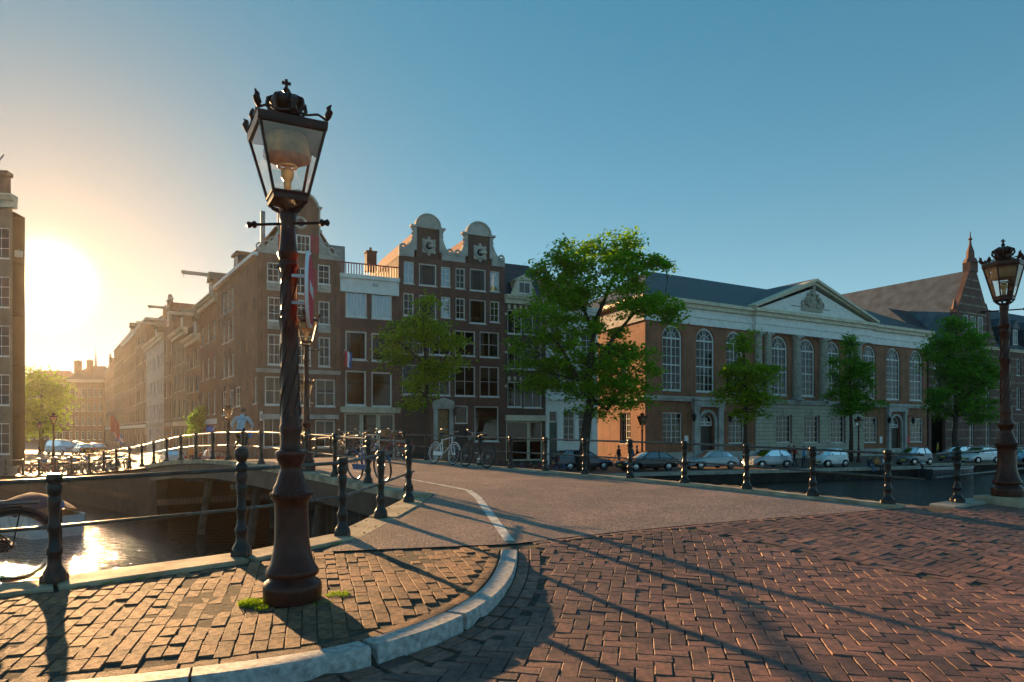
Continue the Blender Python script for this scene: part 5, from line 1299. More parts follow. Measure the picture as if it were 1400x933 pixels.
yc_ = DC/2; rz_ = HE+B.z(1136, 403.5)-HE+2.1; m_ = MB(); m_.add([(-.6, -.6, HE+.001), (LC_+.6, -.6, HE+.001), (LC_+.6, DC+.3, HE+.001), (xr_-.6, DC+.3, HE+.001), (7.5, yc_, rz_), (LC_-7, yc_, rz_)], [(0, 1, 5, 4), (1, 2, 5), (2, 3, 4, 5), (3, 0, 4), (3, 2, 1, 0)]); m_.build('roof', M['tiles'], B.e)
m_ = MB(); m_.add([(cw0-.6, -.9, HE+.03), (cen, -.9, HE+hp+.3), (cen, 6.5, HE+hp+.3), (cw0-.6, .5, HE+.03)], [(0, 1, 2, 3)]); m_.add([(cen, -.9, HE+hp+.3), (cw1+.6, -.9, HE+.03), (cw1+.6, .5, HE+.03), (cen, 6.5, HE+hp+.3)], [(0, 1, 2, 3)]); m_.build('portico_roof', M['slate'], B.e)
rooms(B, LC_, HE, D=4, storeys=2, x0=.65)
m_ = MB(); m_.quad((LC_, 0, 0), (LC_, DC, 0), (LC_, DC, HE), (LC_, 0, HE)); m_.quad((LC_, DC-.2, 0), (xr_, DC-.2, 0), (xr_, DC-.2, HE), (LC_, DC-.2, HE)); m_.build('rear_wall', M['brick_church'], B.e)
# left end wall, which the low sun grazes
sd = Bld('tmp', None, *(B.o+B.inn*DC), -B.inn); hold = sd.e; hold.parent = B.e
hold.location = (DC*math.sin(R(8)), DC*math.cos(R(8)), 0); hold.rotation_euler = (0, 0, R(-98))       # not quite square to the front
zl = Lw[0]
wins = []
for y_ in (3.6, 10.5): wins.append((DC-y_-1.0, DC-y_+1.0, zl[2], zl[3]))
wins2 = [(DC-y_-.85, DC-y_+.85, zwin+.2, zwin+3.4) for y_ in (3.6, 10.5)]
facade_mesh(DC, HE, wins+wins2, th=.45).build('wall', M['brick_church'], hold)
for q in wins+wins2: window(sd, *q, nx=4, nz=5, rec=.16, fw=.12, mw=.04, parent=hold)
m_ = MB(); m_.box(-.1, DC+.3, -.3, -.001, zb_-.05, zb_+.2); m_.box(-.1, DC+.4, -.4, -.001, zb_+.2, zb_+.42); m_.box(-.1, DC+.1, -.2, -.001, ze0, HE-.75); m_.build('string_course', M['greystone'], hold)
m_ = MB(); m_.box(-.1, DC+.74, -.75, -.001, HE-.35, HE-.002); m_.build('cornice', M['cream'], hold)
for ch in list(hold.children):
    mm_ = hold.matrix_basis @ ch.matrix_basis; ch.parent = B.e; ch.matrix_basis = mm_
bpy.data.objects.remove(hold)
# ---- neo-gothic brick house with stepped gable and spire at the right
g0 = B.o+B.u*(B.sx(1268)+.3)
G = Bld('gothic_house', 'dark red banded brick house with pointed gable and slate roofs at the right', g0.x, g0.y, UC)
x0_, x1_ = G.sx(1293), G.sx(1362); WG = G.sx(1500); HG = G.z(1380, 478)
gop = []
for k in range(11):
    xx = 1.2+k*(WG-2)/11; gop.append((xx, xx+1.25, 1.0, 4.3)); gop.append((xx, xx+1.25, 6.2, 9.4)); gop.append((xx, xx+1.25, 11.2, min(14, HG-1.2)))
gate = (.6, 3.9, .02, 5.0)
gop = [q for q in gop if q[0] > 4.2 or q[2] > 5.5]
facade_mesh(WG, HG, gop+[gate], th=.4).build('wall', M['gothic'], G.e)
for q in gop: window(G, *q, nx=2, nz=3, rec=.15, glass='glass_dark')
MB().box(gate[0], gate[1], 2.6, 2.7, 0, 5).build('gate', M['black'], G.e)
m_ = MB()
for k in range(int(HG/1.15)): 
    z_ = .8+k*1.15
    xs_ = [0]+[v for q in gop if q[2]-.1 < z_ < q[3]+.1 for v in (q[0]-.1, q[1]+.1)]+[WG]; xs_.sort()
    for i in range(0, len(xs_)-1, 2):
        if z_ < 5.1 and xs_[i] < 4: xs_[i] = 4.0
        if xs_[i+1] > xs_[i]: m_.box(xs_[i], xs_[i+1], -.03, -.001, z_, z_+.2)
mat('bandstone', (0.26, 0.20, 0.145), .8, 0, .25, 2); tag(m_.build('stone_band', M['bandstone'], G.e), kind='stuff')
GT = G.z(1328, 372); gc = (x0_+x1_)/2; hw_ = (x1_-x0_)/2
m_ = MB(); m_.prism([(x0_, HG+.001), (x1_, HG+.001), (gc+1.0, GT), (gc-1.0, GT)], -.15, .5); gb = m_.build('gable', M['gothic'], G.e)
m_ = MB()
for k in range(9):
    z_ = HG+.7+k*1.15; f_ = (z_-HG)/(GT-HG)
    if f_ > .93: break
    hw2 = hw_*(1-f_)+1.0*f_; m_.box(gc-hw2+.15, gc+hw2-.15, -.2, -.151, z_, z_+.22)
tag(m_.build('stone_band', M['bandstone'], gb), kind='stuff')
m_ = MB(); m_.box(gc-1.0, gc+1.0, -.3, .7, GT+.001, GT+1.2); m_.lathe([(1.0, GT+1.2), (.75, GT+1.8), (.55, GT+1.9), (.5, GT+2.8), (.18, GT+3.8), (.12, GT+4.4), (.3, GT+4.5), (.1, GT+4.8), (.04, GT+5.6)], 8, (gc, .2, 0)); m_.build('spire', M['gothic'], gb)
for s in (-1, 1):
    m_ = MB(); xx = gc+s*(hw_*.62); m_.box(xx-.3, xx+.3, -.3, .6, HG+.1, HG+4.6); m_.lathe([(.42, HG+4.6), (.3, HG+5.1), (.05, HG+6.1)], 6, (xx, .15, 0)); m_.build('pinnacle', M['gothic'], gb)
for k in range(3): window(G, gc-2.6+k*1.9, gc-1.4+k*1.9, HG+1.2, HG+3.9, nx=1, nz=2, rec=-.22, sill=False, glass='glass_dark', parent=G.e)
dep = 44
m_ = MB(); zr = GT+.3; m_.add([(x0_-.4, .4, HG), (gc, .4, zr), (gc, dep, zr), (x0_-.4, dep, HG)], [(0, 1, 2, 3)]); m_.add([(gc, .4, zr), (x1_+.4, .4, HG), (x1_+.4, dep, HG), (gc, dep, zr)], [(0, 1, 2, 3)]); m_.add([(x0_-.4, dep, HG), (gc, dep, zr), (x1_+.4, dep, HG)], [(0, 1, 2)]); m_.build('roof', M['zincroof'] if 'zincroof' in M else mat('zincroof', (0.10, 0.115, 0.13), .6, 0, .2, .8, .3, 6), G.e)
chimney(G, gc, dep-4, zr, 1.6, 1.8, 'gothic', 1)
m_ = MB(); m_.add([(x1_, 0, HG), (WG, 0, HG), (WG, 7, HG+7.6), (gc, 7, HG+7.6), (WG, 14, HG)], [(0, 1, 2, 3), (1, 4, 2)]); m_.add([(-.2, 0, HG), (x0_, 0, HG), (gc, 7, HG+5.4), (2.5, 7, HG+5.4)], [(0, 1, 2, 3)]); m_.build('wing_roof', M['slate'], G.e)
for k in range(3):
    xx = x1_+2.2+k*3.6; m_ = MB(); m_.box(xx, xx+1.7, .6, 4, HG+.6, HG+3.3); m_.prism([(xx-.3, HG+3.301), (xx+2.0, HG+3.301), (xx+.85, HG+4.6)], .4, 4.5); m_.build('dormer', M['slate'], G.e); window(G, xx+.25, xx+1.45, HG+.9, HG+3.1, nx=2, nz=2, rec=.5, sill=False)
cornice(G, WG-.2, HG-.35, .35, .45, M['cream'], x0=0)
m_ = MB(); shell(m_, WG, 30, HG); m_.build('rear_wall', M['gothic'], G.e); rooms(G, WG, HG, storeys=3)
# ---- canal houses along the sunlit street
def street_house(name, label, s0, s1, H_, wall, nx, rows_, roof='redtile', top='cornice', hoist=False, base=None, wtop=1.9):
    p = Vector((KX, KY))+V*s1; B = Bld(name, label, p.x, p.y, US); W_ = s1-s0-.04; D = 11
    rowh = (H_-4.4)/(rows_); holes = []
    for r in range(rows_):
        zz = 4.5+r*rowh; hh = min(rowh*.68, wtop*(1.15-.1*r))
        for k in range(nx):
            c = W_*(k+.5)/nx; ww = min(1.25, W_/nx*.62); holes.append((c-ww/2, c+ww/2, zz, zz+hh))
    g_ = []
    for k in range(nx): c = W_*(k+.5)/nx; ww = min(1.4, W_/nx*.66); g_.append((c-ww/2, c+ww/2, .1 if k == nx-1 else .9, 3.4))
    facade_mesh(W_, H_, holes+g_).build('wall', M[wall], B.e)
    for q in holes: window(B, *q, nx=2, nz=3, curtain=random.choice([None, 's']), fw=.1)
    for k, q in enumerate(g_):
        if k == nx-1: m_ = MB(); m_.box(q[0], q[1], .14, .2, .1, 2.5); m_.box(q[0]+.2, q[1]-.2, .1, .14, .4, 1.4); m_.build('door', M[random.choice(['darkwood', 'greenpaint', 'black'])], B.e); window(B, q[0], q[1], 2.5, 3.4, nx=1, nz=1, sill=False)
        else: window(B, *q, nx=2, nz=2)
    if base: m_ = MB(); m_.box(0, W_, -.08, -.001, 3.6, 4.1); m_.build('string_course', M[base], B.e)
    cm = 'cream' if random.random() < .6 else 'whitepaint'
    if top == 'cornice':
        cornice(B, W_, H_, .75, .65, M[cm], x0=0); m_ = MB(); m_.add([(0, .1, H_+.5), (W_, .1, H_+.5), (W_, 4, H_+3.6), (0, 4, H_+3.6), (0, D, H_), (W_, D, H_)], [(0, 1, 2, 3), (3, 2, 5, 4), (0, 3, 4), (1, 5, 2)]); m_.build('roof', M[roof], B.e)
        m_ = MB(); c = W_*.5; m_.box(c-.9, c+.9, .25, 3, H_+.75, H_+2.6); m_.prism([(c-1.15, H_+2.601), (c+1.15, H_+2.601), (c, H_+3.5)], .05, 3); m_.build('dormer', M['brick_tan'], B.e); window(B, c-.5, c+.5, H_+.95, H_+2.4, rec=.16, sill=False)
    elif top == 'gable':
        m_ = MB(); c = W_/2; m_.prism([(0, H_+.001), (W_, H_+.001), (W_, H_+.5), (c+1.2, H_+2.8), (c+1.2, H_+4.2), (c, H_+4.9), (c-1.2, H_+4.2), (c-1.2, H_+2.8), (0, H_+.5)], 0, .35); m_.build('gable', M[wall], B.e)
        m_ = MB(); m_.box(c-1.4, c+1.4, -.12, .4, H_+4.1, H_+4.25); m_.build('gable_trim', M[cm], B.e)
        gable_roof(B, W_, D, H_, 3.8, M[roof], y0=.4, over=0); window(B, c-.55, c+.55, H_+.9, H_+2.7, rec=-.09, sill=False)
    else:
        m_ = MB(); m_.box(-.05, W_+.05, -.15, D, H_+.001, H_+.35); m_.build('roof', M['zinc'], B.e)
    if hoist:
        m_ = MB(); c = W_/2; m_.box(c-.13, c+.13, -2.3, 1.2, H_+3.0, H_+3.3); m_.tube([(c, -2.1, H_+2.6), (c, -2.1, H_+3.0)], .03, 5); m_.build('hoist_beam', M['cream'], B.e)
    m_ = MB(); shell(m_, W_, D, H_); m_.build('rear_wall', M[wall], B.e); rooms(B, W_, H_, storeys=rows_+1)
    chimney(B, W_*.15, 4.2, H_+2.0, .8, 2.0, 'brick_red', 2)
    return B
SH = [('plum brick canal house with hoist beam next to the corner house', 14.2, 22.6, 14.6, 'brick_red', 3, 3, 'redtile', 'cornice', True, 'whitepaint'),
      ('low brown canal house with jutting eaves and hoist beam beside ivy', 22.6, 30.3, 12.0, 'brick_brown', 3, 3, 'redtile', 'cornice', True, 'cream'),
      ('tan canal house with deep cream cornice in the sunlit street', 30.3, 39.5, 13.6, 'brick_tan', 3, 3, 'slate', 'cornice', False, 'cream'),
      ('narrow gabled canal house with tall roof in the sunlit street', 39.5, 47.5, 15.2, 'brick_brown', 2, 4, 'redtile', 'gable', True, 'stone'),
      ('wide pale stone canal house with four rows of windows', 47.5, 66, 15.0, 'greystone', 5, 3, 'slate', 'cornice', True, 'stone'),
      ('tall dark canal house rising above the pale stone one', 66, 80, 20.0, 'brick_dark', 4, 5, 'redtile', 'flat', False, 'cream'),
      ('tall plum canal house far along the sunlit street', 80, 103, 19.4, 'brick_purple', 6, 5, 'slate', 'cornice', False, 'cream'),
      ('tall flat-topped dark house near the far street bend', 103, 124, 20.6, 'brick_dark', 5, 5, 'redtile', 'flat', False, 'cream'),
      ('far gabled house at the end of the sunlit row', 124, 150, 16.6, 'brick_brown', 5, 4, 'redtile', 'gable', False, 'cream')]
for q in SH: street_house('canal_house', *q)
# ---- houses closing the far end of the street and the one at the left edge
def block(name, label, xa, xb, Yd, ytop, u, wall, nx, rows_, D=12, roofrise=4.0, roofm='redtile', left_dx=0):
    X0 = at(xa, Yd); B = Bld(name, label, X0, Yd, u); W_ = B.sx(xb); H_ = B.z(xb, ytop)
    holes = []; rowh = (H_-1.0)/rows_
    for r in range(rows_):
        for k in range(nx):
            c = W_*(k+.5)/nx; ww = min(1.5, W_/nx*.55); holes.append((c-ww/2, c+ww/2, .9+r*rowh, .9+r*rowh+rowh*.6))
    facade_mesh(W_, H_, holes).build('wall', M[wall], B.e)
    for q in holes: window(B, *q, nx=2, nz=3, curtain=random.choice([None, 's']))
    m_ = MB(); shell(m_, W_, D, H_); m_.build('rear_wall', M[wall], B.e); rooms(B, W_, H_, storeys=rows_)
    cornice(B, W_, H_, .8, .8, M['cream'])
    return B, W_, H_
Bx, W_, H_ = block('end_house', 'brown house with hipped roof closing the far end of the street', 93, 141, 190, 523, (1, .05), 'brick_brown', 6, 4)
hip_roof(Bx, -.4, W_+.4, -.4, 12.4, H_+.8, 4.2, M['slate'], 3.0); chimney(Bx, 1.0, 3, H_+1, 1.4, 5.0, 'brick_red', 2); chimney(Bx, W_*.45, 3, H_+3, 1.2, 3.2, 'brick_red', 2)
Bx, W_, H_ = block('end_house', 'dim house behind the tree at the far end of the street', 20, 92, 205, 528, (1, .05), 'brick_dark', 8, 4)
hip_roof(Bx, -.4, W_+.4, -.4, 12.4, H_+.8, 4.2, M['redtile'], 3.0)
tw = Bld('far_tower', 'thin far church spire above the roofs at the street end', at(131, 260), 260, (1, 0)); 
m_ = MB(); m_.box(-1, 1, -1, 1, 0, 22); m_.lathe([(1.2, 22), (1.2, 22.6), (.8, 22.8), (.75, 26)], 8); m_.build('shaft', M['zinc'], tw.e); m_ = MB(); m_.lathe([(.9, 26), (1.0, 26.6), (.45, 28), (.3, 30.5), (.1, 33), (.06, 34.5)], 8); m_.build('spire', M['slate'], tw.e)
tw.e['category'] = 'tower'
Yl = 60.0
LB = Bld('edge_house', 'tall corner house with heavy cornice at the dark street edge', at(-150, Yl-3), Yl-3, (.99, .14)); WL = LB.sx(17); HL = LB.z(20, 286)
holes = []
for r in range(5):
    for k in range(5):
        c = WL*(k+.5)/5; holes.append((c-.7, c+.7, 1+r*4.1, 3.6+r*4.1))
holes = [h for h in holes if h[3] < HL-.5]
facade_mesh(WL, HL, holes).build('wall', M['brick_tan'], LB.e)
for q in holes: window(LB, *q, nx=2, nz=3)
cornice(LB, WL+.25, HL, 1.0, 1.0, M['cream'])
m_ = MB(); m_.box(-.1, WL-.75, .6, 1.2, HL+1.001, HL+3.0); m_.box(-.2, WL-.6, .4, 1.3, HL+3.001, HL+3.35); m_.build('attic', M['brick_brown'], LB.e)
m_ = MB()
for k in range(5): m_.tube([(WL-2.2-k*2.2, 1.0, HL+3.3), (WL-1.2-k*2.2, 1.0, HL+4.9)], .05, 6)
m_.tube([(WL-2.2, 1.0, HL+4.9), (WL-12, 1.0, HL+4.9)], .05, 6); m_.tube([(WL-2.2, 1.0, HL+4.2), (WL-12, 1.0, HL+4.2)], .04, 6); m_.build('roof_rail', M['iron'], LB.e)
m_ = MB(); m_.box(WL-.001, WL+.45, .3, .7, LB.z(22, 350), LB.z(22, 341)); m_.build('hoist_beam', M['cream'], LB.e)
# its street side runs back along the street, so it is not square to the front
pb = Vector((at(16, 80.0), 80.0))-LB.o; bx_, by_ = pb.dot(LB.u), pb.dot(LB.inn)
m_ = MB(); m_.quad((WL, 0, 0), (bx_, by_, 0), (bx_, by_, HL), (WL, 0, HL)); m_.quad((bx_, by_, 0), (0, 12, 0), (0, 12, HL), (bx_, by_, HL)); m_.quad((0, 12, 0), (0, 0, 0), (0, 0, HL), (0, 12, HL)); m_.build('rear_wall', M['brick_tan'], LB.e)
MB().add([(0, 0, HL), (WL, 0, HL), (bx_, by_, HL), (0, 12, HL)], [(0, 1, 2, 3)]).build('roof', M['zinc'], LB.e); rooms(LB, WL, HL, storeys=5, D=2.0)
# ---------------------------------------------------------------- trees
def make_tree(label, X, Y, Z, trunk, blobs, leaf, nclu, nleaf, lsize, r0, depth=.8, seed=1, limbs=None, name='tree', flat=.45, cr=1.0):
    """trunk: list of (photo x, photo y); blobs: (x, y, rx, ry, dy) in photo pixels at the tree's own depth"""
    rnd = random.Random(seed); e = empty(name, (X, Y, Z), label=label, cat='tree'); s = Y/F
    def loc(x, y, dy=0): return Vector(((x-CX)*s-X, dy, CZ+(HY-y)*s-Z))
    T = [loc(*p) for p in trunk]; T[0].z = -.1; T[0].x = 0
    mb = MB(); n = len(T); mb.tube(T, [r0*(1.25 if i == 0 else 1-.62*i/(n-1)) for i in range(n)], 10)
    nodes = [(T[-1], r0*.38)]+[(T[i], r0*.6) for i in range(n//2, n)]
    for L in (limbs or []):
        P = [loc(*q) for q in L]; P.insert(0, min((t for t in T), key=lambda t: (t-P[0]).length))
        mb.tube(P, [r0*.48*(1-.7*i/(len(P)-1)) for i in range(len(P))], 7)
        for i in range(1, len(P)):
            for u in (.3, .65, 1): nodes.append((P[i-1].lerp(P[i], u), r0*.25*(1-.6*i/len(P))))
    lv = MB(); tot = sum(b[2]*b[3] for b in blobs)
    for (bx, by, rx, ry, dy) in blobs:
        k = max(3, int(nclu*rx*ry/tot)); c = loc(bx, by, dy); rz_ = ry*s; rxx = rx*s
        for _ in range(k):
            while True:
                v = Vector((rnd.uniform(-1, 1), rnd.uniform(-1, 1), rnd.uniform(-1, 1)))
                if .25 < v.length < 1: break
            v *= 1-.25*rnd.random()
            p = c+Vector((v.x*rxx, v.y*rxx*depth, v.z*rz_))
            near = min(nodes, key=lambda q: (q[0]-p).length*(1 if q[0].z < p.z+.4 else 2.2))
            q0 = near[0]; mid = (q0+p)/2+Vector((rnd.uniform(-.2, .2), rnd.uniform(-.2, .2), .18*(p-q0).length))
            mb.tube([q0, mid, p], [max(near[1]*.5, .03), max(near[1]*.3, .02), .012], 5, cap=False)
            if (p-q0).length > 1: nodes.append((mid, max(near[1]*.5, .03)))
            cs = cr*rnd.uniform(.7, 1.25); m_ = int(nleaf*rnd.uniform(.6, 1.3)); tilt = Vector((rnd.gauss(0, .25), rnd.gauss(0, .25), 1)).normalized()
            for _ in range(m_):
                d = Vector((rnd.gauss(0, .5), rnd.gauss(0, .5), rnd.gauss(0, .5)*flat))*cs; d.z -= .18*(d.x*d.x+d.y*d.y)/max(cs, .1)
                q = p+d; a = rnd.uniform(0, 6.283); nrm = (tilt+Vector((rnd.gauss(0, .55), rnd.gauss(0, .55), rnd.gauss(0, .35)))).normalized()
                t1 = nrm.orthogonal().normalized(); t1 = Matrix.Rotation(a, 3, nrm) @ t1; t2 = nrm.cross(t1); sz = lsize*rnd.uniform(.45, 1.3)
                lv.add([q-t1*sz*.5, q+t2*sz*.30, q+t1*sz*.55-nrm*sz*.12, q-t2*sz*.30], [(0, 1, 2, 3)])
    mb.build('trunk', M['bark'], e, smooth=True); lv.build('crown', M[leaf], e)
    return e
Yt = 51.0
make_tree('big leafy green elm leaning over the quay before the white house', at(797, Yt), Yt, QZ, [(797, 640), (799, 612), (803, 575), (808, 545), (806, 515), (808, 480), (815, 440)],
          [(815, 352, 78, 36, 0), (770, 385, 52, 40, 1), (868, 372, 48, 32, -1), (820, 410, 85, 45, 0), (745, 440, 48, 34, -1), (722, 478, 34, 30, 0), (890, 425, 52, 28, -1.5), (800, 475, 85, 42, 0), (765, 510, 55, 32, 1), (735, 515, 34, 16, 1), (850, 500, 62, 42, -1), (815, 545, 62, 32, 0), (868, 535, 32, 26, -1), (912, 432, 30, 16, -1.5), (790, 345, 40, 24, 0), (852, 338, 36, 22, 0), (745, 362, 26, 20, 0)],
          'leaf_a', 330, 112, .30, .42, seed=3, limbs=[[(790, 520), (770, 480), (745, 450), (728, 470)], [(815, 500), (840, 460), (870, 425), (905, 430)], [(808, 450), (790, 400), (772, 370)], [(818, 430), (835, 390), (850, 350)], [(830, 560), (848, 535), (862, 525)], [(815, 470), (850, 490), (875, 510)]], cr=.88)
Yt = 47.0
make_tree('slim loose-leaved tree before the double house doorway', at(586, Yt), Yt, QZ, [(586, 645), (585, 590), (584, 545), (582, 500), (580, 455), (578, 420)],
          [(580, 416, 22, 18, 0), (565, 455, 45, 24, 0), (610, 462, 30, 22, 0), (545, 485, 30, 20, 0), (600, 500, 30, 18, 0), (575, 520, 34, 24, 0), (570, 555, 20, 14, 0), (620, 490, 18, 12, 0), (535, 455, 20, 12, 0)], 'leaf_c', 110, 70, .28, .17, seed=5, limbs=[[(572, 490), (552, 472), (530, 465)], [(592, 510), (608, 490), (620, 470)], [(572, 530), (560, 520), (545, 500)], [(584, 470), (574, 440)]], cr=.85)
Yt = 60.0
make_tree('young yellow-green street tree before the left hall portal', at(1019, Yt), Yt, QZ, [(1019, 634), (1019, 590), (1021, 560), (1019, 520), (1017, 480)],
          [(1015, 468, 16, 22, 0), (1010, 505, 28, 26, 0), (1035, 515, 26, 22, 0), (1005, 540, 30, 22, 0), (1040, 545, 24, 24, 0), (1018, 565, 24, 12, 0), (1060, 505, 10, 10, 0)], 'leaf_c', 105, 88, .28, .20, seed=7, limbs=[[(1010, 540), (998, 525)], [(1028, 545), (1045, 525)], [(1015, 510), (1005, 495)]], cr=.76)
Yt = 68.0
make_tree('young dark green street tree before the right hall windows', at(1163, Yt), Yt, QZ, [(1163, 628), (1164, 595), (1163, 560), (1162, 520), (1162, 480)],
          [(1160, 472, 14, 18, 0), (1158, 505, 26, 22, 0), (1180, 515, 24, 22, 0), (1148, 535, 20, 20, 0), (1180, 550, 26, 18, 0), (1158, 560, 26, 14, 0)], 'leaf_b', 100, 88, .30, .20, seed=9, limbs=[[(1155, 545), (1143, 530)], [(1170, 545), (1187, 525)]], cr=.8)
Yt = 70.0
make_tree('dense round green tree before the gothic house gate', at(1310, Yt), Yt, QZ, [(1304, 628), (1305, 600), (1307, 570), (1306, 535), (1308, 490)],
          [(1300, 462, 34, 26, 0), (1325, 458, 28, 24, 0), (1285, 495, 32, 30, 0), (1320, 505, 46, 38, 0), (1345, 515, 28, 24, 0), (1295, 545, 40, 28, 0), (1335, 555, 34, 26, 0), (1310, 440, 20, 10, 0)], 'leaf_b', 180, 108, .31, .30, seed=11, limbs=[[(1296, 545), (1282, 520)], [(1318, 545), (1340, 520)], [(1305, 510), (1295, 475)], [(1310, 500), (1325, 470)]], cr=1.0)
Yt = 105.0
make_tree('hazy golden-green tree at the sunlit street end', at(57, Yt), Yt, QZ, [(57, 622), (57, 600), (58, 575), (57, 545)],
          [(55, 520, 22, 22, 0), (38, 545, 20, 24, 0), (75, 545, 20, 26, 0), (55, 570, 34, 26, 0), (40, 590, 16, 14, 0)], 'leaf_c', 110, 60, .55, .4, seed=13, limbs=[[(50, 575), (40, 550)], [(64, 570), (76, 548)]], cr=2.0)
Yt = 67.0
make_tree('bushy climbing plant on the front of the brown canal house', at(277, Yt), Yt, QZ, [(281, 634), (281, 610), (279, 590)], [(268, 576, 12, 14, 0), (284, 566, 14, 12, 0), (262, 588, 6, 10, 0), (292, 570, 8, 10, 0), (277, 574, 18, 16, 0)], 'leaf_a', 60, 70, .26, .12, seed=15, cr=.6, name='climbing_plant')
# ---------------------------------------------------------------- bicycles
BIKEC = {}
def bike_parts(style, m):
    WR = .34; wb = .55; F_ = M[m]; parts = []
    tyre = MB().torus(WR-.018, .019, n=28, k=6); rim = MB().torus(WR-.045, .011, n=28, k=4)
    for i in range(16):
        a = 2*math.pi*i/16; rim.tube([(.03*math.cos(a+.7), .02*(-1)**i, .03*math.sin(a+.7)), ((WR-.045)*math.cos(a), 0, (WR-.045)*math.sin(a))], .0022, 3, cap=False)
    rim.lathe([(.03, -.05), (.03, .05)], 8, axis='y')
    fr = MB(); bb = (-.05, 0, .30); st = (-.22, 0, .80); hd = (.36, 0, .86); hl = (.40, 0, .66); rx = (-wb, 0, WR); fx = (wb, 0, WR)
    fr.tube([bb, st], .016, 7); fr.tube([bb, hl], .017, 7)
    if style == 'omafiets': fr.tube([(-.16, 0, .62), (.1, 0, .58), hd], .014, 7)
    else: fr.tube([(-.20, 0, .75), hd], .015, 7)
    fr.tube([hd, hl], .02, 8)
    for s in (-1, 1):
        fr.tube([bb, (rx[0], s*.055, rx[2])], .010, 6); fr.tube([(-.19, 0, .72), (rx[0], s*.055, rx[2])], .009, 6)
        fr.tube([hl, (.43, s*.05, .60), (fx[0], s*.055, fx[2])], .012, 6)
    hb = MB(); hb.tube([hd, (.34, 0, 1.02)], .014, 7); hb.tube([(.12, -.30, 1.06), (.25, -.27, 1.08), (.36, -.16, 1.04), (.36, 0, 1.03), (.36, .16, 1.04), (.25, .27, 1.08), (.12, .30, 1.06)], .012, 7)
    sd = MB(); sd.tube([st, (-.25, 0, .93)], .013, 7); sd.ball((-.29, 0, .96), .13, .09, .035, 10, 5); sd.ball((-.14, 0, .965), .11, .035, .025, 8, 4)
    ck = MB(); ck.lathe([(.085, -.01), (.085, .01)], 14, (bb[0], -.05, bb[2]), axis='y'); ck.tube([(-.05, -.08, .30), (.06, -.08, .18)], .010, 5); ck.tube([(-.05, .08, .30), (-.16, .08, .42)], .010, 5); ck.box(.01, .11, -.16, -.08, .165, .19); ck.box(-.21, -.11, .08, .16, .41, .435)
    mg = MB(); mg.torus(WR+.015, .017, (-wb, 0, WR), 14, 5, a0=R(10), a1=R(190)); mg2 = MB(); mg2.torus(WR+.015, .017, (wb, 0, WR), 12, 5, a0=R(20), a1=R(150))
    rk = MB()
    for s in (-1, 1): rk.tube([(-.28, s*.06, .74), (-.75, s*.06, .74)], .008, 5); rk.tube([(-.62, s*.06, .74), (-wb, s*.06, WR)], .006, 5)
    rk.box(-.75, -.35, -.06, .06, .735, .745)
    cg = MB(); cg.box(-.52, .02, -.075, -.045, .27, .39)
    lt = MB(); lt.lathe([(.02, -.05), (.045, .0), (.045, .03)], 8, (.46, 0, .84), axis='x')
    return dict(tyre=tyre.mesh('tyre', M['rubber'], True), rim=rim.mesh('wheel', M['steel'] if m != 'bike_white' else F_), frame=fr.mesh('frame', F_, True), handlebar=hb.mesh('handlebar', M['steel'], True), saddle=sd.mesh('saddle', M['black'], True),
                crank=ck.mesh('crank', M['steel']), mudguard=mg.mesh('mudguard', F_, True), mudguard2=mg2.mesh('mudguard', F_, True), rack=rk.mesh('rack', M['black']), chain_guard=cg.mesh('chain_guard', F_), headlight=lt.mesh('headlight', M['steel']))
mat('bike_black', (.02, .02, .022), .35, 0, .2, 6); mat('bike_white', (.78, .78, .78), .35, 0, .05, 6); mat('bike_blue', (.04, .13, .32), .35, 0, .2, 6); mat('bike_red', (.34, .04, .03), .4, 0, .2, 6); mat('bike_green', (.03, .10, .07), .4, 0, .2, 6)
mat('basket', (.25, .15, .07), .8, 0, .2, 20); mat('plastic_blue', (.03, .22, .55), .4, 0, .1)
CNAME = {'bike_black': 'black', 'bike_red': 'red', 'bike_blue': 'blue', 'bike_green': 'dark green', 'bike_white': 'white'}; BNAME = {False: '', 'basket': ' with wicker basket', 'plastic_blue': ' with blue crate'}; SNAME = {'omafiets': 'low-framed', 'sport': 'straight-framed'}
def bicycle(label, X, Y, Z, heading, m='bike_black', style='omafiets', lean=R(7), steer=.15, basket=False, group=None, cat='bicycle'):
    key = (style, m)
    if key not in BIKEC: BIKEC[key] = bike_parts(style, m)
    if group: label = label.replace('@', SNAME[style]+' '+CNAME[m]+' bicycle'+BNAME[basket])
    P = BIKEC[key]; e = empty('bicycle', (X, Y, Z), label=label, cat=cat, group=group); e.rotation_mode = 'XYZ'; e.rotation_euler = (lean, 0, heading)
    e.rotation_euler = (Matrix.Rotation(heading, 3, 'Z') @ Matrix.Rotation(lean, 3, 'X')).to_euler()
    for x, a in ((-.55, 0), (.55, steer)):
        wv = inst('wheel', P['rim'], e, (x, 0, .34), (0, random.uniform(0, 6), 0)); inst('tyre', P['tyre'], wv)
        if a: wv.rotation_euler = (0, wv.rotation_euler.y, 0)
    for k in ('frame', 'handlebar', 'saddle', 'crank', 'mudguard', 'mudguard2', 'rack', 'chain_guard', 'headlight'): inst(k.rstrip('2'), P[k], e)
    if basket:
        mb = MB(); mb.v += [(.50+x*.12, y*.17, .80) for x, y in ((-1, -1), (1, -1), (1, 1), (-1, 1))]+[(.52+x*.17, y*.22, 1.04) for x, y in ((-1, -1), (1, -1), (1, 1), (-1, 1))]; mb.f += [[3, 2, 1, 0], [0, 1, 5, 4], [1, 2, 6, 5], [2, 3, 7, 6], [3, 0, 4, 7]]; mb.m += [0]*5
        mb.build('basket', M[basket], e)
    return e
hb_ = math.atan2(DB.y, DB.x)
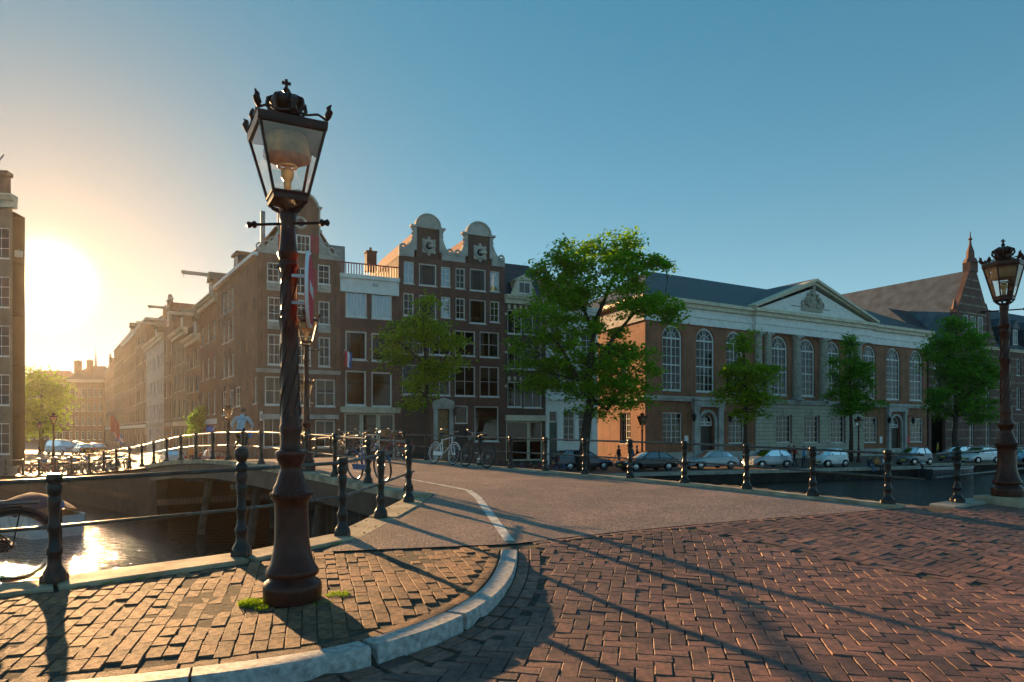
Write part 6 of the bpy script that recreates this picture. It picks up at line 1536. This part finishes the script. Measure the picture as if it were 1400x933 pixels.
def on_rail(side, t, off=.32):
    p = Vector(Lpt(t))+NB*off if side < 0 else Vector(Rpt(t))-NB*off
    return p.x, p.y, (zg(p.x, p.y) if t < 6 else bprof(t))+.004
x, y, z = on_rail(1, 6.9, .22); bicycle('white bicycle leaning on the bridge railing before the portal', x, y, z, hb_+math.pi, 'bike_white', 'sport', R(-8))
x, y, z = on_rail(1, 5.1, .22); bicycle('black upright bicycle leaning on the railing beside the white one', x, y, z, hb_, 'bike_black', 'omafiets', R(8))
x, y, z = on_rail(-1, 2.55, .30); bicycle('blue bicycle with pale saddle leaning inside the bridge railing by the lamp', x, y, z, hb_+math.pi+.12, 'bike_blue', 'sport', R(8))
x, y, z = on_rail(1, 9.9, .25); bicycle('red bicycle behind the railing left of the white bicycle', x, y, z, hb_+.2, 'bike_red', 'omafiets', R(7))
x, y, z = on_rail(1, 11.2, .25); bicycle('dark bicycle with wicker basket next to the red bicycle', x, y, z, hb_+math.pi, 'bike_black', 'omafiets', R(-7), basket='basket')
for k, t in enumerate((12.6, 14.1)):
    x, y, z = on_rail(1, t, .25); bicycle('@ on the far stretch of the bridge railing', x, y, z, hb_+random.uniform(-.2, .2), 'bike_black', 'omafiets', R(7), group='bicycles on the far stretch of railing')
# row of bicycles along the left railing towards the sunset
for k, t in enumerate((25.6, 26.9, 28.3, 29.4)):
    x, y, z = on_rail(-1, t, .45+.2*(k % 2)); bicycle('backlit @ parked inside the dipping railing' if k else 'backlit bicycle standing alone on the sunny ramp by the railing', x, y, z, hb_+(math.pi if k % 2 else 0)+random.uniform(-.2, .2)+(0.5 if k else 0), random.choice(['bike_black', 'bike_green', 'bike_blue']), 'omafiets', R(6), group='bicycles parked along the sunset ramp' if k else None)
x, y, z = on_rail(-1, 31.5, .5); bicycle('backlit bicycle seen sideways on the golden street', x, y, z, hb_+.15, 'bike_black', 'sport', R(4))
for k in range(24):
    t = 33.6+(k % 12)*.68+.3*(k//12); x, y, z = on_rail(-1, t, .75+.2*(k % 3)+1.9*(k//12)); bicycle('@ in the dense bicycle park', x, y, z, hb_-1.2+random.uniform(-.35, .35), random.choice(['bike_black', 'bike_black', 'bike_red', 'bike_blue', 'bike_green']), random.choice(['omafiets', 'sport']), R(random.uniform(-5, 5)), basket=random.choice([False, False, 'basket', 'plastic_blue']), group='bicycles in the dense bicycle park')
# bicycles on the far quay under the houses
for k in range(9):
    x_ = (560, 690, 705, 718, 733, 748, 762, 545, 530)[k]; X, Y = at(x_, 44+random.uniform(-1, 1)), 44; bicycle('@ parked on the quay before the shop fronts', X, Y+random.uniform(-.5, .5), QZ, random.uniform(-.5, .9), random.choice(['bike_black', 'bike_red', 'bike_green', 'bike_blue']), 'omafiets', R(5), group='bicycles on the quay before the shop fronts')
X, Y = px(836, 634, QZ); bicycle('bicycle catching sunlight against the orange end wall', at(836, 60), 60, QZ, .5, 'bike_red', 'omafiets', R(6))
# the bicycle whose rear wheel shows at the left picture edge, outside the railing
bicycle('black bicycle with red rear lamp against the near railing over the sunlit water', -5.02, 6.05, zg(-5.0, 6.0)+.035, R(33)+math.pi, 'bike_black', 'omafiets', R(-9))
# ---------------------------------------------------------------- cars
mat('tailred', (.5, .01, .015), .25, 0, .05); mat('headglass', (.75, .78, .8), .15, 0, .05); mat('rimsilver', (.45, .46, .47), .3, .8, .05); mat('plate', (.75, .55, .05), .5, 0, .05)
glassmat('carglass', (.10, .13, .15), .12)
for nm, c in (('car_black', (.012, .013, .016)), ('car_silver', (.33, .38, .42)), ('car_white', (.70, .72, .74)), ('car_navy', (.02, .03, .055)), ('car_grey', (.13, .15, .17)), ('car_blue', (.14, .30, .45)), ('car_red', (.35, .03, .03))):
    mat(nm, c, .28, .15 if nm != 'car_white' else 0, .05, 2, coat=.6)
CARP = {   # x from the nose (0) to the tail; (x, roofline/bonnet z at centre), belt height, cabin stations
  'sedan': dict(L=4.5, W=1.8, belt=[(0, .55), (.12, .68), (.5, .78), (1.35, .92), (3.6, .98), (4.2, .97), (4.42, .90), (4.5, .6)], cab=[(1.25, .92), (2.05, 1.40), (2.9, 1.43), (3.45, 1.34), (4.0, .98)], wh=(.82, 3.6), r=.32),
  'hatch': dict(L=3.9, W=1.7, belt=[(0, .5), (.1, .66), (.45, .78), (1.05, .94), (3.5, .99), (3.8, .95), (3.9, .6)], cab=[(.95, .93), (1.75, 1.43), (2.6, 1.47), (3.3, 1.38), (3.8, .98)], wh=(.72, 3.2), r=.30),
  'estate': dict(L=4.6, W=1.8, belt=[(0, .55), (.12, .7), (.5, .82), (1.35, .98), (4.3, 1.03), (4.52, .98), (4.6, .6)], cab=[(1.25, .97), (2.0, 1.46), (2.9, 1.52), (3.9, 1.48), (4.5, 1.02)], wh=(.85, 3.65), r=.33),
  'micro': dict(L=2.75, W=1.62, belt=[(0, .5), (.08, .72), (.3, .88), (.7, 1.0), (2.4, 1.04), (2.66, .98), (2.75, .6)], cab=[(.55, .97), (1.15, 1.5), (1.8, 1.55), (2.3, 1.45), (2.68, 1.02)], wh=(.45, 2.3), r=.30),
  'van': dict(L=4.9, W=1.9, belt=[(0, .6), (.1, .85), (.5, 1.0), (1.0, 1.12), (4.7, 1.15), (4.86, 1.1), (4.9, .6)], cab=[(.9, 1.1), (1.6, 1.75), (2.4, 1.9), (4.4, 1.88), (4.85, 1.14)], wh=(.9, 3.9), r=.34)}
def car(label, X, Y, Z, heading, style, paint, group=None):
    c = CARP[style]; L, W_ = c['L'], c['W']; e = empty('parked_car', (X, Y, Z), heading, label, 'car', group); hw = W_/2
    sx_ = sorted({x for x, _ in c['belt']}|{L*k/16 for k in range(17)})
    mb = MB(); sec = []
    for x in sx_:
        zb = interp(x, [p[0] for p in c['belt']], [p[1] for p in c['belt']]); ew = hw*(1-.16*max(0, 1-x/.55)**2-.12*max(0, 1-(L-x)/.5)**2)
        lo = .20 if .3 < x < L-.3 else .26
        half = [(0, lo), (ew*.82, lo), (ew*.97, lo+.10), (ew, .5), (ew*.985, .66 if zb > .7 else zb*.9), (ew*.93, zb-.03), (ew*.78, zb+.01), (0, zb+.035)]
        for q in c['wh']:                                # wheel arches: lift the sill over the wheels
            d = abs(x-q)
            if d < c['r']+.1: 
                h_ = math.sqrt(max((c['r']+.1)**2-d*d, 0))+c['r']; half = [(y, max(z, min(h_, .62))) if 0 < i < 4 else (y, z) for i, (y, z) in enumerate(half)]
        sec.append([(L/2-x, y, z) for y, z in half]+[(L/2-x, -y, z) for y, z in half[-2:0:-1]])
    k = len(sec[0])
    for s_ in sec: mb.v += s_
    for i in range(len(sec)-1):
        for j in range(k): mb.f.append([i*k+j, i*k+(j+1) % k, (i+1)*k+(j+1) % k, (i+1)*k+j]); mb.m.append(0)
    mb.f.append(list(range(k))[::-1]); mb.m.append(0); mb.f.append([(len(sec)-1)*k+j for j in range(k)]); mb.m.append(0)
    body = mb.build('body', M[paint], e, smooth='auto')
    cb = c['cab']; zb = lambda x: interp(x, [p[0] for p in c['belt']], [p[1] for p in c['belt']])
    # cabin: glass all round, painted roof, pillars
    g = MB(); st = []
    xs_ = [cb[0][0]+(cb[-1][0]-cb[0][0])*i/14 for i in range(15)]
    for x in xs_:
        zr = interp(x, [p[0] for p in cb], [p[1] for p in cb]); b0 = zb(x)-.01; f_ = min(max((zr-b0)/.5, 0), 1)
        st.append([(L/2-x, hw*.90, b0), (L/2-x, hw*(.90-.16*f_), max(zr-.05, b0)), (L/2-x, hw*(.78-.16*f_), max(zr, b0)), (L/2-x, 0, max(zr+.015, b0)), (L/2-x, -hw*(.78-.16*f_), max(zr, b0)), (L/2-x, -hw*(.90-.16*f_), max(zr-.05, b0)), (L/2-x, -hw*.90, b0)])
    for s_ in st: g.v += s_
    for i in range(14):
        for j in range(6): g.f.append([i*7+j, i*7+j+1, (i+1)*7+j+1, (i+1)*7+j]); g.m.append(0)
    g.build('window_glass', M['carglass'], e, smooth='auto')
    rf = MB(); a, b = cb[1][0]-.05, cb[-2][0]+.05
    ns = 8; vv = []
    for i in range(ns+1):
        x = a+(b-a)*i/ns; zr = interp(x, [p[0] for p in cb], [p[1] for p in cb]); vv += [(L/2-x, hw*.755, zr-.045), (L/2-x, hw*.62, zr+.012), (L/2-x, 0, zr+.03), (L/2-x, -hw*.62, zr+.012), (L/2-x, -hw*.755, zr-.045)]
    rf.add(vv, [(i*5+j, i*5+j+1, (i+1)*5+j+1, (i+1)*5+j) for i in range(ns) for j in range(4)])
    for s in (-1, 1):
        for (p0, p1) in ((cb[0], cb[1]), (cb[-1], cb[-2])): rf.tube([(L/2-p0[0], s*hw*.90, zb(p0[0])), (L/2-p1[0], s*hw*.76, p1[1]-.03)], .035, 5)
        xm_ = (cb[1][0]+cb[-2][0])/2+.15; rf.tube([(L/2-xm_, s*hw*.905, zb(xm_)-.02), (L/2-xm_+.06, s*hw*.765, interp(xm_, [p[0] for p in cb], [p[1] for p in cb])-.03)], .04, 4)
    rf.build('roof', M[paint], e, smooth='auto')
    for x in c['wh']:
        for s in (-1, 1):
            t = MB(); t.lathe([(c['r']*.62, -.09), (c['r']*.95, -.10), (c['r'], -.07), (c['r'], .07), (c['r']*.95, .10), (c['r']*.62, .09)], 20, axis='y')
            o = t.build('wheel', M['rubber'], e, smooth='auto', loc=(L/2-x, s*(hw-.10), c['r']))
            rm = MB(); rm.lathe([(c['r']*.64, 0), (c['r']*.6, .02 if s > 0 else -.02), (.05, .045 if s > 0 else -.045)] if s > 0 else [(.05, -.045), (c['r']*.6, -.02), (c['r']*.64, 0)], 10, (0, s*.075, 0), axis='y'); rm.build('rim', M['rimsilver'], o)
    for s in (-1, 1):
        h = MB(); h.ball((L/2-.16, s*hw*.66, .66), .12, .18, .075, 8, 5); h.build('headlight', M['headglass'], e, smooth=True)
        h = MB(); h.ball((-L/2+.09, s*hw*.78, .80), .08, .14, .10, 8, 5); h.build('tail_light', M['tailred'], e, smooth=True)
        h = MB(); h.ball((L/2-cb[0][0]-.30, s*(hw+.06), zb(1.4)+.06), .07, .10, .06, 8, 5); h.build('mirror', M[paint], e, smooth=True)
        h = MB()
        for x in (cb[1][0]+.75,): h.box(L/2-x-.09, L/2-x+.09, s*hw*.99-.02, s*hw*.99+.02, .74, .77)
        h.build('door_handle', M[paint], e)
    gr_ = MB(); gr_.box(L/2-.06, L/2+.012, -.45, .45, .36, .50); gr_.build('grille', M['black'], e)
    pl = MB(); pl.box(L/2+.002, L/2+.025, -.26, .26, .40, .51); pl.build('number_plate', M['plate'], e)
    pl = MB(); pl.box(-L/2-.025, -L/2+.02, -.26, .26, .52, .63); pl.build('number_plate', M['plate'], e)
    return e
QU = math.atan2(.36, .93)
def car_px(label, x, y, head, style, paint, Z=QZ, **k):
    X, Y = px(x, y, Z); return car(label, X, Y, Z, head, style, paint, **k)
car_px('dark navy estate car parked behind the big tree trunk', 795, 643.0, QU, 'estate', 'car_navy')
car_px('black saloon with silver wheels parked before the sunlit end wall', 884, 643.6, QU+math.pi, 'sedan', 'car_black')
car_px('silver-blue saloon parked before the left hall portal', 970, 641.2, QU+math.pi, 'sedan', 'car_silver')
car_px('silver hatchback parked under the yellow-green street tree', 1049, 639.6, QU+math.pi, 'hatch', 'car_silver')
car_px('tiny white car parked beside the dark green street tree', 1134, 638.6, QU+math.pi, 'micro', 'car_white')
car_px('small dark two-tone car parked before the right hall portal', 1250, 636, QU+math.pi, 'micro', 'car_grey')
car_px('pale blue hatchback parked before the gothic house', 1338, 633.2, QU+math.pi, 'hatch', 'car_white')
car_px('dark hatchback tucked behind the pale blue one', 1308, 630.5, QU+math.pi, 'hatch', 'car_grey')
car_px('blue car half hidden behind the right-hand crown lamp', 1402, 632.5, QU+math.pi, 'hatch', 'car_blue')
vh = math.atan2(V.y, V.x)
car_px('pale blue van glinting in the sun beyond the bicycles', 85, 621.5, vh+math.pi+.5, 'van', 'car_blue')
car_px('dark car with red lights beside the pale van', 113, 622.5, vh+.25, 'hatch', 'car_black')
car_px('second dark car further along the sunlit street', 131, 621, vh+.25, 'sedan', 'car_grey')
car_px('dark car parked deep in the street beyond the lamps', 104, 616.5, vh+.25, 'hatch', 'car_navy')
car_px('silver car glinting below the houses behind the bridge posts', 236, 638, vh, 'hatch', 'car_silver')
car_px('dark red car below the ivy behind the bridge railing', 292, 640, vh+.1, 'hatch', 'car_red')
# ---------------------------------------------------------------- people
mat('skin', (.45, .26, .18), .5, 0, .08); mat('hoodie', (.36, .50, .60), .9, 0, .12, 8, .4, 30); mat('trousers', (.025, .027, .035), .85, 0, .15, 8); mat('jeans', (.07, .13, .25), .85, 0, .15, 8)
mat('hair', (.17, .09, .045), .6, 0, .2, 30); mat('shirt_blue', (.06, .25, .55), .85, 0, .1); mat('shirt_teal', (.03, .33, .38), .85, 0, .1); mat('shirt_red', (.42, .05, .05), .85, 0, .1); mat('shirt_dark', (.03, .03, .04), .85, 0, .1); mat('shirt_orange', (.5, .2, .05), .85, 0, .1); mat('shirt_white', (.6, .62, .62), .85, 0, .1); mat('shirt_yellow', (.6, .48, .04), .85, 0, .1)
def person(label, X, Y, Z, heading, shirt, trous, J, hairm='hair', fingers=False):
    """J: joint name -> local (x forward, y left, z up). One continuous skinned surface, coloured by body region."""
    chain = [('pelvis', 'waist'), ('waist', 'chest'), ('chest', 'neck'), ('neck', 'chin'), ('chin', 'head'), ('head', 'top')]
    for s in 'lr': chain += [('chest', s+'sh'), (s+'sh', s+'el'), (s+'el', s+'wr'), (s+'wr', s+'ha'), ('pelvis', s+'hip'), (s+'hip', s+'kn'), (s+'kn', s+'an'), (s+'an', s+'to')]
    rad = dict(pelvis=.15, waist=.135, chest=.155, neck=.06, chin=.075, head=.10, top=.06)
    for s in 'lr': rad.update({s+'sh': .075, s+'el': .052, s+'wr': .034, s+'ha': .036, s+'hip': .10, s+'kn': .065, s+'an': .045, s+'to': .035})
    J = dict(J)
    if fingers:
        for s in 'lr':
            h = Vector(J[s+'ha']); d = (h-Vector(J[s+'wr'])).normalized(); sd = d.cross(Vector((0, 0, 1))).normalized()
            for k in range(4):
                a = f'{s}f{k}a'; b = f'{s}f{k}b'; J[a] = tuple(h+d*.045+sd*(.024*(k-1.5))); J[b] = tuple(h+d*(.075-.008*abs(k-1.5))+sd*(.027*(k-1.5))+Vector((0, 0, -.03)))
                rad[a] = .0095; rad[b] = .008; chain += [(s+'ha', a), (a, b)]
            J[s+'tha'] = tuple(h+sd*(.05 if s == 'r' else -.05)+d*.01+Vector((0, 0, -.01))); rad[s+'tha'] = .010; chain.append((s+'ha', s+'tha'))
    names = list(J); me = bpy.data.meshes.new('skel'); me.from_pydata([J[n] for n in names], [(names.index(a), names.index(b)) for a, b in chain], [])
    o = bpy.data.objects.new('skel', me); COL.objects.link(o)
    sk = o.modifiers.new('s', 'SKIN'); sk.use_smooth_shade = True
    for i, n in enumerate(names):
        sv = me.skin_vertices[0].data[i]; sv.radius = (rad[n], rad[n]*(.72 if n in ('chest', 'waist', 'pelvis') else 1)) if n not in ('chest', 'waist', 'pelvis') else (rad[n]*1.0, rad[n]*.8); sv.use_root = (n == 'pelvis')
    sb = o.modifiers.new('b', 'SUBSURF'); sb.levels = 2; sb.render_levels = 2
    dg = bpy.context.evaluated_depsgraph_get(); dg.update(); bm_ = bpy.data.meshes.new_from_object(o.evaluated_get(dg)); bpy.data.objects.remove(o)
    e = empty('person', (X, Y, Z), heading, label, 'person')
    for m_n in (shirt, trous, 'skin', 'black'): bm_.materials.append(M[m_n])
    segs = []
    for a, b in chain:
        if a in ('chest',) and b == 'neck': r_ = 0
        elif a in ('neck', 'chin', 'head') or a[1:] in ('wr', 'ha') or a[1:2] == 'f': r_ = 2
        elif b[1:] in ('hip', 'kn', 'an'): r_ = 1
        elif b[1:] == 'to': r_ = 3
        else: r_ = 0
        segs.append((Vector(J[a]), Vector(J[b]), r_))
    idx = []
    for p in bm_.polygons:
        c = p.center; best = min(segs, key=lambda s: ((s[0]+(s[1]-s[0])*min(max((c-s[0]).dot(s[1]-s[0])/max((s[1]-s[0]).length_squared, 1e-6), 0), 1))-c).length); idx.append(best[2])
    bm_.polygons.foreach_set('material_index', idx); bm_.polygons.foreach_set('use_smooth', [True]*len(idx)); bm_.name = 'body'
    bo = bpy.data.objects.new('body', bm_); link(bo, e)
    hd = Vector(J['head']); up = (Vector(J['top'])-Vector(J['chin'])).normalized()
    hm = MB(); hm.ball((0, 0, 0), .112, .108, .115, 12, 8)
    hm.v = [v for v in hm.v]; q = hd+up*.035+Vector((-.02, 0, 0)); hm.v = [(q.x+v[0]*(1 if v[0] < .06 else .55), q.y+v[1], q.z+max(v[2], -.055 if v[0] < 0.02 else .03)) for v in hm.v]
    hm.build('hair', M[hairm], e, smooth=True)
    f0 = hd+Vector((.085, 0, 0))
    MB().ball(tuple(f0+Vector((.02, 0, -.015))), .018, .014, .024, 6, 4).build('nose', M['skin'], e, smooth=True)
    for s in (-1, 1):
        MB().ball(tuple(hd+Vector((-.005, s*.102, -.01))), .022, .012, .03, 6, 4).build('ear', M['skin'], e, smooth=True)
        MB().ball(tuple(f0+Vector((.006, s*.034, .012))), .010, .012, .008, 6, 4).build('eye', M['black'], e)
    MB().box(f0.x, f0.x+.014, -.026, .026, f0.z-.056, f0.z-.048).build('mouth', M['shirt_red'], e)
    return e
def stand(sw=0.0, lean=0.0):
    J = dict(pelvis=(0, 0, .95), waist=(.01+lean*.3, 0, 1.12), chest=(.0+lean*.7, 0, 1.34), neck=(lean, 0, 1.50), chin=(.02+lean, 0, 1.56), head=(.02+lean, 0, 1.65), top=(.01+lean, 0, 1.74))
    for s, y in (('l', 1), ('r', -1)):
        J[s+'sh'] = (lean*.8, y*.19, 1.42); J[s+'el'] = (-.03+sw*y*.15, y*.24, 1.15); J[s+'wr'] = (.06+sw*y*.25, y*.25, .92); J[s+'ha'] = (.08+sw*y*.28, y*.24, .84)
        J[s+'hip'] = (0, y*.10, .90); J[s+'kn'] = (.04-sw*y*.22, y*.11, .50); J[s+'an'] = (-.02-sw*y*.38, y*.11, .08); J[s+'to'] = (.14-sw*y*.38, y*.12, .035)
    return J
def sit():
    J = dict(pelvis=(0, 0, .12), waist=(-.04, 0, .30), chest=(.0, 0, .52), neck=(.06, 0, .67), chin=(.09, 0, .72), head=(.10, 0, .81), top=(.10, 0, .90))
    for s, y in (('l', 1), ('r', -1)):
        J[s+'sh'] = (.02, y*.19, .59); J[s+'el'] = (.10, y*.25, .34); J[s+'wr'] = (.28, y*.16, .24); J[s+'ha'] = (.35, y*.12, .22)
        J[s+'hip'] = (.04, y*.10, .10); J[s+'kn'] = (.46, y*.11, .10); J[s+'an'] = (.48, y*.11, -.34); J[s+'to'] = (.61, y*.12, -.38)
    return J
def ride():
    J = dict(pelvis=(-.27, 0, 1.06), waist=(-.20, 0, 1.22), chest=(-.06, 0, 1.44), neck=(.05, 0, 1.59), chin=(.10, 0, 1.64), head=(.11, 0, 1.73), top=(.10, 0, 1.82))
    for s, y in (('l', 1), ('r', -1)):
        J[s+'sh'] = (-.01, y*.20, 1.51); J[s+'el'] = (.0, y*.36, 1.27); J[s+'wr'] = (.12, y*.31, 1.115); J[s+'ha'] = (.19, y*.29, 1.10)
        f_ = 1 if s == 'l' else 0
        J[s+'hip'] = (-.22, y*.11, 1.0); J[s+'kn'] = ((.16, y*.13, .82), (.12, y*.13, .66))[f_]; J[s+'an'] = ((-.12, y*.14, .50), (.02, y*.14, .27))[f_]; J[s+'to'] = ((0, y*.15, .45), (.14, y*.15, .22))[f_]
    return J
CXY = (at(331, 24.6), 24.6); CZc = bprof(bt(*CXY))+.004; ch_ = R(96)
person('cyclist in a pale blue hooded top riding away over the bridge', *CXY, CZc, ch_, 'hoodie', 'trousers', ride(), fingers=True)
bicycle('dark city bicycle ridden by the cyclist in the pale blue top', *CXY, CZc, ch_, 'bike_black', 'omafiets', 0.0, basket='plastic_blue')
def pp(label, x, y, head, sh, tr, J=None, Z=QZ, hair='hair'):
    X, Y = px(x, y, Z); return person(label, X, Y, Z, head, sh, tr, J or stand(random.uniform(-.5, .5)), hair)
pp('person in dark jacket standing left of two others by the orange wall', 846, 639, .3, 'shirt_dark', 'trousers'); pp('person in grey-blue jacket standing by the orange wall', 864, 639.5, 2.6, 'jeans', 'trousers'); pp('person in black standing close beside the grey-blue jacket', 871, 639, 2.9, 'shirt_dark', 'trousers')
pp('person in black walking behind the silver hatchback', 1079, 638.5, .2, 'shirt_dark', 'trousers', stand(.9)); pp('person in red top walking beside the one in black', 1086, 638, .2, 'shirt_red', 'trousers', stand(-.8))
pp('person in light blue shirt by a bicycle near the tiny white car', 1099, 640.5, 3.0, 'shirt_blue', 'trousers'); X, Y = px(1104, 640.3, QZ); bicycle('dark bicycle held beside the tiny white car', X, Y, QZ, QU+.4, 'bike_black', 'omafiets', R(4))
pp('person in blue shirt standing before the gothic house', 1342, 629, 2.5, 'shirt_blue', 'jeans'); pp('person in yellow top near the dark gate', 1282, 627, 2.5, 'shirt_yellow', 'trousers')
pp('person with teal top behind the bridge railing by the corner house', 352, 644, 1.0, 'shirt_teal', 'jeans'); pp('person in bright blue top near the corner house door', 367, 642, 2.2, 'shirt_blue', 'trousers'); pp('person in orange top walking below the ivy', 262, 639, 2.0, 'shirt_orange', 'trousers', stand(.8))
for k, (x_, sh, tr, lab) in enumerate(((1190, 'shirt_dark', 'jeans', 'person in dark top and pale jeans sitting on the quay edge'), (1200, 'shirt_orange', 'trousers', 'person in brown top sitting on the quay edge beside pale jeans'), (1211, 'shirt_white', 'trousers', 'person in white top sitting on the quay edge'))):
    kk = (x_-CX)/F; a = Vector(EDGE[7]); b = Vector(EDGE[8]); t_ = (b-a)/(b-a).length; uu = (kk*a.y-a.x)/(t_.x-kk*t_.y); p_ = a+t_*uu+Vector((-t_.y, t_.x))*.12
    person(lab, p_.x, p_.y, QZ+.045-.055+.05, math.atan2(-t_.x, t_.y)-0*math.pi, sh, tr, sit())
# ---------------------------------------------------------------- boats
def hull(L, W_, h, n=16, bow=2.2):
    secs = []
    for i in range(n+1):
        u = i/n; x = -L/2+L*u; w_ = W_/2*min(1, .78+.5*u)*(1-max(0, (u-.55)/.45)**bow); sh = h*(1+.35*max(0, u-.5)**2*2); k_ = -.35*(1-max(0, (u-.75)/.25)**2)
        secs.append([(x, w_*.02, k_), (x, w_*.7, k_*.6), (x, w_*.95, .1), (x, w_, sh), (x, w_*.93, sh), (x, w_*.88, sh-.25), (x, 0, sh-.3)])
    return secs
def boat(label, X, Y, head, L, W_, h, hullm, deckm, cover=None, motor=False):
    e = empty('boat', (X, Y, WZ), head, label, 'boat'); secs = hull(L, W_, h); mb = MB(); dk = MB()
    for s in (1, -1):
        for (mbx, ra) in ((mb, range(0, 4)), (dk, range(4, 6))):
            base = len(mbx.v); k = 7
            for q in secs: mbx.v += [(x, s*y, z) for x, y, z in q]
            for i in range(len(secs)-1):
                for j in ra:
                    f = [base+i*k+j, base+i*k+j+1, base+(i+1)*k+j+1, base+(i+1)*k+j]; mbx.f.append(f if s < 0 else f[::-1]); mbx.m.append(0)
    q = secs[0]; mb.add([(x, y, z) for x, y, z in q[:4]]+[(x, -y, z) for x, y, z in q[3::-1]], [tuple(range(8))])
    mb.build('hull', M[hullm], e, smooth='auto'); dk.build('deck', M[deckm], e, smooth='auto')
    gw = MB()
    for s in (1, -1): gw.tube([(q[3][0], s*q[3][1], q[3][2]+.01) for q in secs], .035, 6)
    gw.build('gunwale', M['whitepaint'], e, smooth=True)
    if cover:
        cv = MB(); nn = 12; vs = []
        for i in range(nn+1):
            u = i/nn; x = -L*.42+L*.72*u; w_ = W_*.47*(1-.35*max(0, u-.6)/.4); top = h+.08+.6*math.sin(math.pi*min(u*1.05+.08, 1))**.8
            vs += [(x, w_, h+.02), (x, w_*.75, h+.02+(top-h)*.55), (x, w_*.3, top*.97), (x, 0, top+.04), (x, -w_*.3, top*.97), (x, -w_*.75, h+.02+(top-h)*.55), (x, -w_, h+.02)]
        cv.add(vs, [(i*7+j, i*7+j+1, (i+1)*7+j+1, (i+1)*7+j) for i in range(nn) for j in range(6)]); cv.build('cover', M[cover], e, smooth=True)
    else:
        for x in (-L*.2, L*.1): MB().box(x-.18, x+.18, -W_*.4, W_*.4, h-.22, h-.16).build('thwart', M['oak'], e)
    if motor:
        om = MB(); om.ball((-L/2-.22, 0, h+.42), .26, .17, .20, 12, 7); m_o = om.build('outboard_cowl', M['plastic_blue'] if motor == 'blue' else M['steel'], e, smooth=True)
        om = MB(); om.box(-L/2-.32, -L/2-.12, -.07, .07, -.4, h+.30); om.tube([(-L/2-.1, 0, h+.3), (-L/2+.5, .1, h+.42)], .03, 6); om.build('outboard_leg', M['black'], e)
    return e
mat('navycloth', (.012, .018, .05), 1.0, 0, .15, 4, .3, 20); mat('hull_dark', (.05, .06, .07), .4, 0, .15); mat('hull_white', (.62, .64, .65), .35, 0, .08); mat('deck_tan', (.33, .24, .15), .6, 0, .15)
X, Y = px(48, 711, WZ+.2); boat('motor boat under a dark blue cover with outboard by the ramp wall', -18.6, 26.6, R(141), 6.4, 2.3, .75, 'hull_white', 'deck_tan', 'navycloth', 'blue')
X, Y = px(1297, 655, WZ+.3); boat('white open sloop moored at the set-back quay', at(1298, 57.6), 57.6, R(20), 5.6, 1.9, .75, 'hull_dark', 'deck_tan', None, 'steel')
# ---------------------------------------------------------------- signs and flags
def pxY(x, y, Y): return (at(x, Y), Y, CZ+(HY-y)/F*Y)
q = pxY(287, 588, 44); s_ = empty('road_sign', (q[0], q[1], QZ), .3, 'square blue road sign on a pole below the ivy', 'sign'); zz = q[2]-QZ
MB().box(-.2, .2, -.02, 0, zz-.25, zz+.22).build('plate', M['signblue'], s_); MB().tube([(0, .03, 0), (0, .03, zz+.25)], .03, 8).build('pole', M['steel'], s_)
def flag(label, x, y, Y, cols, w_=1.3, h=.9):
    X, Y, Z = pxY(x, y, Y); e = empty('flag', (X, Y, Z), -.3, label, 'flag'); n = 10
    for r, m_n in enumerate(cols):
        mb = MB(); vs = []
        for i in range(n+1):
            u = i/n; xx = w_*u; yy = .14*math.sin(u*6); dz = -.55*u*u*h
            vs += [(xx, yy, h*(1-r/len(cols))+dz), (xx, yy, h*(1-(r+1)/len(cols))+dz)]
        mb.add(vs, [(2*i, 2*i+1, 2*i+3, 2*i+2) for i in range(n)]); mb.build('stripe', M[m_n], e)
    MB().tube([(0, 0, h+.1), (-.05, .9, -1.3)], .03, 6).build('pole', M['whitepaint'], e); return e
flag('red flag hanging over the sunlit street', 151, 590, 88, ['signred'], 1.5, 2.0); flag('blue and white flag hanging below the red one', 157, 603, 90, ['signblue', 'signwhite', 'signblue'], 1.4, 1.4)
mat('awning_orange', (.5, .12, .03), .8, 0, .1)
pz = empty('parasol', (at(14, 62), 62, QZ), 0, 'orange parasol above the bicycle park', 'parasol'); MB().lathe([(1.2, 1.7), (.6, 2.1), (.04, 2.4)], 8, capb=False).build('canopy', M['awning_orange'], pz); MB().tube([(0, 0, 0), (0, 0, 2.4)], .03, 6).build('pole', M['steel'], pz)
for x_, Yq, lab in ((878, 54, 'slim black lamp standing before the left hall window'), (1174, 66, 'slim black lamp standing beside the dark green street tree')):
    crown_lamp(lab, at(x_, Yq), Yq, QZ, 4, R(30), detail=False, scale=1.02)
# ---------------------------------------------------------------- air
m = bpy.data.materials.new('haze'); m.use_nodes = True; t = m.node_tree; t.nodes.clear()
o_ = t.nodes.new('ShaderNodeOutputMaterial'); v_ = t.nodes.new('ShaderNodeVolumePrincipled'); v_.inputs['Color'].default_value = (.95, .93, .9, 1); v_.inputs['Density'].default_value = HAZE = 0.00013; v_.inputs['Anisotropy'].default_value = 0.74
t.links.new(v_.outputs[0], o_.inputs['Volume'])
mb = MB(); mb.box(-760, 680, -70, 760, -3.6, 36); hz = tag(mb.build('haze', m), 'thin golden evening haze over the canal', 'haze', kind='stuff')
